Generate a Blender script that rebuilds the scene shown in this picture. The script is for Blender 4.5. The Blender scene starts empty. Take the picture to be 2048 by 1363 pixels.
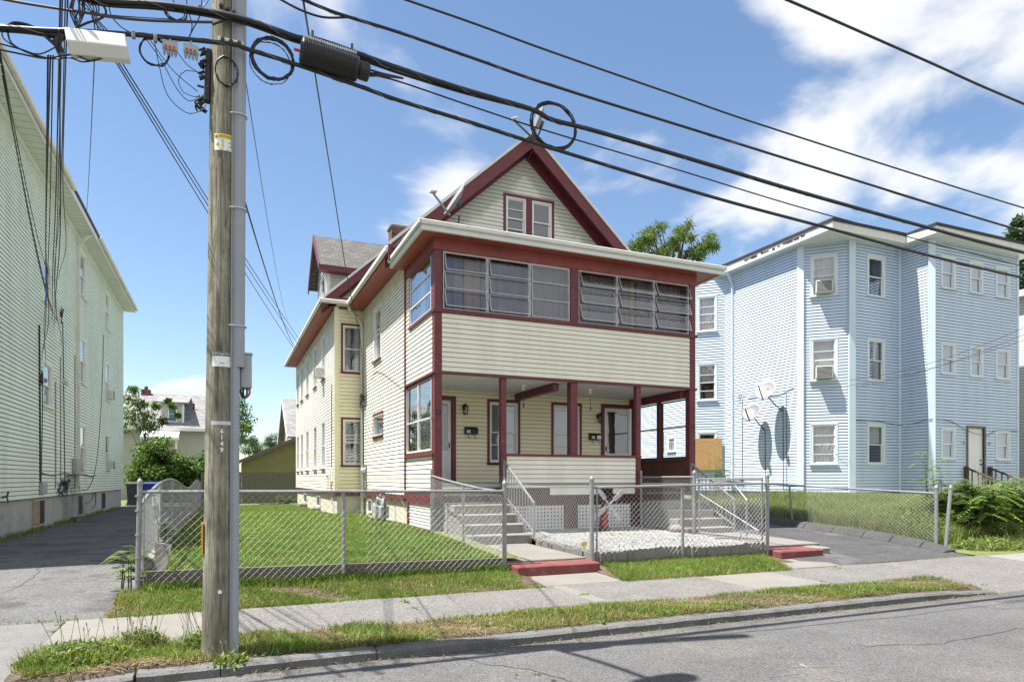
import bpy, bmesh, math, random
import numpy as np
from mathutils import Vector, Matrix
R = math.radians
random.seed(7); rng = np.random.default_rng(7)
scene = bpy.context.scene
COL = scene.collection

# ---------------------------------------------------------------- camera
F, CU, HV, YAW = 1340.0, 1024.0, 957.0, R(23.33)
CAMZ = 1.6
cam = bpy.data.cameras.new('camera'); camo = bpy.data.objects.new('camera', cam); COL.objects.link(camo)
camo.location = (0, 0, CAMZ); camo.rotation_euler = (R(90), 0, -YAW)
cam.sensor_width = 36; cam.lens = 36 * F / 2048; cam.shift_y = (HV - 681.5) / 2048
cam.clip_start = .05; cam.clip_end = 4000
scene.camera = camo

# ---------------------------------------------------------------- sun, sky, exposure
SUN_EL, SUN_AZ = R(66), R(-11)          # light travels toward +X turned 11 deg to the street
ld = Vector((math.cos(SUN_AZ) * math.cos(SUN_EL), math.sin(SUN_AZ) * math.cos(SUN_EL), -math.sin(SUN_EL)))
sun = bpy.data.lights.new('sun', 'SUN'); sun.energy = 4.1; sun.angle = R(.53); sun.color = (1, .96, .90)
suno = bpy.data.objects.new('sun', sun); COL.objects.link(suno)
suno.rotation_euler = ld.to_track_quat('-Z', 'Y').to_euler(); suno.location = (-20, 5, 40)
world = bpy.data.worlds.new('World'); scene.world = world; world.use_nodes = True
wt = world.node_tree; wn = wt.nodes; wl = wt.links; wn.clear()
def N(t, typ, **k):
    n = t.nodes.new(typ)
    for a, b in k.items():
        if a.startswith('i_'):
            n.inputs[a[2:].replace('_', ' ')].default_value = b
        else: setattr(n, a, b)
    return n
sky = N(wt, 'ShaderNodeTexSky', sky_type='NISHITA', sun_disc=False)
sky.sun_elevation = SUN_EL; sky.sun_rotation = math.atan2(-ld.x, -ld.y); sky.air_density = 1.15; sky.dust_density = .1; sky.ozone_density = 3.0; sky.altitude = 30
def sky_nodes():
    tc = N(wt, 'ShaderNodeTexCoord')
    nrm = N(wt, 'ShaderNodeVectorMath', operation='NORMALIZE'); wl.new(tc.outputs['Generated'], nrm.inputs[0])
    sep = N(wt, 'ShaderNodeSeparateXYZ'); wl.new(nrm.outputs[0], sep.inputs[0])
    # project onto a cloud layer so that clouds shrink towards the horizon
    zc = N(wt, 'ShaderNodeMath', operation='MAXIMUM'); wl.new(sep.outputs[2], zc.inputs[0]); zc.inputs[1].default_value = 0.0
    za = N(wt, 'ShaderNodeMath', operation='ADD'); wl.new(zc.outputs[0], za.inputs[0]); za.inputs[1].default_value = .22
    div = N(wt, 'ShaderNodeVectorMath', operation='DIVIDE'); wl.new(nrm.outputs[0], div.inputs[0])
    cmb = N(wt, 'ShaderNodeCombineXYZ')
    for i in range(3): wl.new(za.outputs[0], cmb.inputs[i])
    wl.new(cmb.outputs[0], div.inputs[1])
    mp = N(wt, 'ShaderNodeMapping'); wl.new(div.outputs[0], mp.inputs['Vector'])
    mp.inputs['Location'].default_value = CLOUD_OFF; mp.inputs['Scale'].default_value = (1, 1, 1)
    n1 = N(wt, 'ShaderNodeTexNoise'); n1.inputs['Scale'].default_value = 2.1; n1.inputs['Detail'].default_value = 7; n1.inputs['Roughness'].default_value = .52; n1.inputs['Distortion'].default_value = .25
    wl.new(mp.outputs[0], n1.inputs['Vector'])
    n2 = N(wt, 'ShaderNodeTexNoise'); n2.inputs['Scale'].default_value = .8; n2.inputs['Detail'].default_value = 2
    wl.new(mp.outputs[0], n2.inputs['Vector'])
    ad = N(wt, 'ShaderNodeMath', operation='MULTIPLY_ADD'); wl.new(n2.outputs['Fac'], ad.inputs[0]); ad.inputs[1].default_value = .9; wl.new(n1.outputs['Fac'], ad.inputs[2])
    bi = N(wt, 'ShaderNodeVectorMath', operation='DOT_PRODUCT'); wl.new(nrm.outputs[0], bi.inputs[0]); bi.inputs[1].default_value = (.105, -.24, 0)   # cloud bank right, plus unseen cloud added behind camera to fill shaded fronts
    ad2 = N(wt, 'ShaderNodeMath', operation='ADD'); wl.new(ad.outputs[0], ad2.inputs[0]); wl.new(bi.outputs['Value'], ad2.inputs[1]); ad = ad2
    rp = N(wt, 'ShaderNodeValToRGB'); wl.new(ad.outputs[0], rp.inputs[0])
    rp.color_ramp.interpolation = 'EASE'
    rp.color_ramp.elements[0].position = CLOUD_LO; rp.color_ramp.elements[1].position = CLOUD_HI
    # clouds: white, slightly greyer where thick
    c2 = N(wt, 'ShaderNodeValToRGB'); wl.new(ad.outputs[0], c2.inputs[0])
    c2.color_ramp.elements[0].position = CLOUD_HI - .25; c2.color_ramp.elements[0].color = (1, 1, 1, 1)
    c2.color_ramp.elements[1].position = CLOUD_HI + .12; c2.color_ramp.elements[1].color = (.78, .82, .90, 1)
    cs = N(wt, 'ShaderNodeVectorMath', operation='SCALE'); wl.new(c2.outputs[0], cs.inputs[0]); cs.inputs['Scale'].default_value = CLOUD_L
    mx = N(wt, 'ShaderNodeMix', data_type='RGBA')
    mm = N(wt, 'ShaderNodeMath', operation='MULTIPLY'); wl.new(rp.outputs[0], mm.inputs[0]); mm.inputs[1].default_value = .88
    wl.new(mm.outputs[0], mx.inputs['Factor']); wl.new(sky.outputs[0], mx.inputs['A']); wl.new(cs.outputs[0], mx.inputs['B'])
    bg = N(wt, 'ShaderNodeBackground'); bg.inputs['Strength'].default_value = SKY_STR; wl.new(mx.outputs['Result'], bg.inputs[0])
    out = N(wt, 'ShaderNodeOutputWorld'); wl.new(bg.outputs[0], out.inputs[0])
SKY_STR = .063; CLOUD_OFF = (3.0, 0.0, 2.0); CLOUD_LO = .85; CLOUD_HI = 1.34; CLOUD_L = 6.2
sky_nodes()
vs = scene.view_settings; vs.view_transform = 'Standard'; vs.look = 'None'; vs.gamma = 1; vs.use_curve_mapping = False
vs.exposure = 1.52
scene.render.engine = 'CYCLES'; scene.render.resolution_x = 1024; scene.render.resolution_y = 681

# ---------------------------------------------------------------- pixel -> place
SN, CS = math.sin(YAW), math.cos(YAW)
def P(u, v, X=None, Y=None, Z=None):
    tx = (u - CU) / F; dx = SN + CS * tx; dy = CS - SN * tx; dz = (HV - v) / F
    k = X / dx if X is not None else Y / dy if Y is not None else (Z - CAMZ) / dz
    return Vector((k * dx, k * dy, CAMZ + k * dz))

# ---------------------------------------------------------------- object helpers
WM = {}
def reg(o, parent, wm):
    COL.objects.link(o); WM[o.name] = wm
    if parent is not None:
        o.parent = parent; o.matrix_parent_inverse = WM[parent.name].inverted()
    o.matrix_basis = wm
    return o
def tag(o, label=None, cat=None, group=None, kind=None):
    if label: o['label'] = label
    if cat: o['category'] = cat
    if group: o['group'] = group
    if kind: o['kind'] = kind
    return o
def thing(name, label, cat, loc, group=None):
    o = bpy.data.objects.new(name, None); o.empty_display_size = .2
    reg(o, None, Matrix.Translation(Vector(loc)))
    return tag(o, label, cat, group)
class MB:
    def __init__(s, tf=None): s.v = []; s.f = []; s.tf = tf
    def add(s, vs, fs):
        b = len(s.v)
        for p in vs:
            p = Vector(p); s.v.append(s.tf(p) if s.tf else p)
        s.f += [tuple(b + i for i in f) for f in fs]
        return s
    def box(s, x0, y0, z0, x1, y1, z1):
        return s.add([(x, y, z) for z in (z0, z1) for y in (y0, y1) for x in (x0, x1)],
                     [(0, 2, 3, 1), (4, 5, 7, 6), (0, 1, 5, 4), (2, 6, 7, 3), (0, 4, 6, 2), (1, 3, 7, 5)])
    def obox(s, c, ax, ay, az):
        c, ax, ay, az = map(Vector, (c, ax, ay, az))
        return s.add([c + i * ax + j * ay + k * az for k in (-1, 1) for j in (-1, 1) for i in (-1, 1)],
                     [(0, 2, 3, 1), (4, 5, 7, 6), (0, 1, 5, 4), (2, 6, 7, 3), (0, 4, 6, 2), (1, 3, 7, 5)])
    def beam(s, p, q, w, h, up=(0, 0, 1)):
        p, q = Vector(p), Vector(q); d = (q - p); L = d.length; d = d / L; up = Vector(up)
        sd = d.cross(up)
        if sd.length < 1e-4: sd = d.cross(Vector((1, 0, 0)))
        sd.normalize(); u2 = sd.cross(d).normalized()
        return s.obox((p + q) / 2, d * L / 2, sd * w / 2, u2 * h / 2)
    def prism(s, poly, vec):
        n = len(poly); vec = Vector(vec); poly = [Vector(p) for p in poly]
        return s.add(poly + [p + vec for p in poly], [tuple(range(n))[::-1], tuple(range(n, 2 * n))] + [(i, (i + 1) % n, n + (i + 1) % n, n + i) for i in range(n)])
    def tube(s, pts, r, n=6, cap=True):
        pts = [Vector(p) for p in pts]; m = len(pts); rr = r if isinstance(r, (list, tuple)) else [r] * m
        vs = []; nrm = None
        for i, p in enumerate(pts):
            t = (pts[min(i + 1, m - 1)] - pts[max(i - 1, 0)]).normalized()
            if nrm is None: nrm = t.orthogonal().normalized()
            nrm = nrm - t * nrm.dot(t)
            nrm = nrm.normalized() if nrm.length > 1e-6 else t.orthogonal().normalized()
            b = t.cross(nrm)
            vs += [p + (nrm * math.cos(a) + b * math.sin(a)) * rr[i] for a in (2 * math.pi * k / n for k in range(n))]
        fs = [(i * n + k, i * n + (k + 1) % n, (i + 1) * n + (k + 1) % n, (i + 1) * n + k) for i in range(m - 1) for k in range(n)]
        if cap: fs += [tuple(range(n))[::-1], tuple((m - 1) * n + k for k in range(n))]
        return s.add(vs, fs)
    def lathe(s, prof, c=(0, 0, 0), n=12, M=None):
        vs = []
        for r, z in prof:
            for k in range(n):
                a = 2 * math.pi * k / n; p = Vector((r * math.cos(a), r * math.sin(a), z))
                vs.append((M @ p if M else p) + Vector(c))
        m = len(prof)
        fs = [(i * n + k, i * n + (k + 1) % n, (i + 1) * n + (k + 1) % n, (i + 1) * n + k) for i in range(m - 1) for k in range(n)]
        fs += [tuple(range(n))[::-1], tuple((m - 1) * n + k for k in range(n))]
        return s.add(vs, fs)
    def ring(s, s0, s1, z0, z1, w, d0, d1):      # rectangular frame in (s, d, z)
        s.box(s0, d0, z0, s0 + w, d1, z1); s.box(s1 - w, d0, z0, s1, d1, z1)
        s.box(s0 + w, d0, z0, s1 - w, d1, z0 + w); s.box(s0 + w, d0, z1 - w, s1 - w, d1, z1); return s
    def build(s, name, mat, parent=None, smooth=False, bevel=0, seg=1, **tg):
        me = bpy.data.meshes.new(name); me.from_pydata([tuple(p) for p in s.v], [], s.f)
        if len(s.f) < 60000:
            bm = bmesh.new(); bm.from_mesh(me); bmesh.ops.recalc_face_normals(bm, faces=bm.faces); bm.to_mesh(me); bm.free()
        if smooth: me.polygons.foreach_set('use_smooth', [True] * len(me.polygons))
        me.materials.append(mat); me.update()
        o = bpy.data.objects.new(name, me); reg(o, parent, Matrix.Identity(4))
        if bevel:
            b = o.modifiers.new('bevel', 'BEVEL'); b.width = bevel; b.segments = seg; b.limit_method = 'ANGLE'
        if tg: tag(o, **tg)
        return o
def nmesh(name, V, Fq, mat, parent=None, attr=None, **tg):
    """V (n,3) float array, Fq (m,k) int array"""
    me = bpy.data.meshes.new(name); V = np.asarray(V, dtype=np.float32); Fq = np.asarray(Fq, dtype=np.int32)
    m, k = Fq.shape
    me.vertices.add(len(V)); me.vertices.foreach_set('co', V.ravel())
    me.loops.add(m * k); me.loops.foreach_set('vertex_index', Fq.ravel())
    me.polygons.add(m); me.polygons.foreach_set('loop_start', np.arange(0, m * k, k, dtype=np.int32)); me.polygons.foreach_set('loop_total', np.full(m, k, dtype=np.int32))
    if attr is not None:
        a = me.attributes.new('tone', 'FLOAT', 'FACE'); a.data.foreach_set('value', np.asarray(attr, dtype=np.float32))
    me.update(calc_edges=True); me.validate(); me.materials.append(mat)
    o = bpy.data.objects.new(name, me); reg(o, parent, Matrix.Identity(4))
    if tg: tag(o, **tg)
    return o
def grid_sheet(name, xs, ys, hf, mat, parent=None, **tg):
    X, Y = np.meshgrid(xs, ys); Z = np.vectorize(hf)(X, Y)
    V = np.stack([X.ravel(), Y.ravel(), Z.ravel()], 1); nx, ny = len(xs), len(ys)
    i = (np.arange(ny - 1)[:, None] * nx + np.arange(nx - 1)[None, :]).ravel()
    o = nmesh(name, V, np.stack([i, i + 1, i + nx + 1, i + nx], 1), mat, parent, **tg)
    o.data.polygons.foreach_set('use_smooth', [True] * len(o.data.polygons)); return o
TXT = {}
def text_mesh(txt, bold=0):
    if (txt, bold) not in TXT:
        cu = bpy.data.curves.new('t', 'FONT'); cu.body = txt; cu.align_x = 'CENTER'; cu.align_y = 'CENTER'; cu.offset = bold; cu.resolution_u = 3
        ob = bpy.data.objects.new('t', cu); COL.objects.link(ob); bpy.context.view_layer.update()
        me = bpy.data.meshes.new_from_object(ob.evaluated_get(bpy.context.evaluated_depsgraph_get()))
        TXT[(txt, bold)] = ([v.co.copy() for v in me.vertices], [tuple(p.vertices) for p in me.polygons])
        bpy.data.objects.remove(ob); bpy.data.curves.remove(cu)
    return TXT[(txt, bold)]
def put_text(name, txt, size, c, ax, up, mat, parent, bold=0, curve=None):
    v, f = text_mesh(txt, bold); c, ax, up = Vector(c), Vector(ax).normalized(), Vector(up).normalized()
    m = MB(); m.add([curve(p.x * size, p.y * size) if curve else c + ax * p.x * size + up * p.y * size for p in v], f)
    return m.build(name, mat, parent)
# ---------------------------------------------------------------- materials
MATS = {}
def mat(name, col, rough=.6, metal=0, var=.0, vscale=3, bump=0, bscale=60, col2=None, c2scale=6, c2lo=.5, c2hi=.65, spec=.4, stretch=None, extra=None, coat=0):
    m = bpy.data.materials.new(name); m.use_nodes = True; t = m.node_tree; n = t.nodes; n.clear()
    out = N(t, 'ShaderNodeOutputMaterial'); b = N(t, 'ShaderNodeBsdfPrincipled')
    b.inputs['Base Color'].default_value = (*col, 1); b.inputs['Roughness'].default_value = rough; b.inputs['Metallic'].default_value = metal
    b.inputs['Specular IOR Level'].default_value = spec; b.inputs['Coat Weight'].default_value = coat
    t.links.new(b.outputs[0], out.inputs[0])
    geo = N(t, 'ShaderNodeNewGeometry'); vec = geo.outputs['Position']
    if stretch:
        mp = N(t, 'ShaderNodeMapping'); mp.inputs['Scale'].default_value = stretch; t.links.new(vec, mp.inputs[0]); vec = mp.outputs[0]
    cur = None
    if var:
        nz = N(t, 'ShaderNodeTexNoise'); nz.inputs['Scale'].default_value = vscale; nz.inputs['Detail'].default_value = 6; nz.inputs['Roughness'].default_value = .6
        t.links.new(vec, nz.inputs['Vector'])
        hv = N(t, 'ShaderNodeMapRange'); hv.inputs['From Min'].default_value = .25; hv.inputs['From Max'].default_value = .75; hv.inputs['To Min'].default_value = 1 - var; hv.inputs['To Max'].default_value = 1 + var
        t.links.new(nz.outputs['Fac'], hv.inputs['Value'])
        sc = N(t, 'ShaderNodeVectorMath', operation='SCALE'); sc.inputs[0].default_value = col; t.links.new(hv.outputs[0], sc.inputs['Scale'])
        cur = sc.outputs[0]
    if col2:
        nz = N(t, 'ShaderNodeTexNoise'); nz.inputs['Scale'].default_value = c2scale; nz.inputs['Detail'].default_value = 5; nz.inputs['Roughness'].default_value = .65
        t.links.new(vec, nz.inputs['Vector'])
        rp = N(t, 'ShaderNodeMapRange'); rp.inputs['From Min'].default_value = c2lo; rp.inputs['From Max'].default_value = c2hi; t.links.new(nz.outputs['Fac'], rp.inputs['Value'])
        mx = N(t, 'ShaderNodeMix', data_type='RGBA'); t.links.new(rp.outputs[0], mx.inputs['Factor'])
        if cur: t.links.new(cur, mx.inputs['A'])
        else: mx.inputs['A'].default_value = (*col, 1)
        mx.inputs['B'].default_value = (*col2, 1); cur = mx.outputs['Result']
    if extra: cur = extra(t, vec, cur, b) or cur
    if cur: t.links.new(cur, b.inputs['Base Color'])
    if bump:
        nb = N(t, 'ShaderNodeTexNoise'); nb.inputs['Scale'].default_value = bscale; nb.inputs['Detail'].default_value = 4; t.links.new(vec, nb.inputs['Vector'])
        bp = N(t, 'ShaderNodeBump'); bp.inputs['Strength'].default_value = bump; bp.inputs['Distance'].default_value = .02
        t.links.new(nb.outputs['Fac'], bp.inputs['Height']); t.links.new(bp.outputs[0], b.inputs['Normal'])
    MATS[name] = m; return m
def speckle(scale, dark, light, lo=.35, hi=.65):
    def fn(t, vec, cur, b):
        v = N(t, 'ShaderNodeTexVoronoi'); v.inputs['Scale'].default_value = scale
        g = N(t, 'ShaderNodeNewGeometry'); t.links.new(g.outputs['Position'], v.inputs['Vector'])
        s = N(t, 'ShaderNodeSeparateColor'); t.links.new(v.outputs['Color'], s.inputs[0])
        mr = N(t, 'ShaderNodeMapRange'); mr.inputs['To Min'].default_value = dark; mr.inputs['To Max'].default_value = light; t.links.new(s.outputs[0], mr.inputs['Value'])
        sc = N(t, 'ShaderNodeVectorMath', operation='SCALE'); t.links.new(cur, sc.inputs[0]); t.links.new(mr.outputs[0], sc.inputs['Scale'])
        return sc.outputs[0]
    return fn
def stripe_rows(period, depth, axis=2, tone=.8):   # thin dark lines for distant boards / shingles
    def fn(t, vec, cur, b):
        g = N(t, 'ShaderNodeNewGeometry'); s = N(t, 'ShaderNodeSeparateXYZ'); t.links.new(g.outputs['Position'], s.inputs[0])
        m = N(t, 'ShaderNodeMath', operation='MODULO'); t.links.new(s.outputs[axis], m.inputs[0]); m.inputs[1].default_value = period
        c = N(t, 'ShaderNodeMath', operation='LESS_THAN'); t.links.new(m.outputs[0], c.inputs[0]); c.inputs[1].default_value = depth
        mr = N(t, 'ShaderNodeMapRange'); mr.inputs['To Min'].default_value = 1; mr.inputs['To Max'].default_value = tone; t.links.new(c.outputs[0], mr.inputs['Value'])
        sc = N(t, 'ShaderNodeVectorMath', operation='SCALE'); t.links.new(cur, sc.inputs[0]); t.links.new(mr.outputs[0], sc.inputs['Scale'])
        return sc.outputs[0]
    return fn
def shingles(a=0, rows=.14, tabs=.3):
    def fn(t, vec, cur, b):
        g = N(t, 'ShaderNodeNewGeometry'); s = N(t, 'ShaderNodeSeparateXYZ'); t.links.new(g.outputs['Position'], s.inputs[0])
        cb = N(t, 'ShaderNodeCombineXYZ'); t.links.new(s.outputs[a], cb.inputs[0]); t.links.new(s.outputs[2], cb.inputs[1])
        br = N(t, 'ShaderNodeTexBrick'); br.inputs['Scale'].default_value = 1; br.inputs['Brick Width'].default_value = tabs; br.inputs['Row Height'].default_value = rows
        br.inputs['Mortar Size'].default_value = .012; br.inputs['Color1'].default_value = (.8, .8, .8, 1); br.inputs['Color2'].default_value = (1.2, 1.2, 1.2, 1); br.inputs['Mortar'].default_value = (.5, .5, .5, 1)
        t.links.new(cb.outputs[0], br.inputs['Vector'])
        mu = N(t, 'ShaderNodeVectorMath', operation='MULTIPLY'); t.links.new(cur, mu.inputs[0]); t.links.new(br.outputs['Color'], mu.inputs[1])
        return mu.outputs[0]
    return fn
def tone_attr(lo, hi):
    def fn(t, vec, cur, b):
        a = N(t, 'ShaderNodeAttribute', attribute_name='tone')
        mr = N(t, 'ShaderNodeMapRange'); mr.inputs['To Min'].default_value = lo; mr.inputs['To Max'].default_value = hi; t.links.new(a.outputs['Fac'], mr.inputs['Value'])
        sc = N(t, 'ShaderNodeVectorMath', operation='SCALE'); t.links.new(cur, sc.inputs[0]); t.links.new(mr.outputs[0], sc.inputs['Scale'])
        return sc.outputs[0]
    return fn
def leafmat(name, col, col2, trans=.35, lo=.55, hi=1.45, rough=.5):
    m = mat(name, col, rough, var=.35, vscale=1.1, col2=col2, c2scale=2.0, c2lo=.42, c2hi=.66, extra=tone_attr(lo, hi), spec=.3)
    t = m.node_tree; b = [n for n in t.nodes if n.type == 'BSDF_PRINCIPLED'][0]; out = [n for n in t.nodes if n.type == 'OUTPUT_MATERIAL'][0]
    tr = N(t, 'ShaderNodeBsdfTranslucent'); mx = N(t, 'ShaderNodeMixShader'); mx.inputs[0].default_value = trans
    src = b.inputs['Base Color'].links[0].from_socket
    br = N(t, 'ShaderNodeVectorMath', operation='MULTIPLY'); br.inputs[1].default_value = (1.3, 1.25, .6); t.links.new(src, br.inputs[0])
    t.links.new(br.outputs[0], tr.inputs[0]); t.links.new(b.outputs[0], mx.inputs[1]); t.links.new(tr.outputs[0], mx.inputs[2]); t.links.new(mx.outputs[0], out.inputs[0])
    return m
def glassmat(name, tint=(.75, .78, .8), ior=1.6, rough=0.0, base=.0):
    m = bpy.data.materials.new(name); m.use_nodes = True; t = m.node_tree; t.nodes.clear()
    out = N(t, 'ShaderNodeOutputMaterial'); tr = N(t, 'ShaderNodeBsdfTransparent'); tr.inputs[0].default_value = (*tint, 1)
    gl = N(t, 'ShaderNodeBsdfGlossy'); gl.inputs['Roughness'].default_value = rough; gl.inputs[0].default_value = (.95, .97, 1, 1)
    lw = N(t, 'ShaderNodeLayerWeight'); lw.inputs['Blend'].default_value = .5; pwn = N(t, 'ShaderNodeMath', operation='POWER'); t.links.new(lw.outputs['Facing'], pwn.inputs[0]); pwn.inputs[1].default_value = 4
    f0 = ((ior - 1) / (ior + 1)) ** 2; fr = N(t, 'ShaderNodeMath', operation='MULTIPLY_ADD'); t.links.new(pwn.outputs[0], fr.inputs[0]); fr.inputs[1].default_value = .9; fr.inputs[2].default_value = 2 * f0
    geo = N(t, 'ShaderNodeNewGeometry'); nz = N(t, 'ShaderNodeTexNoise'); nz.inputs['Scale'].default_value = 1.3; t.links.new(geo.outputs['Position'], nz.inputs['Vector'])
    bp = N(t, 'ShaderNodeBump'); bp.inputs['Strength'].default_value = .12; bp.inputs['Distance'].default_value = .05; t.links.new(nz.outputs['Fac'], bp.inputs['Height']); t.links.new(bp.outputs[0], gl.inputs['Normal'])
    ad = N(t, 'ShaderNodeMath', operation='ADD'); ad.use_clamp = True; t.links.new(fr.outputs[0], ad.inputs[0]); ad.inputs[1].default_value = base
    mx = N(t, 'ShaderNodeMixShader'); t.links.new(ad.outputs[0], mx.inputs[0]); t.links.new(tr.outputs[0], mx.inputs[1]); t.links.new(gl.outputs[0], mx.inputs[2]); t.links.new(mx.outputs[0], out.inputs[0])
    MATS[name] = m; return m

CREAM = (.78, .752, .64)
cream = mat('cream vinyl siding', CREAM, .45, var=.08, vscale=1.4, stretch=(1.6, 1.6, .35), col2=(.64, .62, .55), c2scale=.9, c2lo=.55, c2hi=.85)
def algae(t, vec, cur, b):     # drip-shaped grey weathering on the gable
    g = N(t, 'ShaderNodeNewGeometry'); s = N(t, 'ShaderNodeSeparateXYZ'); t.links.new(g.outputs['Position'], s.inputs[0])
    nz = N(t, 'ShaderNodeTexNoise'); nz.inputs['Scale'].default_value = 2.2; nz.inputs['Detail'].default_value = 3; t.links.new(g.outputs['Position'], nz.inputs['Vector'])
    ax = N(t, 'ShaderNodeMath', operation='SUBTRACT'); t.links.new(s.outputs[0], ax.inputs[0]); ax.inputs[1].default_value = 7.23
    ab = N(t, 'ShaderNodeMath', operation='ABSOLUTE'); t.links.new(ax.outputs[0], ab.inputs[0])
    e = N(t, 'ShaderNodeMath', operation='MULTIPLY_ADD'); t.links.new(ab.outputs[0], e.inputs[0]); e.inputs[1].default_value = .9; t.links.new(s.outputs[2], e.inputs[2])
    e2 = N(t, 'ShaderNodeMath', operation='MULTIPLY_ADD'); t.links.new(nz.outputs['Fac'], e2.inputs[0]); e2.inputs[1].default_value = .9; t.links.new(e.outputs[0], e2.inputs[2])
    mr = N(t, 'ShaderNodeMapRange'); mr.inputs['From Min'].default_value = 9.75; mr.inputs['From Max'].default_value = 9.95; mr.inputs['To Max'].default_value = .75; t.links.new(e2.outputs[0], mr.inputs['Value'])
    mx = N(t, 'ShaderNodeMix', data_type='RGBA'); t.links.new(mr.outputs[0], mx.inputs['Factor']); t.links.new(cur, mx.inputs['A']); mx.inputs['B'].default_value = (.42, .44, .39, 1)
    return mx.outputs['Result']
creamg = mat('weathered cream siding', (.72, .715, .65), .5, var=.05, vscale=1.2, extra=algae)
creamy = mat('yellow cream siding', (.86, .80, .58), .45, var=.05, vscale=1.2)
back = mat('lap shade backing', (.30, .285, .24), .8)  # backings darkened behind added slots so siding laps read as shaded
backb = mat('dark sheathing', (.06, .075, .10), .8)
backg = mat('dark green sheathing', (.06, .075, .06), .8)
maroon = mat('maroon paint', (.135, .029, .037), .45, var=.18, vscale=5, col2=(.24, .10, .10), c2scale=11, c2lo=.6, c2hi=.74, bump=.05, bscale=25)
friezem = mat('maroon red frieze paint', (.25, .058, .055), .5, var=.15, vscale=2, col2=(.19, .045, .043), c2scale=3)
redsof = mat('brick red soffit paint', (.34, .078, .055), .5, var=.12, vscale=1.5, col2=(.25, .06, .045), c2scale=3)
white = mat('white aluminium', (0.665, 0.665, 0.665), .4, var=.05, vscale=4)
whitev = mat('white vinyl trim', (.74, .75, .76), .4, var=.04, vscale=4)
ceilm = mat('porch ceiling paint', (.74, .73, .71), .6, var=.04, vscale=3)
offw = mat('weathered white gutter', (0.627, 0.627, 0.589), .5, var=.1, vscale=3, col2=(0.399, 0.399, 0.361), c2scale=4, c2lo=.6, c2hi=.85)
alu = mat('bare aluminium', (.50, .51, .52), .38, metal=.4, var=.12, vscale=9)
galv = mat('galvanised steel', (0.264, 0.268, 0.276), .5, metal=.3, var=.18, vscale=14, col2=(0.187, 0.178, 0.17), c2scale=20, c2lo=.6, c2hi=.75)
wirem = mat('galvanised wire', (0.45, 0.45, 0.45), .5, metal=.25, var=.15, vscale=3)
dark = mat('dark interior', (.035, .033, .035), .9)
room = mat('room wall', (.16, .15, .14), .9)
curt = mat('white curtain', (.70, .69, .68), .9, var=.06, vscale=4)
curtb = mat('brown curtain', (.30, .23, .17), .9, var=.1, vscale=4)
curtg = mat('grey screen curtain', (.20, .195, .225), .9, var=.08, vscale=4)
glass = glassmat('window glass', (.80, .82, .83), 1.65)
glassd = glassmat('storm glass', (.86, .87, .88), 1.5, 0, .02)
glassa = glassmat('awning glass', (.90, .90, .91), 1.32, 0, .03)
roofg = mat('grey roof shingles', (.125, .12, .117), .9, var=.2, vscale=20, extra=shingles(0, .095, .26))
roofy = mat('dark roof shingles', (.16, .15, .145), .9, var=.2, vscale=20, extra=shingles(1, .1, .28))
roofl = mat('light grey roof shingles', (.24, .235, .235), .9, var=.2, vscale=9, extra=shingles(0, .14, .35))
found = mat('painted foundation stone', (0.561, 0.535, 0.442), .75, var=.12, vscale=3, bump=.25, bscale=9, col2=(0.383, 0.357, 0.281), c2scale=5, c2lo=.58, c2hi=.75)
conc = mat('concrete', (0.212, 0.204, 0.183), .85, var=.18, vscale=3, bump=.15, bscale=70, col2=(0.136, 0.132, 0.119), c2scale=7, c2lo=.56, c2hi=.75, extra=speckle(160, .85, 1.15))
concl = mat('pale concrete', (0.188, 0.176, 0.158), .85, var=.12, vscale=2, bump=.12, bscale=80, col2=(0.168, 0.156, 0.136), c2scale=5, c2lo=.6, c2hi=.8, extra=speckle(170, .9, 1.1))
walk = mat('exposed aggregate sidewalk', (0.144, 0.138, 0.13), .9, var=.14, vscale=1.6, bump=.3, bscale=110, col2=(0.12, 0.116, 0.108), c2scale=3, c2lo=.5, c2hi=.75, extra=speckle(75, .55, 1.45))
asph = mat('road asphalt', (0.0896, 0.0888, 0.0896), .9, var=.22, vscale=.55, bump=.25, bscale=120, col2=(0.116, 0.11, 0.102), c2scale=.8, c2lo=.5, c2hi=.66, extra=speckle(95, .55, 1.5))
asphd = mat('driveway asphalt', (0.0527, 0.0527, 0.0536), .9, var=.15, vscale=1.2, bump=.3, bscale=110, col2=(0.0765, 0.0748, 0.0723), c2scale=1.6, c2lo=.5, c2hi=.75, extra=speckle(90, .6, 1.5))
asphl = mat('worn driveway asphalt', (.108, .107, .107), .9, var=.15, vscale=1.2, bump=.3, bscale=110, col2=(0.0624, 0.0616, 0.0608), c2scale=1.4, c2lo=.48, c2hi=.6, extra=speckle(80, .6, 1.5))
kerbm = mat('granite kerb', (0.115, 0.115, 0.112), .85, var=.2, vscale=5, bump=.5, bscale=30, col2=(0.0723, 0.0723, 0.0697), c2scale=4, c2lo=.5, c2hi=.7, extra=speckle(120, .75, 1.3))
redp = mat('red painted concrete', (0.176, 0.0493, 0.0475), .75, var=.2, vscale=5, bump=.3, bscale=60, col2=(0.22, 0.132, 0.114), c2scale=9, c2lo=.58, c2hi=.7)
soil = mat('dry soil', (0.145, 0.106, 0.0765), .95, var=.25, vscale=5, bump=.5, bscale=40, col2=(0.136, 0.111, 0.0765), c2scale=3)
turf = mat('lawn soil', (.13, .15, .05), .95, var=.3, vscale=8, bump=.4, bscale=40)
stripm = mat('verge soil', (0.132, 0.1, 0.0697), .95, var=.5, vscale=22, bump=1, bscale=70, col2=(0.0638, 0.0561, 0.0357), c2scale=2.2, c2lo=.42, c2hi=.6)
grassm = leafmat('lawn grass', (0.119, 0.22, 0.0308), (.215, .265, .07), .45)
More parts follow.
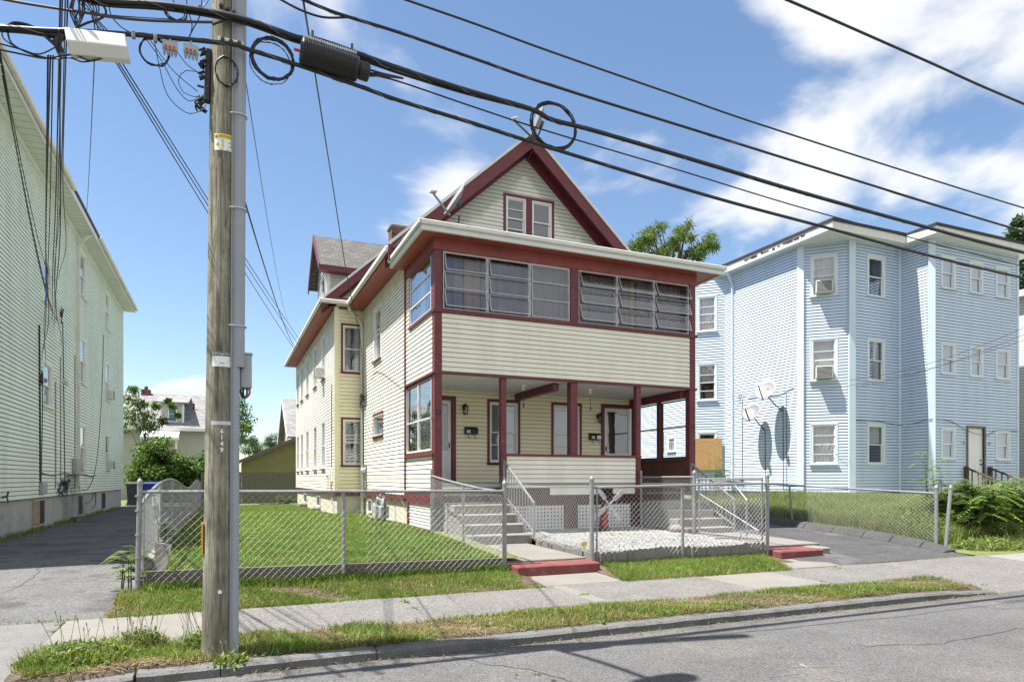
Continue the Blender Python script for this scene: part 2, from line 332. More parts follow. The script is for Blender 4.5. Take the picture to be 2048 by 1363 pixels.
grassw = leafmat('verge grass', (.135, .215, .042), (.225, .235, .085), .35)
grassd = leafmat('dry tall grass', (.145, .21, .05), (.24, .25, .10), .35)
weedm = leafmat('weed leaves', (0.106, 0.18, 0.0396), (.20, .26, .08), .35)
hedgem = leafmat('hedge leaves', (.075, .14, .032), (.12, .19, .045), .3)
treelm = leafmat('light tree leaves', (.085, .165, .03), (.13, .21, .05), .3, .5, 1.2)
treedm = leafmat('dark tree leaves', (.035, .075, .03), (.055, .10, .04), .25)
pinem = leafmat('pine needles', (.10, .165, .055), (.16, .22, .075), .4)
sumacm = leafmat('sumac leaves', (0.106, 0.194, 0.0352), (.22, .30, .075), .4)
stemm = mat('green stem', (.16, .19, .08), .7)
bark = mat('bark', (.10, .075, .055), .9, var=.3, vscale=12, bump=.6, bscale=30)
def polegrain(t, vec, cur, b):
    g = N(t, 'ShaderNodeNewGeometry'); mp = N(t, 'ShaderNodeMapping'); mp.inputs['Scale'].default_value = (30, 30, 1.7); t.links.new(g.outputs['Position'], mp.inputs[0])
    nz = N(t, 'ShaderNodeTexNoise'); nz.inputs['Scale'].default_value = 1; nz.inputs['Detail'].default_value = 8; nz.inputs['Roughness'].default_value = .62; nz.inputs['Distortion'].default_value = 1.6; t.links.new(mp.outputs[0], nz.inputs['Vector'])
    mr = N(t, 'ShaderNodeMapRange'); mr.inputs['From Min'].default_value = .34; mr.inputs['From Max'].default_value = .56; mr.inputs['To Min'].default_value = .42; mr.inputs['To Max'].default_value = 1.2; t.links.new(nz.outputs['Fac'], mr.inputs['Value'])
    sc = N(t, 'ShaderNodeVectorMath', operation='SCALE'); t.links.new(cur, sc.inputs[0]); t.links.new(mr.outputs[0], sc.inputs['Scale'])
    bp = N(t, 'ShaderNodeBump'); bp.inputs['Strength'].default_value = 1; bp.inputs['Distance'].default_value = .03; t.links.new(nz.outputs['Fac'], bp.inputs['Height']); t.links.new(bp.outputs[0], b.inputs['Normal'])
    return sc.outputs[0]
polem = mat('weathered pole wood', (.265, .25, .19), .9, var=.35, vscale=4.5, col2=(.17, .155, .115), c2scale=1.6, c2lo=.45, c2hi=.65, extra=polegrain)
greyp = mat('grey plastic guard', (.29, .305, .345), .5, var=.06, vscale=6)
boxgrey = mat('grey electrical box', (.34, .36, .38), .45, var=.08, vscale=6)
cable = mat('black cable', (.018, .018, .02), .45, var=.2, vscale=20)
blackp = mat('black plastic', (.02, .02, .022), .4)
woodd = mat('dark stained boards', (.10, .045, .025), .55, var=.45, vscale=6, stretch=(6, 6, .8), col2=(.22, .10, .045), c2scale=5, c2lo=.5, c2hi=.7)
woodg = mat('grey weathered wood', (.17, .155, .14), .9, var=.3, vscale=6, stretch=(8, 8, .8), bump=.3)
woodb = mat('timber edging board', (.13, .118, .092), .9, var=.25, vscale=5, stretch=(1, 6, 6), bump=.3, bscale=20)
woodr = mat('brown handrail wood', (.075, .055, .045), .7, var=.3, vscale=8)
ply = mat('plywood sheet', (0.4, 0.24, 0.108), .7, var=.15, vscale=5, stretch=(1, 1, 4), col2=(0.336, 0.184, 0.072), c2scale=6)
BLUE = (.50, .60, .72)
bluev = mat('blue vinyl siding', (.53, .63, .79), .45, var=.07, vscale=1.2, stretch=(2, 2, .22), col2=(.45, .54, .68), c2scale=1.1, c2lo=.52, c2hi=.8)
bluet = mat('pale blue trim', (.55, .65, .76), .45, var=.05, vscale=2)
greenv = mat('pale green siding', (.67, .76, .68), .5, var=.08, vscale=1, stretch=(1.5, 1.5, .3), col2=(.54, .62, .51), c2scale=.9, c2lo=.5, c2hi=.8)
greent = mat('pale green white soffit', (.62, .68, .62), .5, var=.06, vscale=2)
greyf = mat('grey cement foundation', (.36, .37, .38), .85, var=.15, vscale=1.5, col2=(.20, .21, .18), c2scale=1.2, c2lo=.52, c2hi=.7, bump=.1)
stonef = mat('rubble foundation', (.32, .30, .27), .9, var=.35, vscale=4, bump=.6, bscale=7)
dishm = mat('grey satellite dish', (.19, .195, .21), .45, var=.06, vscale=6)
dishw = mat('white satellite dish', (.24, .24, .25), .4, var=.05, vscale=6)
darkmetal = mat('dark grey metal', (.09, .09, .095), .5, metal=.3)
lampb = mat('black lantern', (.02, .02, .02), .5)
paper = mat('white label', (.78, .78, .76), .6)
inkb = mat('black ink', (.02, .02, .02), .6)
inky = mat('yellow label', (.75, .60, .04), .6)
orange = mat('orange yellow plastic', (.75, .36, .02), .5)
redm = mat('red paint', (.55, .04, .03), .55, var=.1, vscale=8)
bluebin = mat('blue bin plastic', (.02, .05, .22), .45, var=.1, vscale=4)
greybin = mat('dark grey bin plastic', (.05, .055, .06), .5, var=.1, vscale=4)
brick = mat('chimney brick', (.27, .12, .09), .9, var=.25, vscale=12, col2=(.06, .055, .05), c2scale=2.2, c2lo=.42, c2hi=.6, extra=shingles(0, .075, .21))
bluegreyh = mat('grey house siding', (.46, .45, .43), .6, var=.05, vscale=2, extra=stripe_rows(.12, .02, 2, .72))
olive = mat('olive garage siding', (.27, .25, .10), .7, var=.12, vscale=2, extra=stripe_rows(.14, .022, 2, .7))
tanh = mat('tan house siding', (.50, .47, .40), .7, var=.08, vscale=2, extra=stripe_rows(.13, .03, 2, .6))
whiteh = mat('white house siding', (.66, .66, .64), .6, var=.05, vscale=2, extra=stripe_rows(.115, .03, 2, .6))
pebm = mat('white pebbles', (0.255, 0.255, 0.255), .7, var=.3, vscale=30)
pebbase = mat('pebble bed', (0.145, 0.145, 0.136), .85, var=.3, vscale=40, bump=.6, bscale=60)
tarm = mat('tar roof edge', (.035, .03, .03), .7, var=.3, vscale=8)
grnm = mat('green gate mesh', (.05, .12, .10), .6)

drvm = mat('dark driveway asphalt', (0.0578, 0.0578, 0.0595), .9, var=.2, vscale=1.2, bump=.3, bscale=110, col2=(0.128, 0.125, 0.119), c2scale=.55, c2lo=.54, c2hi=.66, extra=speckle(80, .6, 1.5))
walkg = mat('grey sidewalk concrete', (0.148, 0.144, 0.138), .9, var=.12, vscale=1.4, bump=.2, bscale=100, col2=(0.12, 0.116, 0.11), c2scale=2.5, c2lo=.5, c2hi=.75, extra=speckle(90, .8, 1.2))
woodw = mat('chipped white wood', (.50, .49, .47), .7, var=.15, vscale=9, col2=(.26, .20, .15), c2scale=12, c2lo=.55, c2hi=.66)
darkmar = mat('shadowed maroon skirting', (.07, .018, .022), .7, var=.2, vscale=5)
straw = leafmat('dry straw', (0.256, 0.2, 0.112), (.22, .16, .08), .2)
# ---------------------------------------------------------------- ground, road, pavements
def lerp(a, b, t): return a + (b - a) * max(0, min(1, t))
def pw(x, pts):
    if x <= pts[0][0]: return pts[0][1]
    for (a, b), (c, d) in zip(pts, pts[1:]):
        if x <= c: return b + (d - b) * (x - a) / (c - a)
    return pts[-1][1]
LAWN = [(9.42, .385), (11, .44), (13.4, .50), (21, .50), (34, .36)]
LDRV = [(8.3, .10), (9.5, .16), (12, .26), (14, .29), (40, .27)]
RDRV = [(8.3, .11), (9.5, .22), (13, .43), (18, .56), (40, .6)]
def g_ground(x, y):
    z = pw(y, [(5.5, -.03), (8.2, -.03), (10, .05), (14, .2), (60, .2)])
    if x > 14: z += pw(x, [(14, 0), (18, .25)]) * pw(y, [(9, 0), (13, 1)])
    return z
grid_sheet('ground', np.concatenate([[-400, -150, -60, -30], np.arange(-20, 41, 1.0), [60, 120, 250, 500]]),
           np.concatenate([[-200, -60, -30, -10, 0], np.arange(4, 62, 1.0), [90, 160, 300, 700]]), g_ground, turf, kind='structure')
m = MB(); m.add([(-120, -9, 0), (160, -9, 0), (160, 5.93, 0), (-120, 5.93, 0)], [(0, 1, 2, 3)])
road = m.build('road', asph, kind='structure')
# chalk-like scrape marks and a tar seam on the road
m = MB()
for (u0, v0, u1, v1, w) in ((1585, 1332, 1690, 1331, .012), (1540, 1352, 1600, 1345, .010), (1600, 1326, 1615, 1334, .03), (1660, 1358, 1690, 1362, .012)):
    a, b = P(u0, v0, Z=.004), P(u1, v1, Z=.004); m.beam(a, b, w, .0012)
m.build('scrape_marks', mat('chalk scrape', (.20, .20, .195), .9, var=.4, vscale=60), road)
# verge between kerb and sidewalk
def verge_h(x, y):
    if y < 6.025 or x < -1.51: return -.06
    return .100 - .03 * max(0, 1 - (y - 6.0) / .09) - .03 * max(0, 1 - (6.98 - y) / .14) + .012 * math.sin(x * 2.1) * math.sin(y * 5) + .008 * math.sin(x * 7 + y * 9)
grid_sheet('verge', np.concatenate([[-1.52], np.arange(-1.5, 9.85, .1)]), np.concatenate([[6.02], np.linspace(6.03, 6.95, 10)]), verge_h, stripm, kind='structure')
grid_sheet('back_verge', np.arange(-1.2, 4.25, .1), np.linspace(8.28, 9.5, 10), lambda x, y: pw(y, [(8.28, .085), (8.6, .12), (9.4, .2)]) + .012 * math.sin(x * 6 + y * 4), stripm, kind='structure')
grid_sheet('garden_verge', np.arange(5.35, 9.2, .1), np.linspace(8.28, 9.5, 10), lambda x, y: pw(y, [(8.28, .085), (8.6, .12), (9.4, .215)]) + .012 * math.sin(x * 6 + y * 4), stripm, kind='structure')
# kerb: granite lengths
kerb = bpy.data.objects.new('kerb', None); reg(kerb, None, Matrix.Translation((4, 5.95, 0))); kerb['kind'] = 'structure'
x = -4.6; i = 0
ends = [-2.42, -.02, 1.25, 3.62, 6.55, 8.6, 9.95]
def kerb_stone(x0, x1, z1a, z1b):
    mm = MB(); n = max(2, int((x1 - x0) / .12)); vs = []
    for k in range(n + 1):
        xx = x0 + (x1 - x0) * k / n; zt = z1a + (z1b - z1a) * k / n + random.uniform(-.004, .004); yo = random.uniform(-.006, .006)
        vs += [(xx, 5.90 + yo, -.08), (xx, 5.905 + yo, zt - .022), (xx, 5.935 + yo, zt), (xx, 6.06, zt + .004), (xx, 6.06, -.08)]
    fs = [(k * 5 + j, k * 5 + (j + 1) % 5, (k + 1) * 5 + (j + 1) % 5, (k + 1) * 5 + j) for k in range(n) for j in range(5)] + [(4, 3, 2, 1, 0), tuple(n * 5 + j for j in range(5))]
    mm.add(vs, fs); return mm.build('kerb_stone', kerbm, kerb)
xs = [-.62] + ends[1:]
kerb_stone(-1.9, -.64, .012, .07)
for a, b in zip(xs, xs[1:]): kerb_stone(a + .004, b - .004, .088, .088 if b < 9.9 else .03)
# sidewalk slabs
sw = bpy.data.objects.new('sidewalk', None); reg(sw, None, Matrix.Translation((4, 7.6, .1))); sw['kind'] = 'structure'
slabs = [(-9, -4.4, 'g'), (-4.4, -1.52, 'g'), (-1.52, -.1, 'p'), (-.1, 2.05, 'w'), (2.05, 4.2, 'w'), (4.2, 4.38, 'p'), (4.38, 6.7, 'w'), (6.7, 8.05, 'p'), (8.05, 9.5, 'w'), (9.5, 13.6, 'd'), (13.6, 18, 'c'), (18, 26, 'w'), (26, 40, 'w')]
for a, b, k in slabs:
    y0 = 6.1 if (b < -1.4 or k == 'd' or a > 13) else 6.82
    tilt = random.uniform(-.006, .006)
    mm = MB(); jx = .006
    z0 = .095 if k != 'd' else .1
    zf = z0 if y0 > 6.5 else .02
    mm.add([(a + jx, y0, -.05), (b - jx, y0, -.05), (b - jx, 8.34, -.05), (a + jx, 8.34, -.05), (a + jx, y0, zf), (b - jx, y0, zf + tilt), (b - jx, 8.34, z0 + .012 + tilt), (a + jx, 8.34, z0 + .012)] if zf == z0 else
           [(a + jx, y0 - .18, -.05), (b - jx, y0 - .18, -.05), (b - jx, 8.34, -.05), (a + jx, 8.34, -.05), (a + jx, y0 - .18, .006), (b - jx, y0 - .18, .006), (b - jx, 8.34, z0 + .012 + tilt), (a + jx, 8.34, z0 + .012)],
           [(0, 3, 2, 1), (4, 5, 6, 7), (0, 1, 5, 4), (1, 2, 6, 5), (2, 3, 7, 6), (3, 0, 4, 7)])
    mm.build('slab', {'g': walkg, 'p': concl, 'w': walk, 'd': walk, 'c': conc}[k], sw, bevel=.008)
# driveways
def ldrv(x, y): return pw(y, LDRV) + .012 * math.sin(x * 1.3) * math.sin(y * .9)
grid_sheet('driveway', np.linspace(-4.5, -.98, 15), np.arange(8.33, 42.1, .5), ldrv, asphl, kind='structure')
def rdrv(x, y): return pw(y, RDRV) + .01 * math.sin(x * 1.7 + y)
grid_sheet('parking_drive', np.linspace(9.35, 13.3, 16), np.arange(8.33, 42, .5), rdrv, drvm, kind='structure')
# lawn
def lawn_h(x, y): return pw(y, LAWN) + .01 * math.sin(x * 2) * math.sin(y * 1.7)
grid_sheet('lawn', np.arange(-.95, 4.35, .2), np.arange(9.47, 36, .3), lawn_h, turf, kind='structure')
# blue house lawn, rising
def blawn(x, y): return lerp(pw(y, RDRV) + .1, .92, (x - 13.5) / 4.4) + .02 * math.sin(x * 3 + y)
grid_sheet('side_lawn', np.arange(13.45, 29, .25), np.concatenate([[8.35], np.arange(8.4, 40, .3)]), lambda x, y: .04 if y < 8.38 else lerp(.115, blawn(x, y), (y - 8.4) / 2.3), turf, kind='structure')
# path to the left stairs and landing slabs
def hexa(name, x0, x1, y0, y1, z0a, z0b, th, m_, parent=None, bevel=.01):
    mm = MB(); mm.add([(x0, y0, z0a - th), (x1, y0, z0a - th), (x1, y1, z0b - th), (x0, y1, z0b - th), (x0, y0, z0a), (x1, y0, z0a), (x1, y1, z0b), (x0, y1, z0b)],
                      [(0, 3, 2, 1), (4, 5, 6, 7), (0, 1, 5, 4), (1, 2, 6, 5), (2, 3, 7, 6), (3, 0, 4, 7)])
    return mm.build(name, m_, parent, bevel=bevel)
pth = bpy.data.objects.new('path', None); reg(pth, None, Matrix.Translation((4.7, 9.5, .2))); pth['kind'] = 'structure'
hexa('slab', 4.12, 5.35, 8.345, 9.06, .115, .15, .12, concl, pth)
hexa('slab', 3.98, 5.42, 9.52, 12.2, .33, .36, .3, concl, pth)
pth2 = bpy.data.objects.new('side_path', None); reg(pth2, None, Matrix.Translation((9.7, 9.5, .2))); pth2['kind'] = 'structure'
hexa('slab', 8.72, 9.75, 8.345, 9.05, .12, .17, .12, concl, pth2)
hexa('slab', 9.1, 10.62, 9.56, 12.3, .36, .42, .3, concl, pth2)
# ---------------------------------------------------------------- walls, boards, windows
UNIT = {}
def unit_board(e, proud, mt, gap):
    k = (round(e, 4), round(proud, 4), mt.name, gap)
    if k not in UNIT:
        me = bpy.data.meshes.new('siding_board')
        me.from_pydata([(0, .002, gap), (0, proud, gap), (0, proud * .96, gap + .01), (0, proud * .45, e), (0, .002, e), (1, .002, gap), (1, proud, gap), (1, proud * .96, gap + .01), (1, proud * .45, e), (1, .002, e)], [],
                       [(0, 1, 2, 3, 4), (9, 8, 7, 6, 5), (0, 5, 6, 1), (1, 6, 7, 2), (2, 7, 8, 3), (3, 8, 9, 4)])
        me.materials.append(mt); UNIT[k] = me
    return UNIT[k]
class Wall:
    """vertical wall from P0 to P1 (outward normal on the right of the walk)"""
    def __init__(w, house, P0, P1, z0, z1, mt, openings=(), e=.1016, proud=.026, limits=None, single=False, name='wall', board='siding_board', zoff=0, backm=None, gap=.012):
        w.P0 = Vector((*P0, 0)); d = Vector((*P1, 0)) - w.P0; w.L = d.length; w.t = d / w.L; w.n = Vector((w.t.y, -w.t.x, 0))
        w.house = house; w.z0, w.z1 = z0, z1; w.ops = list(openings)
        lim = limits or (lambda z: (0, w.L))
        zs = [z0 + zoff + i * e for i in range(-1, int((z1 - z0) / e) + 2)]; zs = [z for z in zs if z0 - .002 <= z < z1 - .03]
        brk = sorted(set([z0, z1] + zs + [z for o in w.ops for z in o[2:4] if z0 < z < z1]))
        def cut(a, b, za, zb, frac):
            iv = [(a, b)]
            for (s0, s1, y0, y1) in w.ops:
                ov = min(zb, y1) - max(za, y0)
                if ov > frac * (zb - za):
                    nv = []
                    for p, q in iv:
                        if s1 <= p or s0 >= q: nv.append((p, q)); continue
                        if s0 > p: nv.append((p, s0))
                        if s1 < q: nv.append((s1, q))
                    iv = nv
            return iv
        bm_ = MB(w.tf)
        for za, zb in zip(brk, brk[1:]):
            (a0, b0), (a1, b1) = lim(za), lim(zb)
            a, b = max(a0, a1), min(b0, b1)
            if limits:
                a, b = min(a0, a1), max(b0, b1)
            for p, q in cut(a, b, za, zb, .5):
                if q - p < .004: continue
                pl, ql = (a0 if p == a else p), (b0 if q == b else q); pu, qu = (a1 if p == a else p), (b1 if q == b else q)
                if qu < pu: qu = pu = (qu + pu) / 2
                bm_.add([(pl, 0, za), (ql, 0, za), (qu, 0, zb), (pu, 0, zb)], [(0, 1, 2, 3)])
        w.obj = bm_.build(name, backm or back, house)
        joined = MB(w.tf); rj = random.Random(int(w.L * 1000))
        for z in zs:
            h = min(e, z1 - z)
            (a0, b0), (a1, b1) = lim(z), lim(min(z + h, z1))
            a, b = min(a0, a1), max(b0, b1)
            ivs = []
            for p, q in cut(a, b, z, z + h, .5):
                if q - p > 3.9:
                    c = p + (q - p) * rj.uniform(.3, .7); ivs += [(p, c - .0015), (c + .0015, q)]
                else: ivs.append((p, q))
            for p, q in ivs:
                if q - p < .03: continue
                if single and not limits and h > e - .001:
                    o = bpy.data.objects.new(board, unit_board(e, proud, mt, gap))
                    M = Matrix(((w.t.x * (q - p), w.n.x, 0, w.P0.x + w.t.x * p), (w.t.y * (q - p), w.n.y, 0, w.P0.y + w.t.y * p), (0, 0, 1, z), (0, 0, 0, 1)))
                    reg(o, w.obj, M)
                else:
                    pl, ql = (a0 if p == a else p), (b0 if q == b else q); pu, qu = (a1 if p == a else p), (b1 if q == b else q)
                    if qu < pu: qu = pu = (qu + pu) / 2
                    if h < gap + .02: continue
                    tgt = MB(w.tf) if single else joined; k1 = gap / h; pg, qg = pl + (pu - pl) * k1, ql + (qu - ql) * k1
                    tgt.add([(pg, .002, z + gap), (pg, proud, z + gap), (pg + (pu - pg) * .1, proud * .96, z + gap + .01), (pu, proud * .45, z + h), (pu, .002, z + h), (qg, .002, z + gap), (qg, proud, z + gap), (qg + (qu - qg) * .1, proud * .96, z + gap + .01), (qu, proud * .45, z + h), (qu, .002, z + h)],
                            [(0, 1, 2, 3, 4), (9, 8, 7, 6, 5), (0, 5, 6, 1), (1, 6, 7, 2), (2, 7, 8, 3), (3, 8, 9, 4)])
                    if single: tgt.build(board, mt, w.obj)
        if joined.v: joined.build('siding', mt, w.obj, kind='stuff')
    def tf(w, p): return w.P0 + w.t * p.x + w.n * p.y + Vector((0, 0, p.z))
    def s_of(w, x=None, y=None): return (x - w.P0.x) / w.t.x if x is not None else (y - w.P0.y) / w.t.y
def wavy(tf, s0, s1, z0, z1, d, amp=.02, per=.13):
    n = max(6, int((s1 - s0) / .03)); m = MB(tf); ph = random.random() * 6
    vs = []
    for i in range(n + 1):
        s = s0 + (s1 - s0) * i / n; dd = d + amp * math.sin(2 * math.pi * s / per + ph) + amp * .5 * math.sin(2 * math.pi * s / per * .43 + ph * 2)
        vs += [(s, dd, z0), (s, dd + amp * .2, z1)]
    m.add(vs, [(2 * i, 2 * i + 2, 2 * i + 3, 2 * i + 1) for i in range(n)]); return m
def window(w, op, cm, fm=None, cw=.07, cd=.035, curtain='c', bars=(), split=.5, parent=None, gm=None, open_=0, sill=None, deep=.45, storm=False, label=None, curt_top=None):
    s0, s1, z0, z1 = op; fm = fm or whitev; gm = gm or glass; H = parent or w.house
    m = MB(w.tf)
    m.box(s0 - cw, .0015, z0, s0, cd, z1); m.box(s1, .0015, z0, s1 + cw, cd, z1)
    m.box(s0 - cw, .0015, z1, s1 + cw, cd + .004, z1 + cw); m.box(s0 - cw, .0015, z0 - cw, s1 + cw, cd + .004, z0)
    wo = m.build('window', cm, H, bevel=.004)
    if label: wo['label'] = label
    m = MB(w.tf); m.box(s0 - cw - .02, cd + .0045, z0 - .035, s1 + cw + .02, cd + .05, z0 - .002); m.build('sill', sill or cm, wo, bevel=.004)
    m = MB(w.tf); m.ring(s0 + .001, s1 - .001, z0 + .001, z1 - .001, .035, -.09, .028); m.build('frame', fm, wo)
    a, b, c, d = s0 + .036, s1 - .036, z0 + .036, z1 - .036; zm = c + (d - c) * split
    if split < 1:
        up = MB(w.tf); up.ring(a, b, zm - .018, d, .032, -.035, -.008); us = up.build('sash', fm, wo)
        lo_ = MB(w.tf); lo_.ring(a, b, c + open_, zm + .02 + open_, .034, -.066, -.038); ls = lo_.build('sash', fm, wo)
        pm = MB(w.tf); pm.box(a + .03, -.024, zm, b - .03, -.020, d - .03); pm.build('pane', gm, us)
        pm = MB(w.tf); pm.box(a + .03, -.054, c + .03 + open_, b - .03, -.050, zm + open_); pm.build('pane', gm, ls)
    else:
        us = wo; pm = MB(w.tf); pm.box(a + .001, -.024, c + .001, b - .001, -.020, d - .001); pm.build('pane', gm, wo)
    if bars:
        for z in bars: bm_ = MB(w.tf); bm_.box(a, -.006, c + (d - c) * z - .011, b, .012, c + (d - c) * z + .011); bm_.build('storm_rail', fm, wo)
    m = MB(w.tf); s0i, s1i, zi0, zi1, di = s0 - .05, s1 + .05, z0 - .05, z1 + .05, -deep
    m.add([(s0i, -.005, zi0), (s1i, -.005, zi0), (s1i, -.005, zi1), (s0i, -.005, zi1), (s0i, di, zi0), (s1i, di, zi0), (s1i, di, zi1), (s0i, di, zi1)], [(4, 5, 6, 7), (0, 1, 5, 4), (3, 7, 6, 2), (0, 4, 7, 3), (1, 2, 6, 5)])
    m.build('recess', room, wo)
    if curtain == 'c':      # two drapes and a gap
        mid = (a + b) / 2; g = (b - a) * random.uniform(.05, .16)
        cc = wavy(w.tf, a + .005, mid - g, z0 - .02, z1, -.13); c2 = wavy(w.tf, mid + g, b - .005, z0 - .02, z1, -.13)
        k = len(cc.v); cc.v += c2.v; cc.f += [tuple(i + k for i in f) for f in c2.f]; cc.build('curtain', curt, wo)
    elif curtain == 'f': wavy(w.tf, a, b, z0 - .02, z1, -.13).build('curtain', curt, wo)
    elif curtain == 'h': wavy(w.tf, a, b, zm + .05, z1, -.13, .004).build('curtain', curt, wo)
    elif curtain == 'b':
        bm_ = MB(w.tf); z = d
        while z > c + (d - c) * (curt_top or .05): bm_.box(a, -.12, z - .022, b, -.112, z - .002); z -= .024
        bm_.build('blind', curt, wo)
    return wo
def ac_unit(w, s, z, parent, mw=.46, mh=.34, d=.32):
    m = MB(w.tf); m.box(s - mw / 2, -.05, z, s + mw / 2, d, z + mh); o = m.build('air_conditioner', offw, parent, bevel=.012)
    m = MB(w.tf); m.box(s - mw / 2 + .03, d + .001, z + .03, s + mw / 2 - .03, d + .006, z + mh - .03); m.build('grille', darkmetal, o)
    m = MB(w.tf)
    for k in range(8): m.box(s - mw / 2 + .03, d + .0065, z + .045 + k * (mh - .08) / 8, s + mw / 2 - .03, d + .011, z + .053 + k * (mh - .08) / 8)
    m.build('louvre', offw, o); return o
def downspout(name, pts, mt, parent, w=.07):
    m = MB()
    for a, b in zip(pts, pts[1:]): m.beam(a, b, w, w * .8, up=(0, 1, 0) if abs(b[2] - a[2]) > .3 else (0, 0, 1))
    return m.build(name, mt, parent, bevel=.008)
def sag(a, b, s, n=14):
    a, b = Vector(a), Vector(b); return [a.lerp(b, i / n) - Vector((0, 0, s * 4 * (i / n) * (1 - i / n))) for i in range(n + 1)]
def smooth_pts(pts, n=6):
    pts = [Vector(p) for p in pts]; out = []
    for i in range(len(pts) - 1):
        p0, p1, p2, p3 = pts[max(i - 1, 0)], pts[i], pts[i + 1], pts[min(i + 2, len(pts) - 1)]
        for k in range(n):
            t = k / n
            out.append(.5 * ((2 * p1) + (p2 - p0) * t + (2 * p0 - 5 * p1 + 4 * p2 - p3) * t * t + (3 * p1 - p0 - 3 * p2 + p3) * t ** 3))
    return out + [pts[-1]]
# ---------------------------------------------------------------- the cream and maroon house
HS = thing('house', 'cream two storey house with maroon trim and enclosed upper porch', 'house', (7.3, 13.45, .5))
XL, XR, Y0, YB = 4.06, 10.70, 13.45, 15.92
def bx(name, mt, *b, parent=None, bevel=0):
    os_ = []
    for q in b: m = MB(); m.box(*q); os_.append(m.build(name, mt, parent or HS, bevel=bevel))
    return os_[0]
# -- upper porch
wf = Wall(HS, (4.20, Y0), (10.56, Y0), 3.845, 5.075, cream, single=True, name='porch_front_wall')
ws = Wall(HS, (XL, 15.80), (XL, 13.60), 3.845, 6.37, cream, openings=[(.36, 2.14, 5.16, 6.36)], single=True, name='porch_side_wall')
Wall(HS, (XR, 13.60), (XR, 15.80), 3.845, 6.37, cream, name='porch_far_wall')
bx('corner_post', maroon, (4.035, 13.425, 1.2, 4.20, 13.60, 6.372), bevel=.006)
bx('corner_post', maroon, (10.56, 13.425, 1.2, 10.735, 13.60, 6.372), bevel=.006)
bx('corner_post', maroon, (4.030, 15.80, 1.1, 4.14, 15.96, 6.60), bevel=.006)
bx('sill_band', maroon, (4.0, 13.395, 5.075, 10.78, 13.47, 5.155), (4.0, 13.4705, 5.085, 4.08, 15.46, 5.158), (10.68, 13.4705, 5.075, 10.78, 15.8, 5.155), bevel=.004)
bx('lower_band', maroon, (4.0, 13.41, 3.79, 10.78, 13.47, 3.845), (4.0, 13.4705, 3.79, 4.08, 15.8, 3.847), (10.66, 13.4705, 3.79, 10.79, 15.8, 3.845), bevel=.004)
bx('frieze', friezem, (4.02, 13.41, 6.374, 10.76, 13.60, 6.628), (4.02, 13.602, 6.374, 4.15, 15.90, 6.628), (10.61, 13.602, 6.374, 10.76, 15.90, 6.628))
bx('porch_soffit', redsof, (3.70, 13.09, 6.63, 11.26, 15.90, 6.665))
bx('porch_fascia', white, (3.64, 13.03, 6.60, 11.32, 13.089, 6.79), (3.64, 13.0905, 6.60, 3.699, 15.78, 6.79), (11.261, 13.0905, 6.60, 11.32, 15.78, 6.79), bevel=.006)
bx('porch_gutter', offw, (3.60, 12.975, 6.70, 11.35, 13.0285, 6.80), (3.575, 12.975, 6.70, 3.6385, 15.74, 6.80), bevel=.015)
m = MB(); m.prism([(3.64, 13.03, 6.792), (11.32, 13.03, 6.792), (11.32, 15.90, 7.02), (3.64, 15.90, 7.02)], (0, 0, .02)); m.build('porch_roof', roofg, HS)
bx('center_mullion', maroon, (7.235, 13.42, 5.156, 7.445, 13.55, 6.373), bevel=.004)
bx('porch_floor', offw, (4.08, 13.475, 3.86, 10.68, YB - .01, 3.92))
bx('porch_back_wall', cream, (4.08, YB - .008, 3.93, 10.6, YB + .0, 6.62))
# awning windows: 2 groups x 3 units x 3 panes
def awning(x0, x1, tilts):
    z0, z1 = 5.158, 6.372; yg = 13.47
    m = MB(); m.ring(x0, x1, z0, z1, .026, yg - .02, yg + .05)
    wo = m.build('awning_window', alu, HS)
    n = 3; h = (z1 - z0 - .07) / n
    for k in range(n):
        zt = z1 - .035 - k * h; L = h * 1.0; a = R(tilts[k])
        def tf(p, zt=zt, a=a): return Vector((p.x, yg - .03 - math.sin(a) * p.z - math.cos(a) * p.y, zt - math.cos(a) * p.z + math.sin(a) * p.y))
        m = MB(tf); m.ring(x0 + .03, x1 - .03, 0, L + .01, .015, 0, .014); s = m.build('sash', alu, wo)
        m = MB(tf); m.box(x0 + .05, .006, .02, x1 - .05, .010, L - .01); m.build('pane', glassa, s)
        if k < n - 1: bx('rail', alu, (x0 + .027, yg - .012, zt - h - .006, x1 - .027, yg + .03, zt - h + .006), parent=wo)
        for sx in (x0 + .04, x1 - .04):
            m = MB(); m.beam((sx, yg, zt - L * .55), tf(Vector((sx, 0, L * .8))), .008, .014); m.build('stay', alu, wo)
    return wo
T1 = [[14, 12, 17], [13, 13, 14], [5, 5, 4]]; T2 = [[22, 21, 22], [22, 23, 21], [23, 23, 22]]
for g, (a, b, T) in enumerate(((4.225, 7.232, T1), (7.448, 10.555, T2))):
    wdt = (b - a) / 3
    for k in range(3): awning(a + k * wdt + .004, a + (k + 1) * wdt - .004, T[k])
tfy = lambda p: Vector((p.x, 13.72 + p.y, p.z))
for i, (a, b, cm) in enumerate(((4.25, 4.75, curtg), (4.78, 5.15, curtb), (5.2, 7.2, curtg), (7.5, 9.0, curtg), (9.02, 9.16, curtb), (9.2, 10.5, curtg))):
    wavy(tfy, a, b, 3.95, 6.36, 0, .025, .16).build('curtain', cm, HS)
wavy(lambda p: Vector((p.x, 13.80 + p.y, p.z)), 4.22, 10.54, 3.95, 6.37, 0, .02, .2).build('lining_curtain', curtg, HS)
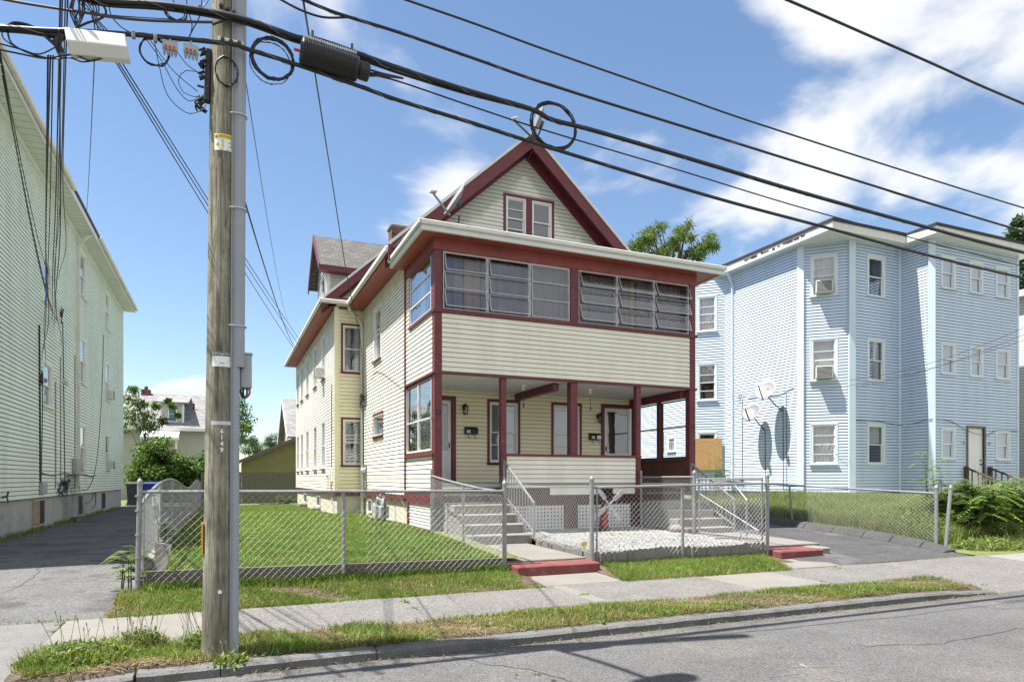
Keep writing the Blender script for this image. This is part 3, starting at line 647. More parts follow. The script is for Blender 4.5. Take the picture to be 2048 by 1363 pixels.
# porch side windows
def multi_window(w, op, cols, zb, name='window', cm=maroon, fm=white, gm=glassd, cw=.05):
    s0, s1, z0, z1 = op
    m = MB(w.tf); m.ring(s0 - cw, s1 + cw, z0 - cw, z1, cw, .0015, .03); wo = m.build(name, cm, w.house)
    m = MB(w.tf); m.ring(s0 + .001, s1 - .001, z0 + .001, z1 - .002, .04, -.03, .027)
    for k in range(1, cols): s = s0 + (s1 - s0) * k / cols; m.box(s - .028, -.029, z0 + .04, s + .028, .028, z1 - .04)
    m.build('frame', fm, wo)
    sw_ = (s1 - s0) / cols
    for k in range(cols):
        a, b = s0 + k * sw_ + (.041 if k == 0 else .029), s0 + (k + 1) * sw_ - (.041 if k == cols - 1 else .029)
        zz = [z0 + .041] + [z0 + (z1 - z0) * q for q in zb] + [z1 - .043]
        for za, zc in zip(zz, zz[1:]):
            m = MB(w.tf); m.box(a, -.002, za + .012, b, .002, zc - .012); m.build('pane', gm, wo)
        m = MB(w.tf)
        for q in zz[1:-1]: m.box(a, -.012, q - .013, b, .022, q + .013)
        m.build('rail', fm, wo)
    return wo
multi_window(ws, (.36, 2.14, 5.16, 6.36), 1, (.34, .67))
wavy(lambda p: Vector((4.3 + p.y, p.x, p.z)), 13.75, 14.3, 5.2, 6.35, 0, .03, .14).build('curtain', curt, HS)
wavy(lambda p: Vector((4.3 + p.y, p.x, p.z)), 15.0, 15.6, 5.2, 6.35, 0, .03, .14).build('curtain', curt, HS)
wsl = Wall(HS, (XL, 15.80), (XL, 13.60), 1.27, 2.09, cream, single=True, name='porch_low_side_wall', zoff=.03)
bx('side_sill', maroon, (3.99, 13.47, 2.092, 4.1, 15.8, 2.14), bevel=.004)
multi_window(wsl, (.04, 2.16, 2.2, 3.76), 2, (.45,), cw=.05)
# -- lower porch
bx('porch_deck', mat('grey deck paint', (.30, .30, .30), .6, var=.1, vscale=4), (4.07, 13.47, 1.42, 10.69, YB - .01, 1.5))
ceil_ = bx('porch_ceiling', ceilm, (4.21, 13.48, 3.80, 10.55, YB - .02, 3.835))
m = MB()
for k in range(62): m.box(4.22 + k * .102, 13.5, 3.797, 4.30 + k * .102, YB - .03, 3.7995)
m.build('ceiling_board', ceilm, ceil_)
for x, wd in ((5.61, .065), (7.345, .09), (9.09, .065)):
    bx('porch_post', maroon, (x - wd, 13.455, 2.152 if x == 7.345 else 1.3, x + wd, 13.455 + 2 * wd, 3.795), bevel=.006)
bx('ceiling_beam', maroon, (6.93, 13.7, 3.62, 7.08, YB - .03, 3.79), bevel=.004)
bx('ceiling_beam', maroon, (10.42, 13.61, 3.60, 10.60, YB - .03, 3.79), bevel=.004)
wr = Wall(HS, (5.69, 13.49), (9.01, 13.49), 1.40, 2.10, cream, single=True, name='porch_rail_wall')
bx('rail_cap', maroon, (5.56, 13.43, 2.10, 9.16, 13.62, 2.15), bevel=.006)
bx('rail_corner', maroon, (9.012, 13.47, 1.2, 9.06, 13.60, 2.098))
bx('rail_drop_board', cream, (6.75, 13.485, 1.24, 8.0, 13.50, 1.399), (8.40, 13.485, 1.25, 9.0, 13.50, 1.399))
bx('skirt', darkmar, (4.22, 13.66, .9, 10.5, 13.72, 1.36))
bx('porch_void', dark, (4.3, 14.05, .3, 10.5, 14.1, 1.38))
def lattice(name, tf, s0, s1, z0, z1, step=.085, w=.05):
    m = MB(tf); s = s0
    while s < s1 - .01: m.box(s, 0, z0, min(s + w, s1), .008, z1); s += step
    z = z0
    while z < z1 - .01: m.box(s0, .0085, z, s1, .0165, min(z + w * .8, z1)); z += step * .95
    return m.build(name, white, HS)
lattice('lattice', lambda p: Vector((p.x, 13.60 - p.y, p.z)), 5.75, 7.15, .46, 1.0)
lattice('lattice', lambda p: Vector((p.x, 13.60 - p.y, p.z)), 7.5, 8.95, .46, 1.0)
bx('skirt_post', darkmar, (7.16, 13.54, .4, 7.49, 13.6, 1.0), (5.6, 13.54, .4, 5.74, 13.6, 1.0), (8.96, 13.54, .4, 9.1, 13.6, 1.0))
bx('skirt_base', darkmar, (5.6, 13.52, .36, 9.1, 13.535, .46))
lattice('lattice', lambda p: Vector((4.075 - p.y, p.x, p.z)), 13.72, 15.55, .52, 1.04, .075)
bx('lattice_frame', maroon, (4.03, 13.6, 1.04, 4.058, 15.7, 1.14), (4.03, 13.6, .42, 4.058, 15.7, .52), (4.029, 15.56, .42, 4.0595, 15.68, 1.14), (4.029, 13.6, .42, 4.0595, 13.71, 1.14))
bx('porch_side_skirt', maroon, (4.035, 13.61, 1.145, 4.1, 15.79, 1.268))
# right end of the lower porch
bx('side_panel', woodd, *[(10.56, 13.62 + k * .165, 1.5, 10.60 + .003 * (k % 2), 13.62 + k * .165 + .16, 2.06) for k in range(14)])
bx('side_panel_sill', maroon, (10.52, 13.605, 2.062, 10.74, YB - .03, 2.12))
bx('side_mullion', maroon, (10.56, 14.66, 2.121, 10.68, 14.80, 3.60), (10.56, 15.78, 2.121, 10.68, YB - .03, 3.6))
m = MB(lambda p: Vector((10.62 + p.y, p.x, p.z))); m.ring(13.61, 14.655, 2.125, 3.598, .04, 0, .03); m.ring(14.81, 15.77, 2.125, 3.598, .04, 0, .03); m.box(13.65, 0, 2.9, 14.61, .03, 2.93); m.box(14.85, 0, 2.9, 15.73, .03, 2.93)
m.build('screen_frame', darkmetal, HS)
bx('outer_side_panel', cream, (10.68, 13.6, 1.2, 10.70, 15.8, 2.06))
# -- back wall of the porch (front wall of the body)
O = lambda a, b, c, d: (a - XL, b - XL, c, d)
DO1, DO2 = O(4.28, 5.22, 1.5, 3.55), O(9.62, 10.50, 1.5, 3.55)
WA, WB = O(6.24, 7.02, 2.02, 3.56), O(8.06, 8.84, 2.02, 3.56)
wb = Wall(HS, (XL, YB), (10.6, YB), 1.5, 3.82, creamy, openings=[DO1, DO2, WA, WB], single=True, name='front_wall')
window(wb, WA, maroon, whitev, curtain='c', bars=(.28,), gm=glass)
window(wb, WB, maroon, whitev, curtain='b', bars=(.28,), gm=glass)
def storm_door(w, op, handed):
    s0, s1, z0, z1 = op
    m = MB(w.tf); m.box(s0 - .11, .0015, z0, s0, .045, z1 + .11); m.box(s1, .0015, z0, s1 + .11, .045, z1 + .11); m.box(s0, .0015, z1, s1, .045, z1 + .11)
    d = m.build('door', maroon, HS, bevel=.004)
    m = MB(w.tf); m.ring(s0 + .01, s1 - .01, z0 + .02, z1 - .01, .09, -.03, .01); m.box(s0 + .1, -.028, z0 + .72, s1 - .1, .008, z0 + .80)
    if handed < 0: m.box(s0 + .1, -.02, z0 + .11, s1 - .1, .0, z0 + .72)
    m.build('storm_frame', white, d, bevel=.004)
    m = MB(w.tf); m.box(s0 + .1, -.012, z0 + .8, s1 - .1, -.008, z1 - .1); m.box(s0 + .1, -.012, z0 + .11, s1 - .1, -.008, z0 + .72); m.build('pane', glassd, d)
    m = MB(w.tf); m.box(s0, -.09, z0, s1, -.06, z1); m.build('door_leaf', mat('dark brown door' + str(handed), (.10, .06, .045), .6), d)
    hs = s1 - .06 if handed < 0 else s0 + .06
    m = MB(w.tf); m.box(hs - .012, .011, z0 + .86, hs + .012, .03, z0 + 1.0); m.tube([(hs, .03, z0 + .97), (hs, .055, z0 + .95), (hs, .03, z0 + .9)], .008); m.build('handle', darkmetal, d)
storm_door(wb, DO1, -1); storm_door(wb, DO2, 1)
# -- gable
RX, RZ, SL = 7.23, 10.42, .908
def glim(z):
    h = max(0, (RZ - .2 - z) / SL); return (max(0, RX - XL - h), min(6.34, RX - XL + h))
AW1, AW2 = O(6.69, 7.25, 7.80, 8.88), O(7.43, 8.0, 7.80, 8.88)
wg = Wall(HS, (XL, YB), (10.4, YB), 6.95, 10.2, creamg, openings=[AW1, AW2], limits=glim, single=True, name='gable_wall')
window(wg, AW1, maroon, whitev, curtain=None, bars=(.22, .72), gm=glassd, cw=.075); window(wg, AW2, maroon, whitev, curtain=None, gm=glassd, cw=.075)
bx('gable_mullion', maroon, (7.325 - .005, YB - .034, 7.73, 7.355 + .005, YB - .002, 8.955))
def gable_roof(y0, y1, xe0, xe1, ze, rx, mt, th=.13, name='roof'):
    zr = ze + SL * (rx - xe0)
    m = MB(); m.prism([(xe0, y0, ze), (rx, y0, zr), (xe1, y0, ze - SL * (xe1 - rx) + (zr - ze)), (xe1, y0, ze - SL * (xe1 - rx) + (zr - ze) - th), (rx, y0, zr - th), (xe0, y0, ze - th)], (0, y1 - y0, 0))
    return m.build(name, mt, HS), zr
gable_roof(15.50, 21.6, 3.54, 10.92, 7.07, RX, roofy)
gable_roof(20.95, 33.7, 2.75, 11.71, 7.07, RX, roofy)
def rake(y, x0, z0, x1, z1, d=.30, th=.04, mt=maroon):
    a, b = Vector((x0, y, z0)), Vector((x1, y, z1)); dr = (b - a).normalized(); nn = Vector((-dr.z, 0, dr.x)) * (1 if dr.x > 0 else -1)
    mm = MB(); mm.prism([a, b, b - Vector((0, 0, d / abs(dr.x))), a - Vector((0, 0, d / abs(dr.x)))], (0, th, 0)); mm.build('rake_board', mt, HS)
    mm = MB(); mm.prism([a + nn * .035, b + nn * .035, b - nn * .03, a - nn * .03], (0, -.025, 0)); mm.build('drip_edge', white, HS)
zr = 7.07 + SL * (RX - 3.54)
rake(15.458, 3.54, 7.07, RX, zr); rake(15.458, 10.92, 7.07, RX, zr)
for x0, sgn in ((3.54, 1), (10.92, -1)):   # rake frieze against the wall and underside
    a, b = Vector((x0, YB - .05, 7.07 - .16)), Vector((RX, YB - .05, zr - .16))
    mm = MB(); mm.prism([a, b, b - Vector((0, 0, .32)), a - Vector((0, 0, .32))], (0, .03, 0)); mm.build('rake_frieze', maroon, HS)
    mm = MB(); mm.prism([a + Vector((0, -.37, .01)), b + Vector((0, -.37, .01)), b + Vector((0, 0, .01)), a + Vector((0, 0, .01))], (0, 0, -.02)); mm.build('rake_soffit', maroon, HS)
# -- left side wall of the front section
wl_ = Wall(HS, (XL, 21.2), (XL, 15.97), 1.2, 6.86, cream, openings=[(1.72, 2.62, 4.98, 6.42), (1.62, 2.86, 2.82, 3.42)], single=True, name='side_wall')
window(wl_, (1.72, 2.62, 4.98, 6.42), whitev, curtain='c', bars=(.5,), split=.62, sill=maroon, gm=glass)
wo = window(wl_, (1.62, 2.86, 2.82, 3.42), maroon, whitev, curtain='b', split=1)
bx('side_soffit', redsof, (3.56, 15.55, 6.865, 4.07, 21.15, 6.895))
bx('side_gutter', offw, (3.46, 15.50, 6.90, 3.555, 21.0, 7.03), bevel=.02)
bx('base_band', maroon, (4.02, 15.97, 1.08, 4.075, 21.18, 1.198))
# -- wing: front face, side wall, pent gable
VO1, VO2 = (.20, .80, 4.93, 6.37), (.20, .80, 2.03, 3.45)
wv = Wall(HS, (3.2, 21.2), (XL, 21.2), 1.2, 6.98, creamy, openings=[(.22, .82, 4.93, 6.37), (.22, .82, 2.03, 3.45)], e=.115, single=True, name='wing_front_wall')
window(wv, (.22, .82, 4.93, 6.37), maroon, whitev, curtain='c', cw=.06); window(wv, (.22, .82, 2.03, 3.45), maroon, whitev, curtain='c', bars=(.1, .16, .22, .58, .66), cw=.06)
wgl = Wall(HS, (2.9, 21.2), (6.2, 21.2), 7.0, 9.9, creamg, limits=lambda z: ((z - 7.07 + .2) / SL - .15 if z > 7.1 else .1, 3.3), name='wing_gable_wall')
rake(20.91, 2.75, 7.07, RX, 7.07 + SL * (RX - 2.75), .26)
a, b = Vector((2.75, 21.15, 6.9)), Vector((RX, 21.15, 6.9 + SL * (RX - 2.75)))
mm = MB(); mm.prism([a, b, b - Vector((0, 0, .28)), a - Vector((0, 0, .28))], (0, .03, 0)); mm.build('rake_frieze', maroon, HS)
mm = MB(); mm.prism([a + Vector((0, -.2, .03)), b + Vector((0, -.2, .03)), b + Vector((0, 0, .03)), a + Vector((0, 0, .03))], (0, 0, -.02)); mm.build('rake_soffit', maroon, HS)
bx('wing_front_gutter', offw, (2.66, 20.80, 6.93, 3.98, 20.90, 7.05), bevel=.02)
bx('wing_pent_soffit', white, (2.76, 20.905, 6.93, 4.05, 21.19, 6.96))
bx('pent_ledge', maroon, (3.1, 20.86, 7.09, 3.75, 20.90, 7.13), (3.28, 21.15, 6.86, 3.75, 21.178, 6.92))
bx('corner_trim', creamy, (3.155, 21.16, 1.2, 3.30, 21.22, 6.92))
ops = []
for y in (23.8, 26.0, 28.5, 30.6, 32.3):
    s = 33.3 - y
    ops += [(s - .42, s + .42, 5.02, 6.50), (s - .42, s + .42, 1.95, 3.55)]
wd = Wall(HS, (3.2, 33.3), (3.2, 21.22), 1.2, 6.92, cream, openings=ops, name='wing_side_wall')
for k, o in enumerate(ops):
    wo = window(wd, o, whitev, whitev, cw=.06, sill=maroon, curtain='f' if k % 3 else 'c')
    if k == 0: ac_unit(wd, (o[0] + o[1]) / 2, o[2] + .04, wo)
bx('wing_soffit', redsof, (2.77, 20.92, 6.93, 3.205, 33.6, 6.96))
bx('wing_gutter', offw, (2.66, 20.905, 6.93, 2.755, 33.65, 7.05), bevel=.02)
bx('wing_base_band', maroon, (3.16, 21.17, 1.08, 3.215, 33.3, 1.198), (3.2155, 21.16, 1.08, 4.03, 21.21, 1.198))
bx('rear_wall', cream, (3.25, 33.31, 1.2, 11.2, 33.36, 7.0)); bx('far_wall', cream, (10.40, 16.0, 1.2, 10.45, 33.3, 6.9))
# -- foundation with small basement windows
fo = bx('foundation', found, (4.10, 15.98, .1, 10.35, 33.2, 1.08), (3.24, 21.24, .1, 4.098, 33.2, 1.08), bevel=.01)
def basement(tf, s0, s1, z0, z1):
    m = MB(tf); m.ring(s0, s1, z0, z1, .05, 0, .03); o = m.build('basement_window', whitev, HS)
    m = MB(tf); m.box(s0 + .051, 0, z0 + .051, s1 - .051, .01, z1 - .051); m.build('pane', mat('basement glass', (.10, .11, .11), .15), o)
for (x, y0, y1) in ((4.098, 18.2, 19.0), (4.098, 20.0, 20.6), (3.238, 25, 25.9), (3.238, 29.2, 30.2)):
    basement(lambda p, x=x: Vector((x - p.y, p.x, p.z)), y0, y1, .58, 1.0)
for (x, y0, y1) in ((4.05, 18.1, 19.1), (3.2, 29.1, 30.3), (3.2, 24.9, 26.0)):
    bx('window_well', conc, (x - .28, y0, .4, x + .03, y1, .56), bevel=.02)
# -- dormer
DX, DY0, DY1, DZ = 3.35, 24.0, 26.5, 9.05
wdn = Wall(HS, (DX, DY0), (7.0, DY0), 7.4, DZ, creamg, name='dormer_side_wall')
dh = lambda z: (max(0, (z - DZ) / .95) if z > DZ else 0, 2.5 - (max(0, (z - DZ) / .95) if z > DZ else 0))
wdl = Wall(HS, (DX, DY1), (DX, DY0), 7.2, DZ + 1.15, creamg, openings=[(.75, 1.75, 7.75, 8.95)], limits=dh, name='dormer_front_wall')
window(wdl, (.75, 1.75, 7.75, 8.95), maroon, whitev, curtain='f')
bx('dormer_corner', whitev, (DX - .03, DY0 - .03, 7.2, DX + .08, DY0 + .06, DZ))
ym = (DY0 + DY1) / 2; rzz = DZ + .95 * (DY1 - DY0) / 2 + .22
m = MB(); m.prism([(DX - .32, DY0 - .35, DZ - .1), (DX - .32, ym, rzz), (DX - .32, DY1 + .35, DZ - .1), (DX - .32, DY1 + .35, DZ - .2), (DX - .32, ym, rzz - .1), (DX - .32, DY0 - .35, DZ - .2)], (4.2, 0, 0)); m.build('dormer_roof', roofg, HS)
for ya in (DY0 - .36, DY1 + .36):
    m = MB(); m.prism([(DX - .35, ya, DZ - .09), (DX - .35, ym, rzz + .02), (DX - .35, ym, rzz - .24), (DX - .35, ya, DZ - .34)], (.04, 0, 0)); m.build('dormer_rake', maroon, HS)
bx('dormer_fascia', maroon, (DX - .30, DY0 - .36, DZ - .30, 7.0, DY0 - .33, DZ - .10), (DX - .30, DY0 - .329, DZ - .30, 7, DY0 - .02, DZ - .27))
# -- chimney
ch = bx('chimney', brick, (5.55, 23.75, 9.0, 6.12, 24.3, 10.62))
bx('chimney_cap', conc, (5.50, 23.70, 10.62, 6.17, 24.35, 10.74), parent=ch, bevel=.03); bx('flue', dark, (5.68, 23.88, 10.742, 5.98, 24.16, 10.80), parent=ch)
# -- downspouts
downspout('downspout', [(3.55, 20.9, 6.92), (3.6, 20.95, 6.75), (3.92, 21.05, 6.5), (3.985, 21.08, 6.35), (3.985, 21.08, .55)], offw, HS, .085)
downspout('downspout', [(4.0, 15.76, 6.6), (4.0, 15.74, 4.0), (4.0, 15.75, 1.3)], maroon, HS, .03)
# -- porch lights, mailboxes, numbers
def lantern(x, z):
    m = MB(); y = YB - .016
    m.box(x - .045, y - .012, z - .03, x + .045, y, z + .10); m.beam((x, y - .01, z + .05), (x, y - .09, z + .09), .02, .02)
    o = m.build('lantern', lampb, HS)
    m = MB(); m.lathe([(.02, .16), (.025, .13), (.09, .08), (.085, .07), (.012, .07)], (x, y - .11, z - .04), 6); m.lathe([(.055, -.12), (.055, -.10), (.02, -.10)], (x, y - .11, z - .04), 6)
    for k in range(6):
        a = math.pi / 3 * k; m.beam((x + .055 * math.cos(a), y - .11 + .055 * math.sin(a), z - .15), (x + .075 * math.cos(a), y - .11 + .075 * math.sin(a), z + .03), .008, .008)
    m.build('lantern_cage', lampb, o)
    m = MB(); m.lathe([(.045, -.10), (.062, .065)], (x, y - .11, z - .04), 6); m.build('lantern_glass', glass, o)
lantern(5.55, 3.36); lantern(9.42, 3.28)
def mailbox(x, z, num):
    y = YB - .018; m = MB(); m.prism([(x - .17, y, z), (x - .17, y - .10, z), (x - .17, y - .11, z + .12), (x - .17, y - .05, z + .18), (x - .17, y, z + .19)], (.34, 0, 0))
    for s in (-.08, .1): m.tube([(x + s, y - .06, z), (x + s, y - .06, z - .07), (x + s + .02, y - .07, z - .10), (x + s + .05, y - .07, z - .08)], .007)
    o = m.build('mailbox', blackp, HS)
    m = MB(); m.box(x - .13, y - .1085, z + .03, x - .04, y - .103, z + .11); m.build('number_plate', paper, o)
    put_text('number', num, .07, (x - .085, y - .1095, z + .07), (1, 0, 0), (0, 0, 1), inkb, o)
    return o
mailbox(5.72, 2.72, '53'); mb2 = mailbox(9.3, 2.66, '55')
m = MB(); m.box(9.33, YB - .135, 2.68, 9.45, YB - .13, 2.78); m.build('letter', paper, mb2)
put_text('house_number', '53', .15, (4.118, 13.42, 2.98), (1, 0, 0), (0, 0, 1), inkb, HS, .01)
put_text('house_number', '55', .13, (10.65, 13.42, 2.87), (1, 0, 0), (0, 0, 1), inkb, HS, .01)
for x in (6.45, 8.25):
    m = MB(); m.lathe([(.06, 0), (.05, -.03), (.025, -.05), (.03, -.12), (.01, -.13)], (x, 14.3, 3.796), 10); o = m.build('ceiling_light', paper, HS)
    m = MB(); m.tube([(x, 14.3, 3.66), (x + .01, 14.3, 3.35)], .006); m.lathe([(.02, -.05), (.02, .03)], (x + .01, 14.3, 3.33), 6); m.build('pull_chain', darkmetal, o)
m = MB(); m.box(6.33, YB + .018, 2.42, 6.38, YB + .019, 2.47); m.build('alarm_sticker', redm, HS)
# -- meters, conduits and boxes on the side
mt_ = bx('electric_meter', galv, (4.0, 20.55, 1.55, 4.038, 20.85, 2.05), (3.99, 20.5, 1.3, 4.038, 20.62, 1.54), (3.985, 20.66, 1.0, 4.038, 20.72, 1.55), bevel=.01)
m = MB(); m.lathe([(.1, 0), (.1, .08), (.07, .12)], (4.0, 20.7, 1.85), 14, Matrix(((0, 0, -1), (0, 1, 0), (1, 0, 0)))); m.build('meter_glass', alu, mt_)
bx('junction_box', offw, (3.155, 21.55, 1.5, 3.18, 21.95, 1.95), (3.14, 22.05, 1.35, 3.18, 22.2, 1.9), bevel=.008)
m = MB(); m.tube([(3.165, 21.75, 1.5), (3.165, 21.75, 1.0), (3.17, 21.5, .6)], .02); m.tube([(3.165, 21.8, 1.95), (3.165, 21.8, 4.6)], .018); m.tube([(3.165, 22.6, 1.2), (3.165, 22.6, 1.7), (3.165, 23.2, 1.72)], .012); m.build('conduit', galv, HS)
gm_ = thing('gas_meter', 'grey gas meters with pipes at the side of the cream house', 'gas meter', (3.7, 17.1, .5))
for y in (16.75, 17.35):
    m = MB(); m.box(3.60, y - .14, .62, 3.82, y + .14, .92); m.lathe([(.13, -.05), (.15, 0), (.13, .06)], (3.7, y, .98), 12, Matrix(((0, 0, 1), (0, 1, 0), (-1, 0, 0)))); m.build('meter_body', boxgrey, gm_, bevel=.02)
m = MB(); m.tube(smooth_pts([(3.7, 16.6, .45), (3.7, 16.6, 1.05), (3.7, 16.75, 1.15), (3.7, 17.0, 1.15), (3.7, 17.1, 1.2), (3.9, 17.2, 1.28), (4.05, 17.3, 1.28)]), .025, 8); m.tube([(3.7, 17.6, .45), (3.7, 17.6, 1.12), (3.7, 17.3, 1.16)], .025, 8); m.build('pipe', darkmetal, gm_)
m = MB(); m.lathe([(.09, -.03), (.10, 0), (.09, .03)], (3.62, 17.05, 1.05), 14, Matrix(((0, 0, 1), (0, 1, 0), (-1, 0, 0)))); m.build('regulator', galv, gm_)
# wire tangle at the service entrance
def squiggle(c, r, n, seed, flat=None):
    rr = random.Random(seed); pts = []
    for i in range(n): pts.append(Vector(c) + Vector((rr.uniform(-1, 1) * r * (flat[0] if flat else 1), rr.uniform(-1, 1) * r * (flat[1] if flat else 1), rr.uniform(-1, 1) * r * (flat[2] if flat else 1))))
    return smooth_pts(pts, 5)
m = MB()
for k in range(3): m.tube(squiggle((3.95, 20.9, 4.0), .22, 7, k + 5, (.3, 1, 1)), .008, 5)
m.tube([(3.97, 20.85, 4.05), (3.97, 20.8, 3.4), (3.97, 20.75, 2.05)], .022, 6); m.lathe([(.05, -.08), (.06, .05), (.02, .1)], (3.96, 20.85, 4.1), 8)
m.build('service_head', darkmetal, HS)
m = MB(); m.tube(sag((4.03, 20.6, 3.75), (4.03, 15.9, .95), .25, 20), .006, 4); m.build('loose_cable', galv, HS)
# ---------------------------------------------------------------- blue three-decker
BH = thing('apartment_house', 'pale blue three storey house with bay windows and flat roof', 'house', (22, 15, .9))
BZ0, BZ1 = 1.13, 9.56
def bb(name, mt, *b, parent=None, bevel=0):
    os_ = []
    for q in b: m = MB(); m.box(*q); os_.append(m.build(name, mt, parent or BH, bevel=bevel))
    return os_[0]
fl = [(7.80, 9.13), (4.93, 6.32), (2.10, 3.43)]
# side wall
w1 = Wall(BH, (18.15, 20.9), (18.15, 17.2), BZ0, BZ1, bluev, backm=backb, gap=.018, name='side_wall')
A, B = (18.15, 17.2), (19.3, 16.05)
L = math.dist(A, B)
oa = [(L * .24, L * .70, a, b) for a, b in fl]
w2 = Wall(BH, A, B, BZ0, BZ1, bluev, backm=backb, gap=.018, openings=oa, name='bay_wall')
for k, o in enumerate(oa):
    wo = window(w2, o, bluet, whitev, cw=.06, curtain='b' if k == 1 else 'f', bars=((.72,) if k < 2 else (.24, .74)), sill=bluet, gm=glassd)
    if k < 2: ac_unit(w2, (o[0] + o[1]) / 2, o[2] + .05, wo, .52, .40)
of = [(20.03 - 19.3, 20.80 - 19.3, a, b) for a, b in fl]
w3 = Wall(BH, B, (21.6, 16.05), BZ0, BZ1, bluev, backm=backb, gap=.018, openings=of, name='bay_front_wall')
for k, o in enumerate(of): window(w3, o, bluet, whitev, cw=.055, curtain=[None, 'c', 'h'][k], gm=glassd, sill=bluet)
w4 = Wall(BH, (21.6, 16.05), (21.6, 14.92), BZ0 - .3, BZ1, bluev, backm=backb, gap=.018, name='return_wall')
fx = [(22.10, 22.76), (23.58, 24.22), (25.0, 25.72)]
fz = [(8.0, 9.05), (5.13, 6.15), (2.27, 3.28)]
ofr = [(a - 21.6, b - 21.6, c, d) for (c, d) in fz for (a, b) in fx]; ofr.remove((fx[1][0] - 21.6, fx[1][1] - 21.6, *fz[2]))
dop = (23.42 - 21.6, 24.30 - 21.6, 1.16, 3.36)
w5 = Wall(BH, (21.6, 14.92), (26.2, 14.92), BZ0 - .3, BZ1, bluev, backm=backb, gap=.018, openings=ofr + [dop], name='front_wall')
for k, o in enumerate(ofr): window(w5, o, bluet, whitev, cw=.045, curtain=['f', None, 'f', None, None, 'h', 'c', 'h'][k], sill=bluet, gm=glassd)
m = MB(w5.tf); m.box(dop[0] - .06, .0015, 1.16, dop[0], .06, 3.36); m.box(dop[1], .0015, 1.16, dop[1] + .06, .06, 3.36); m.box(dop[0] - .06, .0015, 3.36, dop[1] + .06, .06, 3.42)
dr = m.build('door', woodg, BH)
m = MB(w5.tf); m.box(dop[0] + .001, -.06, 1.17, dop[1] - .001, -.03, 3.355)
dl = m.build('door_leaf', whitev, dr)
m = MB(w5.tf)
for (a, b, c, d) in ((.1, .34, 2.55, 3.2), (.46, .72, 2.55, 3.2), (.1, .34, 1.95, 2.42), (.46, .72, 1.95, 2.42), (.1, .34, 1.3, 1.82), (.46, .72, 1.3, 1.82)): m.ring(dop[0] + a, dop[0] + b, c, d, .02, -.031, -.022)
m.build('door_panel', whitev, dr)
m = MB(w5.tf); m.lathe([(.02, 0), (.03, .02), (.03, .05), (.01, .06)], (dop[1] - .12, -.03, 2.1), 8, Matrix(((1, 0, 0), (0, 0, 1), (0, 1, 0)))); m.lathe([(.025, 0), (.025, .03)], (dop[1] - .12, -.03, 2.24), 8, Matrix(((1, 0, 0), (0, 0, 1), (0, 1, 0)))); m.build('handle', darkmetal, dr)
put_text('house_number', '57', .14, w5.tf(Vector((1.62, .03, 2.83))), (1, 0, 0), (0, 0, 1), inkb, BH)
put_text('house_number', '59', .14, w5.tf(Vector((2.98, .03, 2.83))), (1, 0, 0), (0, 0, 1), inkb, BH)
# rear bay on the side
C, D = (17.2, 21.85), (18.15, 20.9)
L2 = math.dist(C, D)
ob = [(L2 * .24, L2 * .74, 7.46, 8.82), (L2 * .24, L2 * .74, 4.72, 6.14), (L2 * .24, L2 * .74, 2.1, 3.42)]
w6 = Wall(BH, C, D, BZ0, BZ1, bluev, backm=backb, gap=.018, openings=ob, name='rear_bay_wall')
for k, o in enumerate(ob): window(w6, o, bluet, whitev, cw=.06, curtain=['f', 'h', None][k], bars=(.25, .72), sill=bluet, gm=glassd)
m = MB(w6.tf); m.box(.06, .09, 1.95, 1.24, .105, 3.2); pl = m.build('plywood_sheet', ply); tag(pl, 'bare plywood sheet covering a window of the blue house', 'plywood')
ow = (24.6 - 23.2 - .0, 24.6 - 22.75, 2.78, 3.25)
w7 = Wall(BH, (17.2, 24.6), C, BZ0, BZ1, bluev, backm=backb, gap=.018, openings=[(1.35, 1.8, 2.75, 3.3)], name='rear_bay_side_wall')
wo = window(w7, (1.35, 1.8, 2.75, 3.3), whitev, whitev, split=1, cw=.06, curtain='f', deep=.3)
m = MB(w7.tf)
for k in range(1, 4): s = 1.386 + (1.764 - 1.386) * k / 4; m.box(s - .008, -.018, 2.79, s + .008, -.01, 3.12)
for k in range(4):
    s = 1.386 + (1.764 - 1.386) * (k + .5) / 4
    m.beam((s - .047, -.014, 3.12), (s, -.014, 3.2), .008, .014, up=(0, 1, 0)); m.beam((s + .047, -.014, 3.12), (s, -.014, 3.2), .008, .014, up=(0, 1, 0))
m.build('leaded_bar', whitev, wo)
bb('utility_box', offw, (17.10, 23.55, 2.9, 17.19, 23.95, 3.6))
Wall(BH, (18.15, 38), (18.15, 25.5), BZ0, BZ1, bluev, backm=backb, gap=.018, name='rear_side_wall')
# corner boards
def cornerb(x, y, ang, wd=.10):
    m = MB(); c, s = math.cos(ang), math.sin(ang)
    m.obox((x, y, (BZ0 + BZ1) / 2 - .0), (c * wd, s * wd, 0), (-s * .03, c * .03, 0), (0, 0, (BZ1 - BZ0) / 2)); return m.build('corner_board', bluet, BH)
cornerb(18.17, 17.16, R(-67), .11); cornerb(19.27, 16.03, R(-22), .11); cornerb(21.60, 14.90, R(-45), .1); cornerb(18.16, 20.93, R(-67), .05); cornerb(21.59, 16.03, R(-45), .03); cornerb(26.2, 14.91, 0, .05)
bb('fill_wall', bluev, (21.65, 15.0, .5, 26.2, 30, 9.5), (18.4, 17.3, .5, 26.2, 37.9, 9.5))
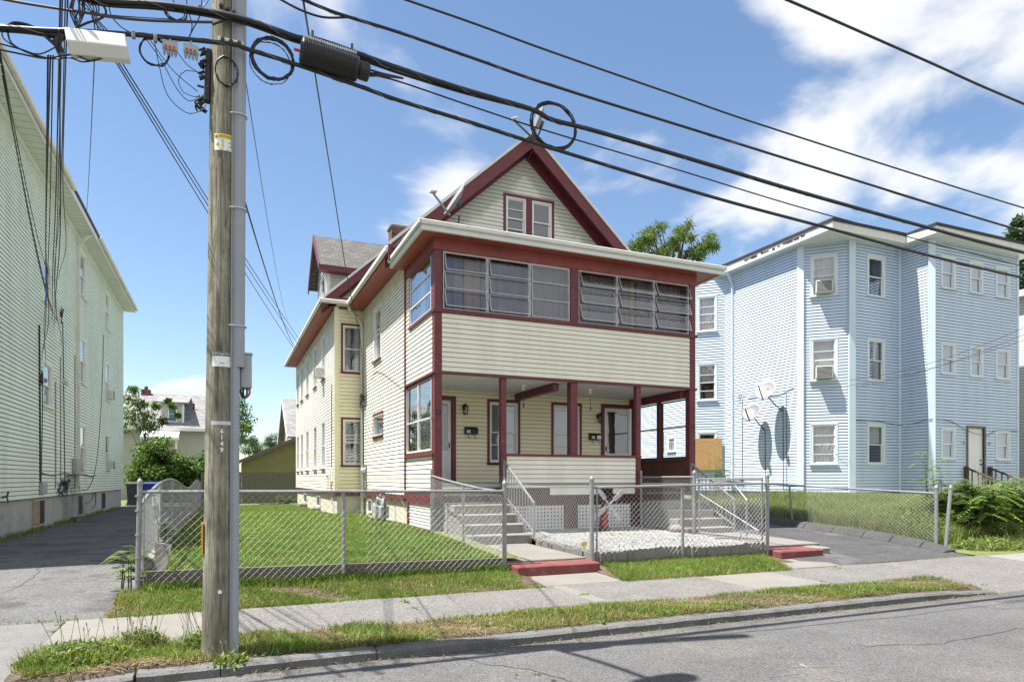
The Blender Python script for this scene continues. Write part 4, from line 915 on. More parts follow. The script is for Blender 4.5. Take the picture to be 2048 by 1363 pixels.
# roof
m = MB(); poly = [(17.80, 38, 0), (17.80, 15.53, 0), (21.2, 15.53, 0), (21.2, 14.47, 0), (26.65, 14.47, 0), (26.65, 38, 0)]
z = lambda h, d=0: [(x + (d if x < 18 or (x < 22 and y < 15) else -d if x > 26 else 0), y + (d if y < 20 else 0), h) for x, y, _ in poly]
m.prism(z(9.562), (0, 0, .02)); m.build('soffit', whitev, BH)
m = MB(); m.prism(z(9.583, .002), (0, 0, .22)); m.build('fascia', offw, BH)
m = MB(); m.prism(z(9.805, -.03), (0, 0, .09)); m.build('roof', tarm, BH)
m = MB()
for k in range(11): y = 16.6 + k * .27 + random.uniform(-.05, .05); m.box(17.785, y, 9.66 + random.uniform(0, .05), 17.80, y + random.uniform(.08, .3), 9.70 + random.uniform(.01, .07))
m.build('peeling_fascia', tarm, BH, kind='stuff')
bb('foundation', stonef, (18.2, 17.25, .4, 26.1, 37, BZ0 - .002)); m = MB(); m.prism([(18.2, 17.2, .4), (19.3, 16.1, .4), (21.62, 16.1, .4), (21.62, 17.4, .4), (18.2, 17.4, .4)], (0, 0, .727)); m.prism([(17.25, 24.6, .4), (17.25, 21.9, .4), (18.15, 21, .4), (18.15, 24.6, .4)], (0, 0, .727)); m.build('bay_foundation', greyf, BH)
bb('front_foundation', greyf, (21.64, 14.95, .4, 26.15, 15.5, BZ0 - .302))
downspout('downspout', [(17.78, 20.4, 9.58), (17.85, 20.4, 9.45), (18.07, 20.42, 9.15), (18.10, 20.42, 8.9), (18.10, 20.42, 1.2)], bluet, BH, .09)
# cables on the blue wall
for (pts, rr) in (([(18.12, 19.9, 4.6), (18.12, 19.92, 1.3)], .012), ([(18.12, 19.6, 4.62), (18.12, 18.1, 4.55), (18.12, 17.4, 4.75)], .008), ([(18.12, 18.75, 3.4), (18.12, 18.73, 1.3)], .011), ([(18.12, 17.9, 4.2), (18.12, 17.88, 1.2)], .011), ([(18.12, 17.75, 4.6), (18.12, 17.73, 1.2)], .008)):
    m = MB(); m.tube(pts, rr, 5); m.build('wall_cable', cable, BH)
m = MB(); m.tube(smooth_pts([(19.3, 16.0, 3.55), (20.4, 16.0, 3.56), (21.55, 15.98, 3.46), (21.55, 15.4, 3.5), (21.56, 14.88, 3.58), (22.6, 14.88, 3.52), (23.3, 14.84, 3.25), (24.3, 14.84, 3.1), (25.0, 14.88, 3.3), (26.2, 14.88, 3.3)]), .009, 5); m.build('draped_cable', cable, BH)
m = MB(); m.tube(squiggle((18.1, 19.95, 4.7), .22, 9, 3, (.15, 1, 1)), .007, 4); m.tube(squiggle((18.1, 18.7, 1.35), .25, 9, 4, (.15, 1, .6)), .007, 4); m.build('cable_tangle', cable, BH)
# wooden front steps of the blue house
ST = thing('wooden_stair', 'brown wooden stair with railings up to the blue house door', 'stairs', (23.9, 14.2, .6))
for k in range(4):
    m = MB(); m.box(23.3, 14.9 - .3 * (k + 1), 1.02 - .18 * k, 24.5, 14.9 - .3 * k + .02, 1.06 - .18 * k); m.build('tread', woodr, ST)
for x in (23.28, 24.55):
    m = MB(); m.beam((x, 14.85, .9), (x, 14.85, 2.02), .12, .12, up=(0, 1, 0)); m.build('newel_post', woodr, ST)
    m = MB(); m.beam((x, 13.15, .3), (x, 13.15, 1.25), .11, .11, up=(0, 1, 0)); m.build('newel_post', woodg, ST)
    m = MB(); m.beam((x, 14.85, 1.98), (x, 13.1, 1.22), .09, .05); m.build('handrail', woodr, ST)
    m = MB(); m.beam((x, 14.85, 1.25), (x, 13.1, .5), .04, .09); m.build('bottom_rail', woodr, ST)
    for k in range(1, 9):
        t = k / 9; m = MB(); m.beam((x, 14.85 - 1.75 * t, 1.25 - .75 * t), (x, 14.85 - 1.75 * t, 1.96 - .76 * t), .035, .035, up=(0, 1, 0)); m.build('baluster', woodg, ST)
# ---------------------------------------------------------------- satellite dishes
def dish(name, label, mast, c, face, Rw, mt, arm_len, up=(0, 0, 1), logo=False, ell=1.12):
    face = Vector(face).normalized(); up = Vector(up); side = up.cross(face).normalized(); u2 = face.cross(side).normalized(); c = Vector(c)
    t = thing(name, label, 'satellite dish', mast[0], 'roof and wall satellite dishes')
    m = MB(); m.tube(mast, .022, 8); m.build('mast', darkmetal, t)
    n = 28; rings = [0, .35, .7, 1]; vs = []; 
    def pt(r, a, off): return c + side * (Rw * r * math.cos(a)) + u2 * (Rw * ell * r * math.sin(a)) + face * (.11 * Rw / .4 * r * r - .05 + off)
    m = MB()
    for off in (0, -.012):
        for r in rings[1:]: vs += [pt(r, 2 * math.pi * k / n, off) for k in range(n)]
    vs += [pt(0, 0, 0), pt(0, 0, -.012)]; fs = []
    for q in (0, 1):
        b = q * 3 * n
        for i in range(2): fs += [(b + i * n + k, b + i * n + (k + 1) % n, b + (i + 1) * n + (k + 1) % n, b + (i + 1) * n + k) for k in range(n)]
        fs += [(6 * n + q, b + k, b + (k + 1) % n) for k in range(n)]
    fs += [(2 * n + k, 2 * n + (k + 1) % n, 5 * n + (k + 1) % n, 5 * n + k) for k in range(n)]
    m.add(vs, fs); ro = m.build('reflector', mt, t, smooth=True)
    m = MB(); m.obox(c - face * .10, side * .05, u2 * .07, face * .045); m.build('bracket', darkmetal, t)
    a0 = c - u2 * Rw * ell * .93 + face * .04; lnb = c + face * arm_len - u2 * Rw * .55
    m = MB(); m.beam(a0 - face * .1, lnb, .03, .04); m.build('arm', mt if mt is dishw else darkmetal, t)
    d = (c - lnb).normalized()
    m = MB(); m.obox(lnb, side * .05, u2 * .03, d * .03)
    for s in (-.05, 0, .05): m.tube([lnb + side * s, lnb + side * s + d * .09 + u2 * .03], [.018, .026], 8)
    m.build('receiver', offw, t)
    if logo:
        m = MB(); 
        for k in range(9): a = R(150 - 28 * k); b = R(150 - 28 * (k + 1)); q = lambda a: c + side * (.07 * math.cos(a) - .0) + u2 * (.10 + .035 * math.sin(a)) + face * (-.03); m.beam(q(a), q(b), .012, .004, up=face)
        m.beam(c + side * .12 + u2 * .02 - face * .035, c - side * .12 + u2 * .02 - face * .035, .015, .004, up=face); m.build('logo_mark', darkmetal, ro)
    return t
dish('satellite_dish', 'white satellite dish higher on the blue wall, nearer the corner board', [(18.13, 17.95, 4.0), (17.85, 18.05, 4.25), (17.62, 18.12, 4.52)], (17.50, 18.08, 4.72), (-.78, -.30, .55), .40, dishw, .55, logo=True)
dish('satellite_dish', 'grey satellite dish lower on the blue wall above two dangling cables', [(18.13, 18.75, 3.35), (17.9, 18.83, 3.6), (17.72, 18.9, 3.85)], (17.62, 18.88, 4.03), (-.78, -.30, .55), .37, dishm, .5)
pA = P(1055, 318, Y=15.85)
dish('satellite_dish', 'grey satellite dish on a bent mast at the gable peak of the cream house', [(pA.x, 15.9, pA.z - .02), (pA.x + .02, 15.6, pA.z + .1), (pA.x + .2, 15.3, pA.z + .75)], P(1076, 245, Y=15.2), (-.92, .12, .34), .43, dishm, .62)
pB = P(916, 446, Y=13.9)
dish('satellite_dish', 'satellite dish seen edge on above the porch cornice of the cream house', [(pB.x - .02, 13.9, 6.86), (pB.x, 13.9, 7.1), (pB.x + .03, 13.9, 7.34)], P(912, 400, Y=13.85), (-.86, -.02, .50), .36, dishw, .52)
# ---------------------------------------------------------------- green three-decker on the left
GH = thing('green_house', 'pale green three storey house beside the shaded driveway', 'house', (-8, 25, .3))
GX = -4.43
go = []
for (ya, yb) in ((26.4, 27.45), (31.7, 32.8)):
    for (c, d) in ((7.8, 9.28), (4.86, 6.38), (1.95, 3.42)): go.append((ya - 13.4, yb - 13.4, c, d))
for (c, d) in ((6.36, 7.52), (3.56, 4.74)): go.append((21.35 - 13.4, 22.4 - 13.4, c, d))
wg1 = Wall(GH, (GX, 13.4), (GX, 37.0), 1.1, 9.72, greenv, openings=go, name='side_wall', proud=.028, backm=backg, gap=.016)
for k, o in enumerate(go):
    wo = window(wg1, o, greent, whitev, cw=.06, curtain=[None, 'h', None, 'h', 'h', None, None, None][k], gm=glassd, sill=greent)
    if k in (4, 5): ac_unit(wg1, (o[0] + o[1]) / 2, o[2] + .04, wo, .5, .36, .25)
def gb(name, mt, *b, parent=None, bevel=0):
    os_ = []
    for q in b: m = MB(); m.box(*q); os_.append(m.build(name, mt, parent or GH, bevel=bevel))
    return os_[0]
gb('body', greenv, (-14, 13.42, 1.1, GX - .5, 36.95, 9.7)); gb('end_wall', greenv, (GX - .5, 36.9, 1.1, GX - .01, 37.02, 9.72), (GX - .5, 13.38, 1.1, GX - .01, 13.48, 9.72))
gb('corner_board', greent, (GX - .05, 36.94, 1.1, GX + .025, 37.04, 9.72))
gb('foundation', greyf, (-13.9, 13.45, .1, GX - .06, 36.9, 1.098))
so = gb('soffit', greent, (-14, 13.0, 9.722, GX + .45, 37.4, 9.75))
m = MB()
for k in range(70): m.box(GX + .02, 13.2 + k * .345, 9.717, GX + .44, 13.2 + k * .345 + .012, 9.7215)
m.build('soffit_joint', greyf, so)
gb('fascia', offw, (GX + .452, 12.98, 9.70, GX + .49, 37.42, 9.88)); gb('gutter', offw, (GX + .492, 12.98, 9.80, GX + .60, 22.5, 9.93), (GX + .492, 26.8, 9.80, GX + .60, 37.42, 9.93), bevel=.02)
gb('roof', tarm, (-14, 12.95, 9.885, GX + .52, 37.45, 9.99))
gb('frieze_edge', greenv, (GX + .016, 13.4, 9.60, GX + .03, 37.0, 9.718))
downspout('downspout', [(GX + .5, 26.0, 9.8), (GX + .3, 25.95, 9.6), (GX + .06, 25.9, 9.3), (GX + .06, 25.9, 1.35)], offw, GH, .1)
for (ya, yb) in ((20.6, 21.9), (26.5, 27.3), (31.2, 32.2)):
    m = MB(lambda p: Vector((GX - .058 + p.y, p.x, p.z))); m.ring(ya, yb, .36, 1.06, .04, 0, .02); o = m.build('basement_window', greyf, GH)
    m = MB(lambda p: Vector((GX - .058 + p.y, p.x, p.z))); m.box(ya + .041, 0, .401, yb - .041, .008, 1.019); m.build('pane', dark, o)
m = MB(lambda p: Vector((GX - .048 + p.y, p.x, p.z))); m.box(20.66, 0, .42, 21.3, .012, 1.02); m.build('basement_board', mat('old board', (.30, .24, .17), .9, var=.3, vscale=8), GH)
def wallpipe(name, ya, za, yb, zb, r, mt, off=.03, n=6):
    m = MB(); m.tube([(GX + off, ya, za), (GX + off, (ya + yb) / 2 + .02, (za + zb) / 2), (GX + off, yb, zb)], r, n); return m.build(name, mt, GH)
wallpipe('conduit', 22.75, 1.3, 22.75, 4.35, .025, galv); wallpipe('conduit', 23.4, 1.35, 23.4, 5.2, .022, galv); wallpipe('conduit', 24.0, 1.3, 23.7, 6.3, .015, cable)
wallpipe('wall_cable', 21.0, 1.2, 20.9, 5.6, .03, cable); wallpipe('wall_cable', 21.1, 1.25, 21.3, 4.4, .012, cable); wallpipe('wall_cable', 26.3, 1.2, 26.3, 8.0, .012, cable); wallpipe('wall_cable', 25.5, 1.3, 25.5, 5.6, .012, cable)
m = MB(); m.tube(smooth_pts([(GX + .03, 26.6, 1.25), (GX + .03, 28.0, 1.3), (GX + .03, 29.5, 2.2), (GX + .03, 30.6, 4.5), (GX + .03, 31.2, 7.4)]), .012, 5); m.build('draped_cable', cable, GH)
m = MB()
for k in range(7): m.tube(squiggle((GX + .05, 23.4 + .35 * (k % 4), 1.35), .55, 8, 30 + k, (.08, 1, .45)), .010, 4)
m.tube(smooth_pts([(GX + .04, 21.2, 1.75), (GX + .04, 22.5, 1.7), (GX + .04, 24.0, 1.78), (GX + .04, 25.4, 1.7), (GX + .04, 27, 1.75), (GX + .04, 28.5, 1.68), (GX + .04, 29.4, 1.75)]), .016, 5)
m.tube(smooth_pts([(GX + .03, 27.3, .75), (GX + .03, 28.3, .8), (GX + .03, 29.2, 1.1), (GX + .03, 29.3, .7), (GX + .03, 28.8, .5)]), .012, 5)
m.build('cable_tangle', cable, GH)
gb('meter_box', boxgrey, (GX + .02, 25.1, 1.75, GX + .16, 25.8, 2.25), (GX + .02, 20.95, 1.2, GX + .12, 21.4, 1.5), (GX + .02, 26.05, 1.85, GX + .14, 26.35, 2.15), bevel=.02)
m = MB(); m.lathe([(.05, -.06), (.10, .05), (.09, .1)], (GX + .22, 22.95, 4.42), 10, Matrix(((0, 0, 1), (0, 1, 0), (-1, 0, 0)))); m.beam((GX, 22.8, 4.42), (GX + .2, 22.95, 4.42), .03, .03); m.build('flood_light', offw, GH)
m = MB(); m.tube(squiggle((GX + .06, 21.0, 4.25), .25, 8, 77, (.1, 1, 1)), .012, 5); m.tube(squiggle((GX + .06, 23.55, 6.4), .3, 9, 78, (.1, 1, 1)), .014, 5); m.build('splice_tangle', cable, GH)
m = MB(); m.tube([(GX + .03, 17.7, 1.2), (GX + .12, 17.7, 1.22), (GX + .13, 17.78, 1.32)], .025, 6); m.tube([(GX + .12, 17.7, 1.22), (GX + .14, 17.72, 1.08)], .02, 6); m.build('hose_tap', darkmetal, GH)
# leaning mesh gate panel
GT = thing('leaning_gate', 'green mesh gate panel leaning against the green house', 'gate', (GX + .1, 25, .3))
def gtf(p): return Vector((GX + .32 - p.z * .2, 24.2 + p.x, .30 + p.z))
m = MB(gtf)
for a, b in (((0, 0, 0), (0, 0, 1.45)), ((1.5, 0, .0), (1.5, 0, 1.45)), ((0, 0, 1.4), (1.5, 0, 1.4)), ((0, 0, .03), (1.5, 0, .03))): m.tube([a, b], .03, 8)
m.build('frame', galv, GT)
m = MB(gtf)
for k in range(1, 30): m.tube([(k * .05, 0, .03), (k * .05, 0, 1.4)], .005, 3, False)
for k in range(1, 28): m.tube([(0, 0, .03 + k * .05), (1.5, 0, .03 + k * .05)], .005, 3, False)
m.build('mesh', grnm, GT)
# ---------------------------------------------------------------- stairs
def stair(label, x0, x1, rail_x, gate=False):
    t = thing('concrete_stair', label, 'stairs', ((x0 + x1) / 2, 12.5, .35))
    for k, (y, z) in enumerate(((11.80, .53), (12.13, .71), (12.46, .89), (12.79, 1.07))):
        m = MB(); m.box(x0 + .002 * k, y, z - .19, x1 - .002 * k, 13.5, z); m.build('step', conc, t, bevel=.015)
    m = MB(); m.box(x0, 13.12, 1.072, x1, 13.44, 1.10); m.box(x0, 13.30, 1.24, x1, 13.45, 1.28); m.build('wooden_tread', woodg, t)
    for sx in rail_x:
        r = thing  # railing parts
        a, b = Vector((sx, 13.38, 1.98)), Vector((sx, 11.85, 1.13))
        m = MB(); m.beam(a, b, .04, .03); m.beam(a - Vector((0, 0, .72)), b - Vector((0, 0, .58)), .03, .025); m.build('handrail', galv, t)
        for p, z0 in ((a, 1.2), (b, .40)):
            m = MB(); m.beam((p.x, p.y, z0), p, .035, .035, up=(0, 1, 0)); m.build('rail_post', galv, t)
        for k in range(1, 11):
            q = a.lerp(b, k / 11); lo_ = (a - Vector((0, 0, .72))).lerp(b - Vector((0, 0, .58)), k / 11)
            m = MB(); m.beam(lo_, q, .016, .016, up=(0, 1, 0)); m.build('baluster', galv, t)
    return t
stair('concrete steps up to door 53 of the cream house', 4.25, 5.52, (5.58,))
stair('concrete steps up to door 55 on the right of the cream house', 9.22, 10.5, (10.56,))
rs = hexa('red_step', 3.99, 5.42, 9.07, 9.51, .30, .305, .24, redp, None, .02); tag(rs, 'red painted concrete step at the left path gate', 'step')
rs = hexa('red_step', 9.12, 10.16, 9.06, 9.55, .31, .32, .24, redp, None, .02); tag(rs, 'red painted concrete step by the driveway on the right', 'step')
lb = hexa('landing_block', 10.17, 10.5, 9.2, 10.0, .315, .33, .22, conc, None, .02); tag(lb, 'pale concrete block beside the right red step', 'block')
# ---------------------------------------------------------------- chain link
def chain_mesh(path, zb, zt, mt, parent, a=.046, r=.0019, name='chain_link'):
    """path [(x,y)], zb/zt functions of distance"""
    pts = [Vector((*p, 0)) for p in path]; seg = [(q - p).length for p, q in zip(pts, pts[1:])]; Ltot = sum(seg); cum = np.concatenate([[0], np.cumsum(seg)])
    def pos(s):
        x = np.interp(s, cum, [p.x for p in pts]); y = np.interp(s, cum, [p.y for p in pts]); return x, y
    nw = int(Ltot / a); nz = 26
    I = np.arange(nw)[:, None]; K = np.arange(nz + 1)[None, :]
    S = (I + ((I + K) % 2)) * a; Tt = K / nz
    zb_ = np.vectorize(zb)(S); zt_ = np.vectorize(zt)(S); Z = zb_ + (zt_ - zb_) * (Tt + 0 * S)
    # barbed ends stick out over the top rail a little
    x, y = pos(S); Pn = np.stack([x, y, Z], 2)                # nw, nz+1, 3
    off = .0016 * (((I + K) % 2) * 2 - 1)
    dx = np.gradient(x, axis=0) if nw > 1 else np.zeros_like(x)
    n0 = Vector((pts[-1] - pts[0])).normalized(); nrm = np.array([-n0.y, n0.x, 0])
    Pn = Pn + off[..., None] * nrm
    A = Pn[:, :-1].reshape(-1, 3); B = Pn[:, 1:].reshape(-1, 3); D = B - A; D /= np.linalg.norm(D, axis=1, keepdims=True) + 1e-9
    A = A - D * .001; B = B + D * .001
    u = np.cross(D, nrm); u /= np.linalg.norm(u, axis=1, keepdims=True) + 1e-9; v = np.cross(D, u)
    V = []
    for k in range(3):
        an = 2 * math.pi * k / 3; o = (u * math.cos(an) + v * math.sin(an)) * r; V += [A + o, B + o]
    m_ = len(A); V = np.stack(V, 1).reshape(-1, 3); base = np.arange(m_)[:, None] * 6
    Fq = np.concatenate([base + np.array([[0, 1, 3, 2]]), base + np.array([[2, 3, 5, 4]]), base + np.array([[4, 5, 1, 0]])])
    return nmesh(name, V, Fq, mt, parent, kind='stuff')
def gpost(x, y, z0, z1, r, parent, tilt=(0, 0), cap=True, mt=None):
    m = MB(); tx, ty = tilt
    m.tube([(x, y, z0), (x + tx, y + ty, z1)], r, 10)
    o = m.build('post', mt or galv, parent, smooth=False)
    if cap:
        m = MB(); m.lathe([(r * 1.12, -.03), (r * 1.15, .005), (r * .9, .025), (r * .35, .045), (r * .25, .06)], (x + tx, y + ty, z1), 10); m.build('cap', mt or galv, o, smooth=False)
    return o
def fence(name, label, path, zb, zt, posts, rail=True, a=.046, r=.0019, rr=.021, lowrail=False):
    t = thing(name, label, 'fence', (*path[0], zb(0)), 'chain link fences')
    chain_mesh(path, zb, lambda s: zt(s) + .02, wirem, t, a, r)
    pts = [Vector((*p, 0)) for p in path]; cum = [0]
    for p, q in zip(pts, pts[1:]): cum.append(cum[-1] + (q - p).length)
    if rail:
        n = max(2, int(cum[-1] / .6)); rp = []
        for k in range(n + 1):
            s = cum[-1] * k / n; rp.append((np.interp(s, cum, [p.x for p in pts]), np.interp(s, cum, [p.y for p in pts]), zt(s)))
        m = MB(); m.tube(rp, rr, 8); m.build('top_rail', galv, t)
    for (x, y, z0, z1, rd, tl) in posts: gpost(x, y, z0, z1, rd, t, tl, rd > .028)
    return t
FZ = lambda s: lerp(.255, .235, s / 4.85)
f1 = fence('chain_link_fence', 'front chain link fence along the lawn by the sidewalk', [(-.93, 9.40), (3.92, 9.40)], FZ, lambda s: lerp(1.44, 1.415, s / 4.85),
           [(-.97, 9.40, .05, 1.56, .030, (.03, 0)), (1.53, 9.43, .1, 1.42, .027, (0, 0)), (3.93, 9.40, .05, 1.53, .034, (0, 0))], r=.0023)
m = MB(); m.tube([(-.90, 9.385, .28), (-.89, 9.385, 1.4)], .006, 6)
for z in (.35, .62, .9, 1.2, 1.38): m.lathe([(.04, 0), (.04, .02)], (-.955, 9.40, z), 10); m.beam((-.95, 9.385, z + .01), (-.89, 9.385, z + .01), .012, .02)
m.build('tension_bar', galv, f1)
def side_top(s): return 1.46 + .15 * math.sin((s - 1.2) * .42) * math.exp(-s * .02) - .10 * math.exp(-s * .8)
fence('chain_link_fence', 'side chain link fence between left driveway and lawn with curved top rail', [(-.93, 9.42), (-.93, 34)], lambda s: pw(s, [(0, .42), (5, .5), (25, .4)]), side_top,
      [(-.93, y, .2, side_top(y - 9.42), .024, (0, 0)) for y in (12.2, 15, 18, 21.5, 25, 29, 33)], a=.06, r=.0013)
fence('chain_link_fence', 'chain link fence between lawn and left path, rising to the porch', [(3.93, 9.45), (3.93, 13.25)], lambda s: lerp(.36, .5, s / 3.8), lambda s: lerp(1.40, 1.66, (s / 3.8) ** 1.4),
      [(3.93, 11.3, .3, 1.48, .025, (0, 0)), (3.93, 13.27, .3, 1.79, .03, (0, 0))])
fence('chain_link_fence', 'chain link fence with sagging top beside the pebble garden path', [(5.46, 9.42), (5.46, 13.4)], lambda s: lerp(.4, .5, s / 4), lambda s: 1.44 + .22 * (s / 4) - .10 * math.sin(math.pi * s / 4),
      [], rail=False)
f5 = fence('chain_link_fence', 'chain link fence in front of the white pebble garden', [(5.46, 9.38), (9.1, 9.38)], lambda s: .33, lambda s: lerp(1.46, 1.52, s / 3.6),
      [(5.44, 9.38, .05, 1.60, .036, (0, 0)), (7.24, 9.40, .2, 1.46, .027, (0, 0)), (9.12, 9.38, .1, 1.66, .034, (0, 0))], r=.0023)
m = MB(); m.tube([(5.53, 9.37, .35), (5.53, 9.37, 1.45)], .014, 8); m.build('tension_bar', galv, f5)
fence('chain_link_fence', 'chain link fence on the right of the pebble garden by the porch', [(9.1, 11.45), (9.1, 13.35)], lambda s: .48, lambda s: 1.64,
      [(9.1, 11.42, .3, 1.73, .038, (0, 0)), (9.1, 13.37, .3, 1.80, .026, (0, 0))])
# open gate
G = thing('gate', 'open chain link gate with diagonal brace beside the right steps', 'gate', (9.15, 10.4, .4))
gz0, gz1 = .48, 1.60
m = MB(); m.tube([(9.16, 11.33, gz0), (9.16, 11.33, gz1), (9.16, 9.55, gz1), (9.16, 9.55, gz0), (9.16, 11.33, gz0)], .02, 8); m.build('frame', galv, G)
m = MB(); m.tube([(9.16, 11.3, 1.28), (9.16, 9.6, .62)], .012, 6); m.tube([(9.16, 10.3, 1.5), (9.16, 9.95, 1.2), (9.16, 9.95, .5)], .018, 6); m.build('brace', galv, G)
chain_mesh([(9.16, 11.32), (9.16, 9.56)], lambda s: gz0, lambda s: gz1, wirem, G)
m = MB(); m.box(9.14, 9.50, .62, 9.19, 9.62, .74); m.build('latch', darkmetal, G)
# drive fence on the right, leaning
def dft(s): return lerp(1.30, 1.60, s / 8.5)
fence('chain_link_fence', 'leaning chain link fence between right driveway and weedy lawn', [(13.42, 9.12), (13.45, 17.6)], lambda s: lerp(.33, .58, s / 8.5), dft,
      [(13.40, 9.15, .1, 1.42, .036, (0, 0)), (13.50, 9.03, .1, 1.42, .034, (.12, -.03)), (13.40, 12.9, .35, 1.46, .028, (-.13, 0)), (13.45, 17.6, .4, 1.65, .03, (0, 0))], a=.05, r=.0022)
fence('chain_link_fence', 'low chain link fence behind the sumac bush near the wooden stair', [(17.5, 10.6), (30, 10.6)], lambda s: .5, lambda s: 1.32, [(x, 10.6, .3, 1.36, .03, (0, 0)) for x in (17.5, 20.5, 23.5, 26.5)], a=.05, r=.003)
# timber boards at the foot of the lawn
tb = thing('timber_edging', 'weathered timber boards edging the front of the lawn', 'edging', (1.5, 9.47, .3))
for (a, b) in ((-.88, 1.5), (1.51, 3.9)):
    m = MB(); m.add([(a, 9.44, .17), (b, 9.44, .17), (b, 9.48, .17), (a, 9.48, .17), (a, 9.44, lerp(.455, .40, (a + .9) / 4.8)), (b, 9.44, lerp(.455, .40, (b + .9) / 4.8)), (b, 9.48, lerp(.455, .40, (b + .9) / 4.8)), (a, 9.48, lerp(.455, .40, (a + .9) / 4.8))],
                     [(0, 3, 2, 1), (4, 5, 6, 7), (0, 1, 5, 4), (1, 2, 6, 5), (2, 3, 7, 6), (3, 0, 4, 7)]); m.build('board', woodb, tb, bevel=.008)
m = MB(); m.box(-.92, 9.43, .1, 1.2, 9.439, .26); m.build('board', woodb, tb)
se = thing('concrete_edging', 'low pale concrete edging inside the left side fence', 'edging', (-.85, 15, .3))
y = 9.7
while y < 30:
    L_ = random.uniform(1.3, 2.2); m = MB(); z1 = lawn_h(-.9, y) + .17 + random.uniform(-.02, .02); m.add([(-.98, y, .1), (-.80, y, .1), (-.82, y, z1), (-.95, y, z1), (-.98, y + L_ - .03, .1), (-.80, y + L_ - .03, .1), (-.82, y + L_ - .03, z1 + .01), (-.95, y + L_ - .03, z1 + .01)], [(0, 1, 2, 3), (7, 6, 5, 4), (0, 4, 5, 1), (1, 5, 6, 2), (2, 6, 7, 3), (3, 7, 4, 0)]); m.build('kerb_block', conc, se, bevel=.02); y += L_
cb = MB(); cb.add([(-.80, 9.62, .40), (-.68, 9.55, .40), (-.60, 9.56, .76), (-.80, 9.64, .79), (-.80, 9.64, .40), (-.68, 9.57, .40), (-.60, 9.58, .76), (-.80, 9.66, .79)], [(0, 1, 2, 3), (7, 6, 5, 4), (0, 4, 5, 1), (1, 5, 6, 2), (2, 6, 7, 3), (3, 7, 4, 0)]); o = cb.build('loose_panel', conc); tag(o, 'pale loose panel leaning inside the lawn fence corner', 'panel')
# scalloped concrete edging round the pebble garden
ed = thing('scalloped_edging', 'scalloped concrete edging blocks around the white pebble garden', 'edging', (7.2, 9.45, .2))
me_c = {}
def edging_block(x, y, ang, h):
    k = 'e'
    if k not in me_c:
        m = MB(); n = 6; prof = [(-.05, 0), (.05, 0)] + [(.05 * math.cos(math.pi * i / n), .9 + .1 * math.sin(math.pi * i / n)) for i in range(n + 1)]
        m.prism([(p, -.025, q) for p, q in prof], (0, .05, 0)); o = m.build('edging_block', conc, ed); me_c[k] = o.data; bpy.data.objects.remove(o)
    o = bpy.data.objects.new('edging_block', me_c[k]); reg(o, ed, Matrix.Translation((x, y, .14)) @ Matrix.Rotation(ang, 4, 'Z') @ Matrix.Rotation(random.uniform(-.08, .08), 4, 'X') @ Matrix.Diagonal((1, 1, h, 1)))
x = 5.55
while x < 9.05:
    yy = 9.44 - .07 * abs(math.sin((x - 5.5) * 1.75)); edging_block(x, yy, .12 * math.cos((x - 5.5) * 3.5), .30 + .02 * math.sin(x * 3) + random.uniform(-.012, .012)); x += .102
y = 9.6
while y < 11.6: edging_block(5.53 + .02 * math.sin(y * 3), y, R(90), .30 + random.uniform(-.03, .01)); y += .11
# pebble bed
def peb_h(x, y): return .405 + .05 * math.sin(math.pi * (x - 5.5) / 3.6) * math.sin(math.pi * min(1, (y - 9.4) / 3.2)) + .05 * (y - 9.5) / 3.9
grid_sheet('pebble_bed', np.linspace(5.56, 9.06, 25), np.linspace(9.46, 13.6, 25), peb_h, pebbase, kind='structure')
ico_v, ico_f = None, None
bm = bmesh.new(); bmesh.ops.create_icosphere(bm, subdivisions=1, radius=1); ico_v = np.array([v.co[:] for v in bm.verts]); ico_f = np.array([[v.index for v in f.verts] for f in bm.faces]); bm.free()
def pebbles(name, n, fx, fy, hf, s0, s1, mt, label, cat):
    xs_, ys_ = fx(n), fy(n); zs_ = np.vectorize(hf)(xs_, ys_); sc = rng.uniform(s0, s1, (n, 3)) * np.array([1, 1, .6]); ang = rng.uniform(0, 6.28, n)
    V = ico_v[None] * sc[:, None] * (1 + rng.uniform(-.2, .2, (n, len(ico_v), 1))); c, s = np.cos(ang)[:, None], np.sin(ang)[:, None]
    V = np.stack([V[..., 0] * c - V[..., 1] * s, V[..., 0] * s + V[..., 1] * c, V[..., 2]], 2) + np.stack([xs_, ys_, zs_ + s0 * .3], 1)[:, None]
    Fq = (ico_f[None] + (np.arange(n) * len(ico_v))[:, None, None]).reshape(-1, 3); o = nmesh(name, V.reshape(-1, 3), Fq, mt); return tag(o, label, cat, kind='stuff')
pebbles('pebbles', 11000, lambda n: rng.uniform(5.62, 9.02, n), lambda n: rng.uniform(9.5, 13.5, n), peb_h, .008, .042, pebm, 'white pebbles covering the small front garden', 'pebbles')
# windmill ornament
WM_ = P(1208, 1058, Y=12.7); wx, wy, wz = WM_.x, 12.7, peb_h(WM_.x, 12.7)
W_ = thing('garden_windmill', 'red and white windmill ornament standing on the pebbles', 'garden ornament', (wx, wy, wz))
m = MB(); m.lathe([(.13, 0), (.12, .10), (.08, .46), (.075, .48)], (wx, wy, wz), 6); m.build('tower', mat('faded red wood', (.26, .03, .025), .7, var=.25, vscale=9, col2=(.12, .05, .03), c2scale=9), W_)
m = MB(); m.lathe([(.132, .02), (.122, .10)], (wx, wy, wz), 6); m.build('tower_band', woodr, W_)
m = MB(); m.lathe([(.10, .48), (.09, .53), (.02, .68)], (wx, wy, wz), 6); m.build('cap_roof', woodr, W_)
hub = Vector((wx, wy - .2, wz + .60)); m = MB(); m.tube([hub + Vector((0, .2, 0)), hub], .02, 8); m.build('hub', darkmetal, W_)
